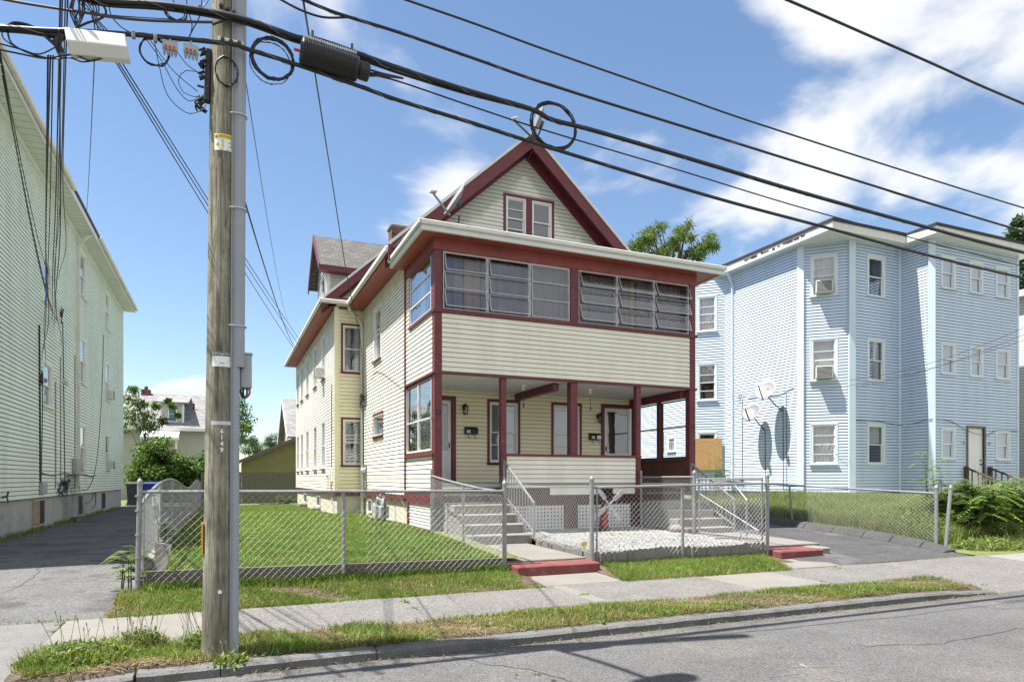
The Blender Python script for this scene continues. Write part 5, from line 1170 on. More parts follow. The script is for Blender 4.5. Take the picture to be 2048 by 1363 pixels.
for k in range(4):
    a = R(38 + 90 * k); d = Vector((math.cos(a), 0, math.sin(a))); pz = Vector((-math.sin(a), 0, math.cos(a)))
    m = MB(); m.obox(hub + d * .31, d * .15, pz * .05, (0, .007, 0)); m.obox(hub + d * .1, d * .1, pz * .02, (0, .008, 0)); m.build('blade', woodw, W_, bevel=.004)
# small yellow sign on a stake
sp = P(1168, 1087, Y=10.0); S_ = thing('yard_sign', 'small yellow security sign on a black stake by the path', 'sign', (sp.x, 10.0, .38))
m = MB(); m.tube([(sp.x, 10.0, .3), (sp.x, 10.0, sp.z - .02)], .006, 6); m.lathe([(.028, -.006), (.028, .006)], (sp.x, 9.985, sp.z - .085), 12, Matrix(((1, 0, 0), (0, 0, 1), (0, 1, 0)))); m.build('stake', blackp, S_)
m = MB(); m.box(sp.x - .055, 9.99, sp.z - .05, sp.x + .055, 9.996, sp.z + .045); sg = m.build('sign_face', inky, S_)
m = MB(); m.beam((sp.x - .04, 9.988, sp.z + .02), (sp.x + .04, 9.988, sp.z + .02), .002, .008); m.beam((sp.x - .01, 9.988, sp.z - .005), (sp.x + .04, 9.988, sp.z - .005), .002, .006); m.lathe([(.014, 0), (.014, .002)], (sp.x - .028, 9.988, sp.z - .015), 8, Matrix(((1, 0, 0), (0, 0, 1), (0, 1, 0)))); m.build('print', inkb, sg)
m = MB(); m.tube([(sp.x + .16, 10.0, .35), (sp.x + .16, 10.0, .50)], .010, 6); o = m.build('garden_stake', blackp); tag(o, 'short black stake beside the small yellow sign', 'stake')
# rock by the stairs
V = ico_v * np.array([.17, .2, .15]) * (1 + rng.uniform(-.12, .12, (len(ico_v), 1))) + np.array([5.68, 11.75, .42]); o = nmesh('rock', V, ico_f, concl); tag(o, 'rounded pale rock at the foot of the left steps', 'rock')
sb = o.modifiers.new('s', 'SUBSURF'); sb.levels = sb.render_levels = 2
V = ico_v * np.array([.2, .26, .16]) * (1 + rng.uniform(-.12, .12, (len(ico_v), 1))) + np.array([9.02, 11.9, .5]); o = nmesh('rock', V, ico_f, concl); tag(o, 'rounded pale rock by the right steps behind the fence', 'rock')
sb = o.modifiers.new('s', 'SUBSURF'); sb.levels = sb.render_levels = 2
m = MB(); m.beam((8.2, 9.72, .52), (9.0, 9.6, .50), .03, .02); m.beam((8.75, 9.7, .46), (8.82, 9.7, .66), .02, .02, up=(0, 1, 0)); o = m.build('fallen_bar', galv); tag(o, 'grey metal bar lying on the pebbles near the gate', 'metal bar')
# asphalt berm by the right drive
bm_ = thing('asphalt_berm', 'cracked dark asphalt kerb along the right driveway', 'kerb', (13.3, 12, .3))
y = 8.75
while y < 20:
    L_ = random.uniform(.45, .9); z = rdrv(13.2, y); z2 = rdrv(13.2, y + L_)
    pr = lambda yy, zz: [(13.0, yy, zz - .05), (13.04, yy, zz + .02), (13.17, yy, zz + .13 * min(1, (yy - 8.4) / 1.0)), (13.36, yy, zz + .15 * min(1, (yy - 8.4) / 1.0)), (13.5, yy, zz - .05)]
    m = MB(); v = pr(y, z) + pr(y + L_ - .012, z2); m.add(v, [(4, 3, 2, 1, 0), (5, 6, 7, 8, 9)] + [(i, (i + 1) % 5, 5 + (i + 1) % 5, 5 + i) for i in range(5)]); m.build('berm_section', asphd, bm_, bevel=.015); y += L_
# ---------------------------------------------------------------- utility pole
PY = 6.28
def pole_x(z): return -.03 + .0085 * z
def pole_r(z): return pw(z, [(0, .145), (.5, .136), (5.7, .110), (11, .088)])
UP = thing('utility_pole', 'weathered wooden utility pole with grey cable guard at the kerb', 'utility pole', (-.03, PY, .09))
n, zs = 28, np.linspace(.02, 11, 90); V = []
for z in zs:
    for k in range(n):
        a = 2 * math.pi * k / n; r = pole_r(z) * (1 + .018 * math.sin(a * 5 + z * .7) + .012 * math.sin(a * 9 - z * 1.9) + random.uniform(-.006, .006)); V.append((pole_x(z) + r * math.cos(a), PY + r * math.sin(a), z))
Fq = [(i * n + k, i * n + (k + 1) % n, (i + 1) * n + (k + 1) % n, (i + 1) * n + k) for i in range(len(zs) - 1) for k in range(n)]
m = MB(); m.v = [Vector(p) for p in V]; m.f = Fq + [tuple((len(zs) - 1) * n + k for k in range(n))]; m.build('pole', polem, UP, smooth=True)
def on_pole(z0, da=0, extra=.004):
    def fn(x, y):
        z = z0 + y; r = pole_r(z) * 1.03 + extra; a = R(-90) + da + x / r; return Vector((pole_x(z) + r * math.cos(a), PY + r * math.sin(a), z))
    return fn
def patch(fn, x0, x1, y0, y1, mt, name, parent, nx=8):
    m = MB(); vs = []
    for i in range(nx + 1):
        x = x0 + (x1 - x0) * i / nx; vs += [fn(x, y0), fn(x, y1)]
    m.add(vs, [(2 * i, 2 * i + 2, 2 * i + 3, 2 * i + 1) for i in range(nx)]); return m.build(name, mt, parent)
# caution sign
zc = P(450, 285, Y=PY - .12).z; da = .02
s = patch(on_pole(zc, da), -.082, .082, -.07, .07, paper, 'warning_sign', UP)
patch(on_pole(zc, da, .0055), -.078, .078, .030, .066, inky, 'yellow_panel', s)
put_text('sign_text', 'CAUTION', .027, (0, 0, 0), (1, 0, 0), (0, 0, 1), inkb, s, .012, curve=lambda x, y: on_pole(zc, da, .0068)(x, y + .048))
f = on_pole(zc, da, .0068); 
for cx in (-.068, .068): m = MB(); m.add([f(cx - .011, .037), f(cx + .011, .037), f(cx, .058)], [(0, 1, 2)]); m.build('warning_mark', inkb, s)
m = MB(); m.add([f(-.072, -.035), f(-.030, -.035), f(-.051, .005)], [(0, 1, 2)]); m.build('warning_triangle', inky, s)
f = on_pole(zc, da, .008); m = MB(); m.add([f(-.058, -.030), f(-.044, -.030), f(-.051, -.012)], [(0, 1, 2)])
for k in range(7):
    y = .022 - k * .011; m.add([f(-.02, y), f(.074 - .012 * (k % 3), y), f(.074 - .012 * (k % 3), y - .003), f(-.02, y - .003)], [(0, 1, 2, 3)])
m.add([f(-.03, -.060), f(.04, -.060), f(.04, -.064), f(-.03, -.064)], [(0, 1, 2, 3)]); m.build('fine_print', inkb, s)
# information sign
zi = P(446, 719, Y=PY - .12).z
s = patch(on_pole(zi, 0), -.08, .08, -.06, .06, paper, 'information_sign', UP)
patch(on_pole(zi, 0, .0055), -.078, .078, .030, .058, inkb, 'black_panel', s)
put_text('sign_text', 'INFORMATION', .021, (0, 0, 0), (1, 0, 0), (0, 0, 1), paper, s, .008, curve=lambda x, y: on_pole(zi, 0, .0068)(x, y + .044))
f = on_pole(zi, 0, .0068); m = MB()
for k in range(5):
    y = .018 - k * .012; q = (.068, .06, .07, .05, .02)[k]; m.add([f(-q, y), f(q, y), f(q, y - .004), f(-q, y - .004)], [(0, 1, 2, 3)])
m.build('fine_print', inkb, s)
zb_ = P(445, 846, Y=PY - .13).z; patch(on_pole(zb_, .1, .006), -.10, .10, -.014, .018, alu, 'metal_band', UP, 14)
for k, ch in enumerate('6149'):
    zz = P(445, 862 + 12.5 * k, Y=PY - .13).z; put_text('pole_number', ch, .052, (0, 0, 0), (1, 0, 0), (0, 0, 1), paper, UP, .03, curve=lambda x, y, zz=zz: on_pole(zz, .03, .004)(x, y))
zo = P(409, 1075, Y=PY).z; m = MB(); m.box(pole_x(zo) - pole_r(zo) - .016, PY - .05, zo - .13, pole_x(zo) - pole_r(zo) - .001, PY + .02, zo + .13); m.build('reflector_strip', orange, UP)
zd = P(443, 1183, Y=PY - .14).z; m = MB(); m.lathe([(.016, 0), (.016, .004), (.004, .005)], (pole_x(zd) + .0, PY - pole_r(zd) - .007, zd), 14, Matrix(((1, 0, 0), (0, 0, -1), (0, 1, 0)))); m.build('survey_disc', paper, UP)
# cable guards
def guard(z0, z1, w, da, mt, name):
    m = MB(); rows = []
    for z in (z0, z1):
        c = Vector((pole_x(z) + (pole_r(z) * .99) * math.cos(da), PY + pole_r(z) * .99 * math.sin(da), z)); out = Vector((math.cos(da), math.sin(da), 0)); sd = Vector((-out.y, out.x, 0))
        rows.append([c + sd * (w * x) + out * y for x, y in ((-.72, .0), (-.72, .008), (-.5, .010), (-.5, w * .55), (-.32, w * .85), (0, w * .95), (.32, w * .85), (.5, w * .55), (.5, .010), (.72, .008), (.72, 0))])
    k = len(rows[0]); m.add(rows[0] + rows[1], [(i, i + 1, k + i + 1, k + i) for i in range(k - 1)] + [tuple(range(k, 2 * k))]); o = m.build(name, mt, UP); return o
DA = R(-35)
guard(2.55, 8.5, .088, DA, greyp, 'cable_guard'); guard(.1, 2.68, .055, DA - .12, greyp, 'cable_guard')
for z in np.arange(.35, 6, .42):
    rr = pole_r(z) + .012; a = DA - .62; m = MB(); m.lathe([(.006, 0), (.006, .004)], (pole_x(z) + rr * math.cos(a), PY + rr * math.sin(a), z), 6, Matrix(((1, 0, 0), (0, 0, -1), (0, 1, 0)))); m.build('bolt', darkmetal, UP)
for z in (2.9, 3.9, 4.7):
    c = Vector((pole_x(z), PY, z)); m = MB()
    m.tube([c + Vector((math.cos(DA + q) * (pole_r(z) + .02 + .095 * max(0, math.cos(q * 2.6)) * .75), math.sin(DA + q) * (pole_r(z) + .02 + .095 * max(0, math.cos(q * 2.6)) * .75), 0)) for q in np.linspace(-.6, .6, 9)], .006, 4); m.build('strap', alu, UP)
# service box
bp = P(491, 745, Y=PY + .02); m = MB(); m.box(bp.x - .045, PY - .06, bp.z - .14, bp.x + .05, PY + .10, bp.z + .15); b_ = m.build('service_box', boxgrey, UP, bevel=.01)
m = MB(); m.box(bp.x - .05, PY - .066, bp.z + .148, bp.x + .055, PY + .105, bp.z + .162); m.build('box_lid', boxgrey, b_)
for dx_, c_ in ((-.02, cable), (.01, mat('green wire', (.02, .12, .10), .5)), (.03, redm)):
    m = MB(); m.tube(smooth_pts([(bp.x + dx_, PY - .02, bp.z - .14), (bp.x + dx_, PY - .03, bp.z - .19), (bp.x + dx_ * .2 - .01, PY - .03, bp.z - .225), (bp.x - .035, PY - .02, bp.z - .20), (bp.x - .04, PY, bp.z - .15)]), .009, 6); m.build('wire_loop', c_, b_)
# bolts and bracket plates
pb = P(462, 84, Y=PY - .13); m = MB(); m.box(pb.x - .10, pb.y - .012, pb.z - .018, pb.x + .10, pb.y, pb.z + .018); o = m.build('bracket_plate', offw, UP, bevel=.004)
m = MB()
for k in (-.065, 0, .065): m.lathe([(.016, 0), (.016, .012), (.008, .02)], (pb.x + k, pb.y - .012, pb.z), 8, Matrix(((1, 0, 0), (0, 0, -1), (0, 1, 0))))
m.build('bolt', darkmetal, o)
pb = P(455, 22, Y=PY - .12); m = MB()
for k in (-.05, 0, .05): m.lathe([(.016, 0), (.02, .03), (.01, .05)], (pb.x + k, pb.y - .0, pb.z - k * .3), 8, Matrix(((1, 0, 0), (0, 0, -1), (0, 1, 0))))
m.build('bolt', darkmetal, UP)
# fibre terminal on the left of the pole
tb0 = P(418, 100, Y=PY - .02); tb1 = P(414, 205, Y=PY - .02)
T = thing('cable_terminal', 'black stubby cable terminal strapped to the left of the pole', 'cable terminal', tb1)
m = MB(); m.beam(tb0, tb1, .05, .07, up=(0, 1, 0)); m.build('terminal_body', blackp, T, bevel=.01)
m = MB(); rr = random.Random(4)
for k in range(26):
    t = rr.random(); c = tb0.lerp(tb1, t) + Vector((-.03, rr.uniform(-.03, .03), 0)); m.tube([c, c + Vector((-rr.uniform(.02, .05), rr.uniform(-.02, .02), rr.uniform(-.03, .01)))], .010, 5)
for k in range(8): c = tb1 + Vector((rr.uniform(-.04, .0), rr.uniform(-.03, .03), .02)); m.tube(smooth_pts([c, c + Vector((-.02 - .04 * rr.random(), 0, -.05)), c + Vector((rr.uniform(-.05, .03), 0, -.10))]), .008, 5)
m.build('connector', blackp, T, kind='stuff')
# street lamp arm, above the picture, whose shadow lies on the road
SLm = thing('street_lamp', 'street lamp on an arm high on the pole over the road', 'street lamp', (pole_x(6.6), PY, 6.6))
m = MB(); m.tube(smooth_pts([(pole_x(6.5), PY - .1, 6.5), (pole_x(6.5) + .05, PY - .6, 6.75), (pole_x(6.5) + .12, PY - 1.25, 6.85)]), .035, 8); m.build('arm', galv, SLm)
m = MB(); c = Vector((pole_x(6.5) + .26, PY - 1.28, 6.83)); m.lathe([(.03, -.36), (.10, -.28), (.14, 0), (.12, .2), (.04, .26)], c, 12, Matrix(((0, 0, 1), (1, 0, 0), (0, .55, 0)))); m.build('lamp_head', galv, SLm, smooth=True)
# ---------------------------------------------------------------- overhead cables
YW = 6.10
def cable_(label, pts, r, Y=YW, mt=cable, grp='overhead cables', name='overhead_cable', n=5, sm=5, helix=False):
    Ys = Y if isinstance(Y, (list, tuple)) else [Y] * len(pts)
    w = [P(u, v, Y=y) for (u, v), y in zip(pts, Ys)]
    return cable3(label, w, r, mt, grp, name, n, sm, helix)
def cable3(label, w, r, mt=cable, grp='overhead cables', name='overhead_cable', n=5, sm=5, helix=False):
    m = MB(); sp_ = smooth_pts(w, sm); m.tube(sp_, r, n); o = m.build(name, mt, smooth=True)
    if helix:                          # lashing wire
        m = MB(); q = []; L_ = 0
        for a, b in zip(sp_, sp_[1:]):
            L_ += (b - a).length; t = (b - a).normalized(); s1 = t.orthogonal().normalized(); s2 = t.cross(s1)
            q.append(a + (s1 * math.cos(L_ * 14) + s2 * math.sin(L_ * 14)) * (r + .002))
        m.tube(q, .0022, 4); m.build('lashing_wire', galv, o)
    tag(o, label, 'cable', grp); return o
def ext(pts, n=1, du=900):
    (a, b), (c, d) = pts[-2], pts[-1]; k = du / (c - a); return pts + [(c + du * .5, d + (d - b) * k * .46)]
A_ = [(130, -20), (205, 1), (308, 8), (380, 17), (472, 34), (540, 56), (596, 76), (640, 82), (729, 113), (800, 138), (930, 180), (1060, 218), (1105, 240), (1197, 264), (1424, 331), (1586, 380), (1840, 451), (2048, 505)]
cable_('thickest lashed black cable bundle passing the pole and crossing to the blue roof', ext(A_), .024, helix=True, sm=8)
cable_('second strand riding on the thick cable bundle near the splice case', [(u, v + 9 * min(1, (1120 - u) / 260)) for u, v in A_[:13]], .014, Y=YW + .03)
B_ = [(-150, 48), (0, 55), (82, 60), (164, 63), (267, 70), (349, 77), (420, 84), (472, 90), (495, 99), (585, 127), (713, 171), (800, 202), (950, 248), (1100, 296), (1424, 394), (1655, 456), (1850, 509), (2048, 556)]
cable_('lower lashed black cable from the white terminal box to the right edge', ext(B_), .019, helix=True, sm=8, Y=YW - .02)
cable_('short thick cable section beside the white terminal box', [(-60, 52), (0, 57), (60, 62), (120, 72), (160, 70)], .03, Y=YW + .01)
cable_('thin cable below the thick bundle ending over the blue house', ext([(735, 148), (800, 164), (950, 215), (1100, 264), (1350, 338), (1655, 430), (2044, 532)]), .008)
D_ = [(600, -3), (650, 18), (696, 34), (800, 66), (950, 118), (1100, 170), (1424, 271), (1655, 343), (2048, 463)]
cable_('twisted black cable leaving the top edge right of the pole', ext(D_), .015, helix=True)
cable_('short jumper cable joining the twisted cable right of the pole', [(555, -4), (600, 20), (647, 35), (696, 35)], .010)
cable_('cable crossing high from above the splice case to the right edge', ext([(800, -4), (950, 48), (1100, 103), (1350, 190), (1563, 263), (2048, 416)]), .011)
cable_('highest sagging cable in the top right corner of the sky', ext([(1560, -6), (1655, 35), (1864, 127), (2048, 208)]), .017)
cable_('brown cable descending from the top left corner to the pole', [(-120, -30), (12, 0), (131, 20), (185, 28), (226, 35), (308, 42), (425, 45)], .011, mt=mat('brown cable', (.06, .05, .045), .6))
cable_('thin wire above the white terminal box left of the pole', [(180, 10), (226, 12), (308, 15), (420, 22)], .005)
cable_('thin wire between clamps left of the pole', [(160, 8), (200, 28), (330, 38), (420, 45)], .004, Y=YW + .04)
# drops to the cream house
cable3('service drop cable sagging from the street to the cream house meter', [P(605, -10, Y=6.0), P(630, 146, Y=8.6), P(651, 280, Y=11.2), P(667, 380, Y=13.6), P(696, 562, Y=17.4), P(722, 690, Y=19.6), Vector((3.97, 20.85, 4.05))], .011, name='service_cable')
for k, (u0, v0, u1, v1) in enumerate(((228, 118, 640, 770), (232, 117, 644, 752), (238, 116, 650, 748))):
    a, b = P(u0, v0, Y=6.1), P(u1, v1, X=3.17)
    cable3(['lowest', 'middle', 'uppermost'][k] + ' of three thin drop wires from white box to wing', sag(a, b, .12), .0055, name='service_cable', sm=1, grp='drop wires from white box to wing')
cable3('drop wire from behind the pole to the cream house wing eave', sag(P(480, 370, Y=6.35), P(602, 700, X=3.0), .45), .008, name='service_cable', sm=1)
cable3('hair thin wire falling in front of the sky right of the pole', sag(P(492, 165, Y=6.35), P(575, 640, Y=24), .3), .004, name='service_cable', sm=1)
# drops to the green house
for k, (u0, v0, u1, v1, rr) in enumerate(((121, -15, 104, 640, .007), (125, -15, 108, 655, .005), (131, -15, 112, 640, .005), (136, -15, 118, 560, .006), (118, 60, 122, 690, .007), (96, 110, 88, 700, .007), (101, 110, 84, 720, .006), (106, 110, 90, 735, .005))):
    a, b = P(u0, v0, Y=5.9), P(u1, v1, X=GX + .05); mid = a.lerp(b, .5) + Vector((random.uniform(-.08, .08), 0, -.45))
    cable3(['first', 'second', 'third', 'fourth', 'fifth', 'sixth', 'seventh', 'eighth', 'ninth'][k] + ' of the drop cables hanging from the street to the green house', [a, a.lerp(b, .25) + Vector((0, 0, -.32)), mid, a.lerp(b, .75) + Vector((0, 0, -.32)), b], rr, name='service_cable', grp='drop cables to the green house')
for k, (u0, v0, u1, v1) in enumerate(((-3, 100, 118, 640), (3, 130, 114, 630), (-8, 60, 110, 560), (5, 150, 122, 645))):
    a, b = P(u0, v0, Y=6.0), P(u1, v1, X=GX + .05)
    cable3(['first', 'second', 'third', 'fourth', 'fifth', 'sixth', 'seventh', 'eighth', 'ninth'][k] + ' drop cable slanting across the green eave at the left edge', sag(a, b, .5), .0055, name='service_cable', sm=1, grp='drop cables at the left edge')
cable3('single thin wire hanging left of the pole before the sky', sag(P(189, 118, Y=6.1), P(173, 430, Y=14), .1), .004, name='service_cable', sm=1)
# cables to the blue house
for (pa, pb_, q) in (((2080, 640, 9), (1700, 760), 'upper'), ((2080, 655, 9), (1660, 782), 'middle'), ((2080, 668, 9), (1600, 783), 'lower')):
    a, b = P(pa[0], pa[1], Y=11.0), P(pb_[0], pb_[1], Y=16.9 if pb_[0] < 1690 else 16.0)
    cable3('%s thin wire crossing the blue house front from the right' % q, sag(a, b, .25), .006, name='service_cable', sm=1)
# loops and coils
def coil(label, u, v, ru, rv, turns, rr, Y=YW, jit=.10, name='cable_coil'):
    c = P(u, v, Y=Y); k = (P(u + 1, v, Y=Y) - c).length; pts = []; rnd = random.Random(int(u))
    N_ = 26
    for t in range(turns):
        jr = 1 + rnd.uniform(-jit, jit); jx, jz = rnd.uniform(-jit, jit) * ru * k * .5, rnd.uniform(-jit, jit) * rv * k * .5
        for i in range(N_): a = 2 * math.pi * i / N_ + .4; pts.append(c + Vector((ru * k * jr * math.cos(a) + jx, rnd.uniform(-.012, .012), rv * k * jr * math.sin(a) + jz)))
    m = MB(); m.tube(pts, rr, 5); o = m.build(name, cable, smooth=True); tag(o, label, 'cable coil', 'coils of spare cable'); return o
coil('thick coil of black cable hanging right of the pole', 545, 118, 40, 41, 9, .007, jit=.06); coil('loose thin outer loops around the thick cable coil', 541, 125, 42, 44, 2, .003, jit=.12)
coil('oval black cable loop lying against the pole', 453, 143, 22, 31, 2, .007, Y=PY - .13, jit=.03)
coil('thin cable loops hanging under the lower cable left of the pole', 309, 104, 29, 30, 4, .004, jit=.05)
coil('large cable loop on the thick bundle above the gable', 1108, 252, 44, 40, 8, .006, jit=.08)
coil('small cable loop just left of the pole top', 352, 26, 20, 16, 4, .005, jit=.12)
coil('thin wire ring beside the black terminal', 386, 168, 28, 28, 1, .003, jit=.02)
for k, (pts, q) in enumerate((([(308, 78), (318, 130), (335, 190), (372, 225), (400, 222), (412, 210)], 'long lower'), ([(290, 76), (322, 120), (352, 175), (378, 202), (400, 190)], 'middle'), ([(355, 105), (375, 130), (404, 150)], 'short upper'), ([(300, 80), (345, 140), (395, 183)], 'hair thin'))):
    cable_('%s thin wire drooping to the black terminal' % q, pts, .0035, Y=YW + .02, name='jumper_wire')
cable_('black strands looping under the white terminal box', [(-30, 95), (0, 100), (40, 108), (90, 117), (125, 112), (150, 110), (180, 122), (205, 116)], .007, name='jumper_wire')
cable_('second strand looping under the white terminal box', [(0, 88), (45, 100), (80, 112), (110, 118), (140, 116), (165, 124), (195, 120)], .006, name='jumper_wire', Y=YW + .03)
cable_('third strand sagging left of the white terminal box', [(15, 62), (22, 85), (50, 103), (88, 116)], .007, name='jumper_wire')
cable_('fourth strand sagging left of the white terminal box', [(4, 62), (8, 78), (40, 98), (80, 108), (118, 90)], .005, name='jumper_wire', Y=YW - .03)
cable_('thick black cable arching into the terminal box', [(18, 52), (30, 46), (60, 52), (85, 68), (112, 92), (122, 100)], .013, name='jumper_wire')
for k in range(9):
    rr = random.Random(50 + k); u = 146 + rr.uniform(0, 20)
    cable_(['first', 'second', 'third', 'fourth', 'fifth', 'sixth', 'seventh', 'eighth', 'ninth'][k] + ' black strand rising from the white box to the top edge', [(u + rr.uniform(-3, 3), -8), (u + rr.uniform(-8, 8), 18), (u - 2 + rr.uniform(-8, 8), 38), (153, 56)], .006, Y=YW + rr.uniform(-.05, .05), name='jumper_wire', grp='strands above the white box')
for k in range(5):
    rr = random.Random(80 + k)
    cable_(['first', 'second', 'third', 'fourth', 'fifth', 'sixth', 'seventh', 'eighth', 'ninth'][k] + ' slanting strand from the top edge down to the lower cable', [(158 + 8 * k, -6), (178 + 5 * k, 18), (188 + rr.uniform(-6, 10), 36), (190 + 6 * k, 60)], .005, Y=YW + rr.uniform(-.05, .05), name='jumper_wire', grp='slanting strands left of pole')
for k, pts in enumerate(([(342, -5), (352, 10), (360, 20)], [(372, -6), (376, 20), (384, 50), (380, 72)], [(404, -4), (400, 30), (388, 55), (378, 74)], [(420, -6), (408, 12), (396, 10)], [(300, -4), (310, 14), (330, 22)], [(215, -3), (222, 30), (240, 52), (262, 66)])):
    cable_('stray wire near the pole top, %s from the left' % ['third', 'fourth', 'fifth', 'sixth', 'second', 'first'][k], pts, .0045, Y=YW + .01 * k, name='jumper_wire')
cable_('heavy jumper curving from the brown cable to the white box', [(195, 6), (208, 14), (212, 28), (200, 38), (175, 46), (153, 56)], .009, name='jumper_wire')
cable_('cable running behind the splice toward the pole', [(425, 50), (450, 42), (480, 44), (520, 50)], .009, Y=YW + .02, name='jumper_wire')
# white terminal box
a, b = P(131, 62, Y=YW), P(252, 76, Y=YW); bw = b - a
TB = thing('terminal_box', 'white metal cable terminal box hanging from the lower cable', 'terminal box', a)
m = MB(); h1 = P(131, 92, Y=YW).z - a.z; h2 = P(138, 110, Y=YW).z - a.z
m.prism([a + Vector((0, -.055, 0)), a + Vector((.02, -.085, h1)), a + Vector((.03, -.02, h2)), a + Vector((.03, .05, h2)), a + Vector((0, .06, 0))], bw); m.build('box_body', white, TB, bevel=.006)
m = MB(); m.tube([a + Vector((-.02, 0, -.04)), a + Vector((-.06, 0, -.10)), a + Vector((-.03, .02, -.17))], .03, 7); m.build('cable_boot', blackp, TB)
# two grey connector blocks with red inserts
for k, (u, v) in enumerate(((340, 93), (382, 100))):
    c = P(u, v, Y=YW - .02); t = thing('connector_block', ['left', 'right'][k] + ' grey connector block with red inserts on the lower cable', 'connector', c, 'connector blocks')
    m = MB(); m.box(c.x - .055, c.y - .02, c.z - .03, c.x + .055, c.y + .02, c.z + .04); m.beam(c + Vector((0, 0, .03)), c + Vector((0, 0, .085)), .02, .02, up=(0, 1, 0)); m.build('block_body', boxgrey, t, bevel=.006)
    m = MB()
    for j in (-.04, -.013, .014, .041): m.lathe([(.012, 0), (.010, -.03), (.005, -.05)], (c.x + j, c.y, c.z - .03), 6)
    m.build('terminal', galv, t)
    m = MB()
    for j in (-.03, 0, .03): m.box(c.x + j - .009, c.y - .023, c.z - .025, c.x + j + .009, c.y - .0205, c.z - .005)
    m.build('insert', redm, t)
for k, (u, v) in enumerate(((311, 76), (267, 68))):
    c = P(u, v, Y=YW - .03); m = MB(); m.box(c.x - .013, c.y - .02, c.z - .035, c.x + .013, c.y + .02, c.z + .02); o = m.build('cable_clamp', galv, bevel=.004); tag(o, ['hanging grey cable clamp left of the connector blocks', 'grey cable clamp right of the white box'][k], 'clamp', 'cable clamps')
# splice enclosure
a, b = P(600, 102, Y=YW - .06), P(716, 139, Y=YW - .06)
SPL = thing('splice_closure', 'ribbed black cylindrical splice case hanging under the cables', 'splice case', (a + b) / 2)
d = (b - a); Ln = d.length; d.normalize(); Mx = d.to_track_quat('Z', 'Y').to_matrix()
prof = [(.0, 0), (.08, 0), (.105, .012)]
nr = 26
for k in range(nr):
    z = .02 + (Ln - .04) * k / nr; dz = (Ln - .04) / nr; prof += [(.112, z), (.112, z + dz * .35), (.104, z + dz * .45), (.104, z + dz * .95)]
prof += [(.105, Ln - .01), (.09, Ln), (.0, Ln)]
m = MB(); m.lathe(prof, a, 24, Mx); m.build('case', blackp, SPL)
m = MB(); m.lathe([(.07, 0), (.078, .02), (.078, .09), (.06, .10)], b - d * .0, 18, Mx); m.build('end_neck', blackp, SPL, smooth=False)
m = MB()
up_ = Vector((0, -.25, 1)).normalized()
for k in range(24): c = a + d * (.03 + (Ln - .06) * k / 23); m.obox(c + up_ * .105 + Vector((0, -.03, 0)), d * .006, Vector((0, .014, 0)), Vector((0, 0, .012)))
m.build('clasp', alu, SPL)
m = MB(); m.tube([a - d * .0, a - d * .05], .012, 8); m.build('red_plug', redm, SPL)
m = MB()
for z_ in (-.03, 0, .03): m.tube([b + d * .09 + Vector((0, 0, z_)), b + d * .2 + Vector((0, 0, .02 + z_ * .4)), b + d * .42 + Vector((0, .03, .07))], .009, 6)
m.build('cable_tail', cable, SPL)
m = MB(); m.beam(a + up_ * .1 + d * .1, a + up_ * .19 + d * .1, .02, .01); m.build('hanger', darkmetal, SPL); m = MB(); m.beam(b + up_ * .1 - d * .06, b + up_ * .19 - d * .06, .02, .01); m.build('hanger', darkmetal, SPL)
# ---------------------------------------------------------------- foliage helpers
def leaf_arrays(C, size, up=.5, aspect=.55, fold=.25):
    n = len(C); d = rng.normal(size=(n, 3)); d[:, 2] += 0; d /= np.linalg.norm(d, axis=1, keepdims=True)
    nm = rng.normal(size=(n, 3)); nm[:, 2] = np.abs(nm[:, 2]) + up; s = np.cross(d, nm); s /= np.linalg.norm(s, axis=1, keepdims=True) + 1e-9; nn = np.cross(s, d)
    L = (size * rng.uniform(.6, 1.3, n))[:, None] if np.isscalar(size) else (size * rng.uniform(.6, 1.3, n))[:, None]
    W = L * aspect * .5
    V = np.stack([C, C + d * L * .45 + s * W + nn * L * fold * .4, C + d * L, C + d * L * .45 - s * W + nn * L * fold * .4], 1).reshape(-1, 3)
    b = np.arange(n)[:, None] * 4; Fq = np.concatenate([b + [[0, 1, 2]], b + [[0, 2, 3]]], 1).reshape(-1, 3)
    return V, Fq
def leafmesh(name, C, size, mt, parent=None, up=.5, aspect=.55, **tg):
    V, Fq = leaf_arrays(np.asarray(C), size, up, aspect); tone = np.repeat(rng.uniform(0, 1, len(Fq) // 2), 2); return nmesh(name, V, Fq, mt, parent, tone, **tg)
def clusters(cs, per, spread):
    out = []
    for c in cs:
        r = spread * (c[3] if len(c) > 3 else 1); k = int(per * (c[4] if len(c) > 4 else 1)); q = rng.normal(size=(k, 3)); q /= np.linalg.norm(q, axis=1, keepdims=True) + 1e-9; q *= (rng.uniform(0, 1, (k, 1)) ** .5) * r; q[:, 2] *= .7; out.append(np.array(c[:3]) + q)
    return np.concatenate(out)
def tree(name, label, cat, base, top, crown, per, spread, lsize, mt, limbs=8, r=.15, up=.4, group=None, aspect=.55):
    t = thing(name, label, cat, base, group); base, top = Vector(base), Vector(top); m = MB()
    m.tube(smooth_pts([base, base.lerp(top, .5) + Vector((random.uniform(-.2, .2), 0, 0)), top]), [r * (1 - .75 * i / 12) for i in range(13)], 8); m.build('trunk', bark, t)
    m = MB(); cs = sorted(crown, key=lambda c: -c[2])
    for c in random.sample(list(crown), min(limbs, len(crown))):
        a = base.lerp(top, random.uniform(.35, .9)); b = Vector(c[:3]); m.tube(smooth_pts([a, a.lerp(b, .55) + Vector((0, 0, .15 * (b - a).length)), b]), [r * .4 * (1 - .85 * i / 12) for i in range(13)], 5)
    m.build('limb', bark, t)
    leafmesh('crown', clusters(crown, per, spread), lsize, mt, t, up, aspect); return t
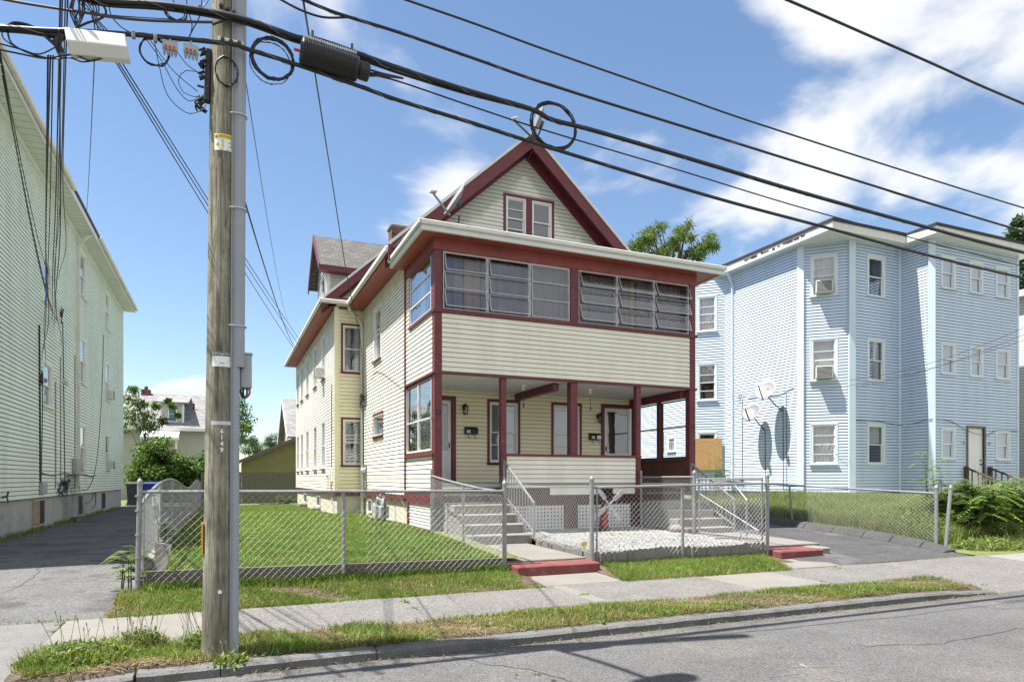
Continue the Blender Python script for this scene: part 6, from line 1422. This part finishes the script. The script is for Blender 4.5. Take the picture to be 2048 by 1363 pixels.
def blades(name, n, fx, fy, hf, h0, h1, w, mt, lean=.5, mask=None, parent=None, label=None, cat=None):
    x, y = fx(n), fy(n)
    if mask is not None: k = mask(x, y); x, y = x[k], y[k]
    n = len(x); z = np.vectorize(hf)(x, y); h = rng.uniform(h0, h1, n); a = rng.uniform(0, 6.283, n); ld_ = rng.uniform(.1, lean, n) * h
    bx_, by_ = np.cos(a), np.sin(a); wv = w * rng.uniform(.6, 1.3, n); an = rng.uniform(0, 6.283, n); wx, wy = np.cos(an) * wv, np.sin(an) * wv
    p0 = np.stack([x - wx, y - wy, z - .005], 1); p1 = np.stack([x + wx, y + wy, z - .005], 1)
    m0 = np.stack([x + bx_ * ld_ * .3 - wx * .7, y + by_ * ld_ * .3 - wy * .7, z + h * .6], 1); m1 = np.stack([x + bx_ * ld_ * .3 + wx * .7, y + by_ * ld_ * .3 + wy * .7, z + h * .6], 1); tp = np.stack([x + bx_ * ld_, y + by_ * ld_, z + h * .92], 1)
    V = np.stack([p0, p1, m0, m1, tp], 1).reshape(-1, 3); b = np.arange(n)[:, None] * 5
    Fq = np.concatenate([b + [[0, 1, 3]], b + [[0, 3, 2]], b + [[2, 3, 4]]], 1).reshape(-1, 3); tone = np.repeat(rng.uniform(0, 1, n), 3)
    o = nmesh(name, V, Fq, mt, parent, tone)
    if label: tag(o, label, cat, kind='stuff')
    return o
U = lambda a, b: (lambda n: rng.uniform(a, b, n))
def pmask(seed, thr, sc=1.0):
    r = np.random.default_rng(seed); k = r.uniform(1.2, 7, (9, 2)) * sc; ph = r.uniform(0, 6.28, 9); am = 1 / np.sqrt(k[:, 0] ** 2 + k[:, 1] ** 2)
    def f(x, y):
        v = sum(a * np.sin(kx * x + ky * y + p) for a, (kx, ky), p in zip(am, k, ph)); return v / am.sum() * 2.2 + rng.normal(0, .45, len(x)) > thr
    return f
# lawn
blades('lawn_grass', 130000, U(-.9, 3.88), lambda n: 9.5 + 4.6 * rng.uniform(0, 1, n) ** 1.15, lawn_h, .03, .07, .0045, grassm, .9, label='bright green mown lawn behind the front fence', cat='grass')
blades('side_lawn_grass', 90000, U(-.85, 3.95), lambda n: 13.4 + 20 * rng.uniform(0, 1, n) ** 1.5, lawn_h, .03, .075, .007, grassm, .9, mask=lambda x, y: (y < 21.2) | (x < 3.1), label='mown lawn running back along the cream house', cat='grass')
# verges
bh_ = lambda x, y: pw(y, [(8.28, .085), (8.6, .12), (9.4, .2)])
blades('verge_grass', 70000, U(-1.15, 4.1), U(8.3, 9.42), bh_, .025, .085, .004, grassw, 1.1, mask=lambda x, y: pmask(3, -.12)(x, y) & (x < 4.1 - .3 * (9.4 - y)), label='patchy grass between sidewalk and front fence', cat='grass')
blades('garden_verge_grass', 26000, U(5.3, 9.15), U(8.26, 9.40), bh_, .03, .12, .0042, grassw, 1.3, mask=lambda x, y: (x > 5.6 - .2 * (9.4 - y)) & (x < 8.95 - .35 * (9.4 - y)), label='green grass strip before the pebble garden edging', cat='grass')
blades('kerb_grass', 60000, U(1.4, 9.75), U(6.07, 6.86), verge_h, .02, .075, .004, grassw, 1.2, mask=pmask(11, .12), label='patchy dry grass along the kerb', cat='grass')
blades('pole_grass', 22000, U(-1.4, 1.9), U(6.07, 6.9), verge_h, .02, .09, .004, grassw, 1.2, mask=pmask(21, .12), label='sparse grass around the pole foot', cat='grass')
# weeds in pavement joints, leafy rosettes
def rosette(C, n, L, mt_parts, V_, F_, T_):
    for k in range(n):
        a = random.uniform(0, 6.28); e = random.uniform(.2, .9); d = np.array([math.cos(a) * math.cos(e), math.sin(a) * math.cos(e), math.sin(e)]); s = np.array([-math.sin(a), math.cos(a), 0]); l = L * random.uniform(.6, 1.2); w = l * .13
        b = sum(len(v) for v in V_); c = np.array(C); V_.append(np.array([c, c + d * l * .55 + s * w, c + d * l * .95 - np.array([0, 0, l * .15]), c + d * l * .55 - s * w])); F_ += [(b, b + 1, b + 2), (b, b + 2, b + 3)]; T_ += [random.random()] * 2
V_, F_, T_ = [], [], []
spots = [(random.uniform(.3, 9.6), random.uniform(6.1, 6.9)) for _ in range(46)] + [(random.uniform(.2, 4), random.uniform(8.35, 9.3)) for _ in range(26)] + [(1.25, 6.07), (3.62, 6.05), (6.55, 6.06), (.05, 5.92), (.35, 5.95), (8.1, 5.93), (8.3, 5.95), (9.6, 5.98), (9.85, 6.05), (10.0, 6.1), (2.06, 7.6), (2.04, 8.0), (-1.56, 7.9), (-1.54, 8.2), (-.08, 7.6), (4.3, 7.6), (8.05, 7.2), (6.72, 7.9), (9.5, 8.2), (10.2, 8.4), (10.8, 8.4), (2.35, 4.95), (2.4, 4.75), (2.2, 5.0)]
for (x, y) in spots: rosette((x, y, (.09 if y < 8.3 else bh_(x, y)) if y > 6 else .005), random.randint(6, 14), random.uniform(.04, .11) if y > 6 else .045, None, V_, F_, T_)
o = nmesh('small_weeds', np.concatenate(V_), np.array(F_), weedm, None, T_); tag(o, 'small broadleaf weeds dotted over verges and pavement joints', 'weeds', kind='stuff')
# big weed clumps
def weed_clump(name, label, cx, cy, rx, ry, h, n, z, stems=0, mt=weedm, ls=.06):
    t = thing(name, label, 'weeds', (cx, cy, z)); ang = rng.uniform(0, 6.28, n); rad = np.sqrt(rng.uniform(0, 1, n)); x, y = cx + rx * rad * np.cos(ang), cy + ry * rad * np.sin(ang); hh = h * (1 - rad ** 2 * .8) * rng.uniform(.15, 1, n)
    leafmesh('leaves', np.stack([x, y, z + hh * .8], 1), ls, mt, t, .7, .4)
    blades('blades', n // 2, lambda k: cx + rx * np.sqrt(rng.uniform(0, 1, k)) * np.cos(rng.uniform(0, 6.28, k)), lambda k: cy + ry * rng.uniform(-.85, .85, k), lambda a, b: z, h * .4, h * .9, .004, grassw, .9, parent=t)
    if stems:
        m = MB()
        for k in range(stems):
            a, r_ = random.uniform(0, 6.28), random.random() ** .5; p = Vector((cx + rx * .8 * r_ * math.cos(a), cy + ry * .8 * r_ * math.sin(a), z)); q = p + Vector((random.uniform(-.12, .12), random.uniform(-.08, .08), h * random.uniform(1.0, 1.8))); m.tube([p, p.lerp(q, .5) + Vector((.01, 0, 0)), q], .0022, 4); m.tube([q, q + (q - p).normalized() * .03], [.005, .003], 5)
        m.build('seed_stem', stemm, t)
    return t
weed_clump('weed_patch', 'large overgrown weed patch left of the pole by the kerb', -1.08, 6.52, .46, .34, .22, 2300, .08, 16, weedm, .055)
weed_clump('weed_patch', 'seedy tall weeds on the sidewalk edge right of the weed patch', -.68, 6.78, .22, .10, .26, 420, .09, 18, weedm, .045)
weed_clump('weed_patch', 'weed tuft against the left side of the pole foot', -.22, 6.62, .16, .16, .22, 320, .08, 16)
weed_clump('weed_patch', 'grassy tuft growing over the kerb right of the pole', .06, 6.0, .14, .10, .12, 220, .06, 12)
def sumac(name, label, base, stems, h, spread, mt, frond=.45, leaf=.085, group=None):
    t = thing(name, label, 'shrub', base); m = MB(); C, D = [], []; V_, F_, T_ = [], [], []; cnt = 0
    for k in range(stems):
        a = random.uniform(0, 6.28); hh = h * random.uniform(.55, 1.05); p = Vector(base) + Vector((random.uniform(-1, 1) * spread[0] * .7, random.uniform(-1, 1) * spread[1] * .7, 0)); q = p + Vector((math.cos(a) * spread[0] * .4, math.sin(a) * spread[1] * .4, hh)); sp_ = smooth_pts([p, p.lerp(q, .5) + Vector((0, 0, .05)), q], 4); m.tube(sp_, [.011 * (1 - .7 * i / (len(sp_) - 1)) for i in range(len(sp_))], 5)
        for j in range(8):
            c = p.lerp(q, random.uniform(.25, 1)); az = random.uniform(0, 6.28); el = random.uniform(-.1, .7); d = Vector((math.cos(az) * math.cos(el), math.sin(az) * math.cos(el), math.sin(el))); L_ = frond * random.uniform(.6, 1.1); s = Vector((-math.sin(az), math.cos(az), 0))
            mid = c + d * L_ * .5; end = c + d * L_ - Vector((0, 0, .35 * L_)); m.tube([c, mid, end], .003, 3, False); tn = random.random()
            for i in range(9):
                tt = .2 + .8 * i / 8; o_ = (c.lerp(mid, tt * 2) if tt < .5 else mid.lerp(end, tt * 2 - 1))
                for sg in (-1, 1):
                    l = leaf * (1.15 - .5 * tt) * random.uniform(.8, 1.2); dd = (s * sg * .85 + d * .45 - Vector((0, 0, .3))).normalized(); w = l * .24; pz = dd.cross(Vector((0, 0, 1))).normalized(); b = cnt; cnt += 4
                    V_.append([o_, o_ + dd * l * .45 + pz * w, o_ + dd * l, o_ + dd * l * .45 - pz * w]); F_ += [(b, b + 1, b + 2), (b, b + 2, b + 3)]; T_ += [min(1, max(0, tn + random.uniform(-.2, .2)))] * 2
    m.build('stem', stemm, t); nmesh('leaves', np.array([[tuple(v) for v in q] for q in V_]).reshape(-1, 3), np.array(F_), mt, t, T_); return t
sumac('sumac_bush', 'large feathery green bush at the end of the leaning fence', (15.8, 9.9, .35), 60, 1.15, (.95, .7), sumacm, .62, .15)
sumac('sumac_bush', 'leafy bush overhanging the sidewalk below the blue front door', (18.0, 10.3, .3), 60, 1.2, (1.2, .8), sumacm, .7, .16)
sumac('sumac_bush', 'tall thin sapling before the blue house front corner', (15.4, 10.6, .6), 5, 1.75, (.3, .3), sumacm, .4, .09)
sumac('sumac_bush', 'small tree of heaven sprout at the lawn fence corner', (-1.1, 9.75, .2), 6, .52, (.14, .12), weedm, .28, .07)
sumac('sumac_bush', 'green sapling climbing by the plywood sheet', (17.3, 20.2, .85), 12, 1.9, (.5, .4), weedm, .4, .09)
sumac('sumac_bush', 'small vine on the left side fence', (-.86, 12.0, .6), 4, .5, (.08, .3), weedm, .2, .06)
weed_clump('weed_patch', 'low creeping weeds under the feathery bush by the drive', 15.0, 9.0, 1.2, .5, .3, 2200, .14, 0, weedm, .09)
weed_clump('weed_patch', 'dark weeds inside the leaning fence near its end posts', 14.3, 10.4, .6, .9, .75, 1800, .35, 0, weedm, .12)
blades('tall_grass', 80000, U(13.55, 18.0), lambda n: rng.uniform(9.3, 18, n), lambda x, y: lerp(.11, blawn(x, y), (y - 8.5) / 2.2),  .10, .38, .007, grassd, .9, mask=lambda x, y: (x < 18.1), label='tall unmown grass beside the blue house', cat='grass')
# ---------------------------------------------------------------- behind the houses
def ell(c, r, n, shell=.75):
    q = rng.normal(size=(n, 3)); q /= np.linalg.norm(q, axis=1, keepdims=True); q *= rng.uniform(shell, 1, (n, 1)); return [tuple(np.array(c) + q[i] * np.array(r)) for i in range(n)]
hd = ell((-3.2, 41, 1.6), (1.5, 1.3, 2.2), 60, .5) + ell((-1.3, 41.5, 1.3), (2.0, 1.0, 1.55), 80, .5)
hd = [c for c in hd if c[2] > .2]
tree('hedge', 'dense dark green overgrown hedge behind the bins', 'hedge', (-2.6, 41, .2), (-2.6, 41, 3.0), hd, 260, .62, .2, hedgem, 12, .07)
lt = [(P(u, v, Y=43).x, 43 + random.uniform(-.6, .6), P(u, v, Y=43).z, s) for u, v, s in ((262, 798, .8), (282, 808, .6), (292, 830, .7), (312, 812, .4), (272, 838, .9), (258, 822, .9), (326, 842, .45), (345, 812, .25), (250, 850, 1), (305, 852, .7), (288, 855, .8), (356, 830, .25), (268, 780, .4), (335, 800, .2))]
tree('garden_tree', 'thin light green tree rising above the hedge', 'tree', (-4.0, 43, .2), (-4.1, 43, 5.2), lt, 200, .72, .17, treelm, 14, .06)
lt = [(P(u, v, Y=44).x, 44 + random.uniform(-.6, .6), P(u, v, Y=44).z, s) for u, v, s in ((480, 815, 1), (488, 840, 1), (484, 870, 1), (470, 830, 1), (470, 800, .8), (490, 855, .6))]
tree('garden_tree', 'leafy tree half hidden behind the utility pole', 'tree', (.6, 44, .2), (.6, 44, 5), lt, 320, .8, .16, treelm, 6, .12)
def blob_tree(label, u, v, Y, s, mt, n=26, grp=None, per=130):
    c = P(u, v, Y=Y); cs = ell(tuple(c), (s, s, s * .8), n, .4); return tree('far_tree', label, 'tree', (c.x, Y, .2), tuple(c), cs, per, s * .38, s * .10, mt, 5, s * .06, group=grp)
blob_tree('round dark tree far behind the olive garage', 548, 882, 75, 1.1, treedm); blob_tree('distant tree low behind the fence, left of the round one', 498, 892, 85, 1.6, treedm); blob_tree('distant low trees between pole and olive garage', 522, 896, 90, 1.3, treelm)
# dark tree at the right edge
cs = []
for (u, v, s) in ((2050, 470, .8), (2040, 500, .6), (2060, 520, .9), (2048, 555, .7), (2034, 470, .35), (2042, 445, .35), (2075, 460, 1.0), (2085, 560, 1.0), (2046, 580, .5)): p = P(u, v, Y=27); cs.append((p.x, 27, p.z, s))
tree('far_tree', 'tall dark tree at the right edge behind the blue house', 'tree', (51, 27, .5), (51.5, 27, 17), cs, 420, 1.5, .32, treedm, 8, .3)
# pine behind the porch roof
pc = []
for (u0, v0, u1, v1, k, s) in ((1262, 500, 1300, 470, 7, .8), (1280, 505, 1310, 480, 6, 1), (1292, 480, 1318, 452, 6, .5), (1325, 510, 1376, 450, 10, .62), (1345, 500, 1362, 462, 6, .5), (1370, 512, 1400, 500, 5, .7), (1392, 515, 1425, 472, 8, .6), (1405, 500, 1434, 492, 5, .4), (1300, 512, 1330, 505, 5, .7), (1380, 480, 1384, 470, 2, .3)):
    for i in range(k): p = P(u0 + (u1 - u0) * i / max(1, k - 1) + random.uniform(-5, 5), v0 + (v1 - v0) * i / max(1, k - 1) + random.uniform(-4, 4), Y=44 + random.uniform(-1, 1)); pc.append((p.x, p.y, p.z, s))
tree('pine_tree', 'ragged pine tree rising behind the porch roof', 'tree', (32.5, 44, .5), (32.9, 44, 19.5), pc, 70, .78, .5, pinem, 40, .25, .3, aspect=.12)
# rear wooden fence
RF = thing('wooden_fence', 'grey weathered board fence at the back of the lawn', 'fence', (1, 38, .3))
x = -.9; 
m0 = MB(); m0.prism([(0, 0, 0), (.135, 0, 0), (.135, 0, 1.62), (.10, 0, 1.68), (.035, 0, 1.68), (0, 0, 1.62)], (0, .02, 0)); pk = m0.build('plank', woodg, RF); pk.matrix_basis = Matrix.Translation((-1.05, 38, .3)); me = pk.data
while x < 4.6: o = bpy.data.objects.new('plank', me); reg(o, RF, Matrix.Translation((x, 38, .3 + random.uniform(-.02, .02)))); x += .15
m = MB(); m.box(-1, 38.021, .7, 4.6, 38.06, .78); m.box(-1, 38.021, 1.5, 4.6, 38.06, 1.58); m.build('rail', woodg, RF)
# a board lying on the back of the lawn, shrub
m = MB(); m.box(1.6, 34.2, .38, 3.0, 34.4, .44); o = m.build('stone_slab', concl); tag(o, 'pale flat slab lying at the back of the lawn', 'slab')
sumac('sumac_bush', 'low yellow green plant at the rear corner of the wing', (2.7, 33.8, .35), 10, .5, (.5, .3), weedm, .3, .08)
# olive garage
OG = thing('garage', 'olive green garage gable behind the board fence', 'garage', (4, 41, .3))
m = MB(); m.prism([(1.1, 41, .2), (6.8, 41, .2), (6.8, 41, 2.62), (3.95, 41, 3.9), (1.1, 41, 2.62)], (0, 7, 0)); m.build('wall', olive, OG)
for (xa, za, xb, zb) in ((.75, 2.52, 3.95, 3.97), (7.15, 2.52, 3.95, 3.97)):
    m = MB(); m.prism([(xa, 40.7, za), (xb, 40.7, zb), (xb, 40.7, zb + .09), (xa, 40.7, za + .09)], (0, 7.6, 0)); m.build('roof', roofl, OG); m = MB(); m.prism([(xa, 40.66, za - .1), (xb, 40.66, zb - .1), (xb, 40.66, zb + .1), (xa, 40.66, za + .1)], (0, .035, 0)); m.build('rake_board', woodg, OG)
# tan gable house far behind
TH = thing('far_house', 'tan gabled house with grey roof behind the olive garage', 'house', (8, 52, .3))
m = MB(); m.prism([(4.4, 48, .2), (4.4, 56, .2), (4.4, 56, 4.6), (4.4, 52, 7.35), (4.4, 48, 4.6)], (9, 0, 0)); m.build('wall', tanh, TH)
for ya in (47.6, 56.4): m = MB(); m.prism([(4.0, ya, 4.35), (4.0, 52, 7.4), (4.0, 52, 7.52), (4.0, ya, 4.47)], (10, 0, 0)); m.build('roof', roofl, TH); m = MB(); m.prism([(3.95, ya, 4.2), (3.95, 52, 7.25), (3.95, 52, 7.5), (3.95, ya, 4.45)], (.045, 0, 0)); m.build('rake_board', whitev, TH)
m = MB(); m.box(4.36, 51.5, 4.6, 4.395, 52.5, 5.9); o = m.build('window', whitev, TH); m = MB(); m.box(4.34, 51.6, 4.7, 4.358, 52.4, 5.8); m.build('pane', mat('far pane', (.05, .06, .07), .1), o)
# grey house with dormer
GR = thing('far_house', 'grey house with shingled roof and dormer beyond the hedge', 'house', (-4, 52, .3))
m = MB(); m.box(-9, 52, .2, -1.15, 60, 5.3); m.build('wall', bluegreyh, GR)
m = MB(); m.prism([(-9.4, 51.4, 5.05), (-9.4, 56, 7.9), (-9.4, 60.6, 5.05), (-9.4, 60.6, 4.9), (-9.4, 56, 7.7), (-9.4, 51.4, 4.9)], (8.6, 0, 0)); m.build('roof', roofl, GR)
m = MB(); m.box(-9.4, 51.36, 4.9, -.8, 51.395, 5.1); m.build('fascia', whitev, GR)
m = MB(); m.box(-1.2, 51.96, .2, -1.12, 52.02, 4.88); m.build('corner_board', whitev, GR)
m = MB(); m.box(-3.95, 52.2, 5.3, -2.55, 55, 6.85); dm = m.build('dormer', bluegreyh, GR)
m = MB(); m.prism([(-4.3, 51.9, 6.82), (-2.2, 51.9, 6.82), (-2.2, 55.6, 7.6), (-4.3, 55.6, 7.6)], (0, 0, .1)); m.build('dormer_roof', roofl, dm)
m = MB(); m.box(-3.5, 52.16, 5.55, -2.95, 52.198, 6.65); o = m.build('window', whitev, GR); m = MB(); m.box(-3.44, 52.14, 5.62, -3.01, 52.158, 6.08); m.box(-3.44, 52.14, 6.12, -3.01, 52.158, 6.6); m.build('pane', mat('far pane blue', (.10, .16, .22), .1), o)
m = MB(); m.box(-4.0, 52.15, 5.3, -3.9, 52.199, 6.82); m.build('dormer_trim', whitev, GR); m = MB(); m.box(-2.62, 52.15, 5.3, -2.5, 52.199, 6.82); m.build('dormer_trim', whitev, GR)
m = MB(); m.prism([(-5, 50.2, 4.3), (-2.75, 50.2, 4.3), (-2.75, 52, 5.0), (-5, 52, 5.0)], (0, 0, .1)); m.box(-5, 50.15, 4.2, -2.7, 50.199, 4.36); m.build('porch_roof', whitev, GR); m = MB(); m.box(-2.95, 50.3, .2, -2.83, 50.42, 4.25); m.build('porch_post', whitev, GR)
m = MB(); m.box(-5.5, 55.7, 7.5, -4.9, 56.3, 8.15); ch = m.build('chimney', brick, GR); m = MB(); m.lathe([(.14, 0), (.12, .25)], (-5.2, 56, 8.15), 8); m.build('flue', brick, ch)
m = MB(); m.tube([(-1.95, 54.0, 6.4), (-1.95, 54.0, 7.1)], .06, 8); m.build('vent_pipe', dark, GR)
# white house at the right edge
WH = thing('far_house', 'white sided house at the far right edge', 'house', (31, 16, .5))
m = MB(); m.box(28.4, 13.2, .4, 36, 30, 8.6); m.build('wall', whiteh, WH); m = MB(); m.box(28.1, 12.9, 8.6, 36.3, 30.3, 8.85); m.build('roof', offw, WH)
# bins and bucket
def bin_(label, u, v, X_, Y_, w, h, mt, lid):
    t = thing('wheeled_bin', label, 'bin', (X_, Y_, .28)); m = MB(); a, b = w / 2, w / 2 * .82
    m.add([(X_ - b, Y_ - b, .3), (X_ + b, Y_ - b, .3), (X_ + b, Y_ + b, .3), (X_ - b, Y_ + b, .3), (X_ - a, Y_ - a, .28 + h), (X_ + a, Y_ - a, .28 + h), (X_ + a, Y_ + a, .28 + h), (X_ - a, Y_ + a, .28 + h)], [(0, 3, 2, 1), (4, 5, 6, 7), (0, 1, 5, 4), (1, 2, 6, 5), (2, 3, 7, 6), (3, 0, 4, 7)]); m.build('body', mt, t, bevel=.03, seg=2)
    m = MB(); m.prism([(X_ - a - .03, Y_ - a - .04, .285 + h), (X_ + a + .03, Y_ - a - .04, .285 + h), (X_ + a + .03, Y_ + a + .03, .36 + h), (X_ - a - .03, Y_ + a + .03, .36 + h)], (0, 0, .05)); m.build('lid', lid, t, bevel=.02)
    for s in (-1, 1): m = MB(); m.lathe([(.11, -.03), (.11, .03)], (X_ + s * a, Y_ + b, .39), 12, Matrix(((0, 0, 1), (0, 1, 0), (-1, 0, 0)))); m.build('wheel', blackp, t)
    return t
bin_('dark grey wheeled bin at the rear corner of the green house', 0, 0, -4.05, 37.9, .62, 1.05, greybin, greybin); bin_('blue wheeled recycling bin beside the dark grey bin', 0, 0, -3.3, 38.0, .62, 1.05, bluebin, bluebin)
m = MB(); m.lathe([(.13, 0), (.17, .42), (.175, .44)], (-3.05, 37.3, .28), 12); bk = m.build('bucket', offw); tag(bk, 'white bucket standing in front of the blue bin', 'bucket')
m = MB(); m.box(-4.5, 38.6, .2, -1.2, 42, .33); o = m.build('rear_slab', concl, kind='structure')

blades('garden_weeds', 2600, U(6.0, 8.6), U(9.9, 12.2), peb_h, .02, .06, .004, grassw, 1.2, mask=pmask(41, .25), label='sparse yellowish weeds growing through the white pebbles', cat='weeds')
blades('foundation_weeds', 5200, lambda n: GX + .02 + np.abs(rng.normal(0, .12, n)), U(15, 34), ldrv, .04, .16, .006, grassw, 1.0, mask=pmask(43, .05), label='weeds along the foot of the green house foundation', cat='weeds')
# sealed cracks on the road and drives
def crack(z, pts, w, mt_, parent):
    r_ = random.Random(len(pts) * 7 + int(pts[0][0] * 10)); q = []
    for (a, b) in zip(pts, pts[1:]):
        for k in range(8): t = k / 8; q.append((a[0] + (b[0] - a[0]) * t + r_.uniform(-.035, .035), a[1] + (b[1] - a[1]) * t + r_.uniform(-.035, .035)))
    m = MB(); vs = []; 
    for i, (x, y) in enumerate(q):
        p, n_ = q[max(0, i - 1)], q[min(len(q) - 1, i + 1)]; d = Vector((n_[0] - p[0], n_[1] - p[1], 0)).normalized(); s_ = Vector((-d.y, d.x, 0)) * w * r_.uniform(.5, 1.3)
        zz = z(x, y) if callable(z) else z; vs += [(x - s_.x, y - s_.y, zz + .004), (x + s_.x, y + s_.y, zz + .004)]
    m.add(vs, [(2 * i, 2 * i + 1, 2 * i + 3, 2 * i + 2) for i in range(len(q) - 1)]); m.build('sealed_crack', mt_, parent)
crk = mat('crack tar', (.05, .05, .05), .85, var=.2, vscale=30)
for pts in ([(1.9, 5.75), (2.4, 5.0), (2.7, 4.2), (2.9, 3.0)], [(4.2, 5.5), (7.5, 5.35), (12, 5.45)], [(5.6, 4.6), (6.4, 4.3), (7.8, 4.45), (8.6, 4.1)], [(8.5, 5.8), (8.8, 5.2), (9.9, 4.9)]): crack(0, pts, .006, crk, road)

# longer bright grass over the garden verge, dry straw and clippings, grass in the joints
blades('bright_verge_grass', 14000, U(5.4, 9.1), U(8.4, 9.42), bh_, .04, .13, .0045, grassm, 1.1, mask=lambda x, y: pmask(61, -.3)(x, y) & (x > 5.6) & (x < 9.0 - .35 * (9.4 - y)), label='longer bright grass along the pebble garden edging', cat='grass')
blades('fence_foot_grass', 9000, U(-.9, 3.95), lambda n: 9.42 - np.abs(rng.normal(0, .10, n)), bh_, .06, .17, .0045, grassm, 1.0, mask=pmask(62, -.1), label='longer grass along the foot of the front fence boards', cat='grass')
def litter(name, n, fx, fy, hf, L0, L1, mt_, label):
    x, y = fx(n), fy(n); z = np.vectorize(hf)(x, y) + rng.uniform(.002, .02, n); a = rng.uniform(0, 6.28, n); l = rng.uniform(L0, L1, n); w = rng.uniform(.0012, .004, n); dx_, dy_ = np.cos(a) * l, np.sin(a) * l; sx, sy = -np.sin(a) * w, np.cos(a) * w; dz_ = rng.uniform(-.008, .012, n)
    V = np.stack([np.stack([x - sx, y - sy, z], 1), np.stack([x + sx, y + sy, z], 1), np.stack([x + dx_ + sx, y + dy_ + sy, z + dz_], 1), np.stack([x + dx_ - sx, y + dy_ - sy, z + dz_], 1)], 1).reshape(-1, 3); b = np.arange(n)[:, None] * 4
    tag(nmesh(name, V, b + np.array([[0, 1, 2, 3]]), mt_, None, rng.uniform(0, 1, n)), label, 'straw', kind='stuff')
litter('verge_straw', 26000, U(-1.45, 9.7), U(6.05, 6.9), verge_h, .02, .09, straw, 'dry straw and clippings on the kerb verge')
litter('back_verge_straw', 12000, U(-1.15, 4.1), U(8.3, 9.4), bh_, .02, .08, straw, 'dry straw and clippings before the front fence')
jy = lambda c, s_: (lambda n: rng.normal(c, s_, n))
for k, (nm, fx, fy, lab, n_) in enumerate((('joint_grass', U(9.6, 12.6), jy(8.37, .02), 'thin grass in the joint between right drive and sidewalk', 1500), ('joint_grass', U(-4.2, -1.2), jy(8.36, .02), 'thin grass in the joint between left driveway and sidewalk', 1100), ('joint_grass', U(-.1, 9.6), jy(6.84, .03), 'grass creeping over the street side edge of the sidewalk', 5000), ('joint_grass', U(-.9, 4.1), jy(8.33, .03), 'grass creeping over the inner edge of the sidewalk', 3000), ('joint_grass', U(.2, 9.8), jy(5.905, .02), 'sparse grass along the foot of the kerb', 700))):
    blades(nm, n_, fx, fy, (lambda x, y: .0) if k == 4 else (lambda x, y: .1), .015, .06, .003, grassw, 1.3, mask=pmask(70 + k, .15), label=lab, cat='grass')
for pts in ([(9.6, 10.2), (10.6, 9.8), (11.6, 10.1), (12.9, 9.6)], [(10.2, 9.3), (11.2, 9.0), (12.2, 9.2)], [(11.2, 13), (11.5, 11.5), (11.3, 10.2)], [(12.2, 12.5), (12.6, 11), (12.4, 9.5)]): crack(rdrv, pts, .008, crk, bpy.data.objects['parking_drive'])
for pts in ([(-4.3, 10.6), (-3.0, 10.4), (-2.0, 10.7), (-1.1, 10.5)], [(-2.6, 12.6), (-2.4, 11), (-2.6, 9.4)]): crack(ldrv, pts, .005, crk, bpy.data.objects['driveway'])

leafmesh('clover', np.stack([rng.uniform(-.85, 3.85, 9000), 9.5 + 8 * rng.uniform(0, 1, 9000) ** 1.2, np.zeros(9000)], 1) * np.array([1, 1, 0]) + np.array([0, 0, .47]), .035, weedm, None, 1.6, .8, kind='stuff', label='clover leaves scattered through the lawn', cat='clover')
cl = bpy.data.objects['clover'].data; co = np.empty(len(cl.vertices) * 3, dtype=np.float32); cl.vertices.foreach_get('co', co); co = co.reshape(-1, 3); co[:, 2] += np.vectorize(lawn_h)(co[:, 0], co[:, 1]) - .47 + .03; cl.vertices.foreach_set('co', co.ravel()); cl.update()
litter('garden_litter', 500, U(5.7, 9.0), U(9.5, 12.8), peb_h, .02, .07, straw, 'dry leaf litter scattered over the white pebbles')
litter('gutter_litter', 900, U(.2, 10), lambda n: 5.88 - np.abs(rng.normal(0, .06, n)), lambda x, y: .002, .01, .05, straw, 'grit and dry litter along the gutter')
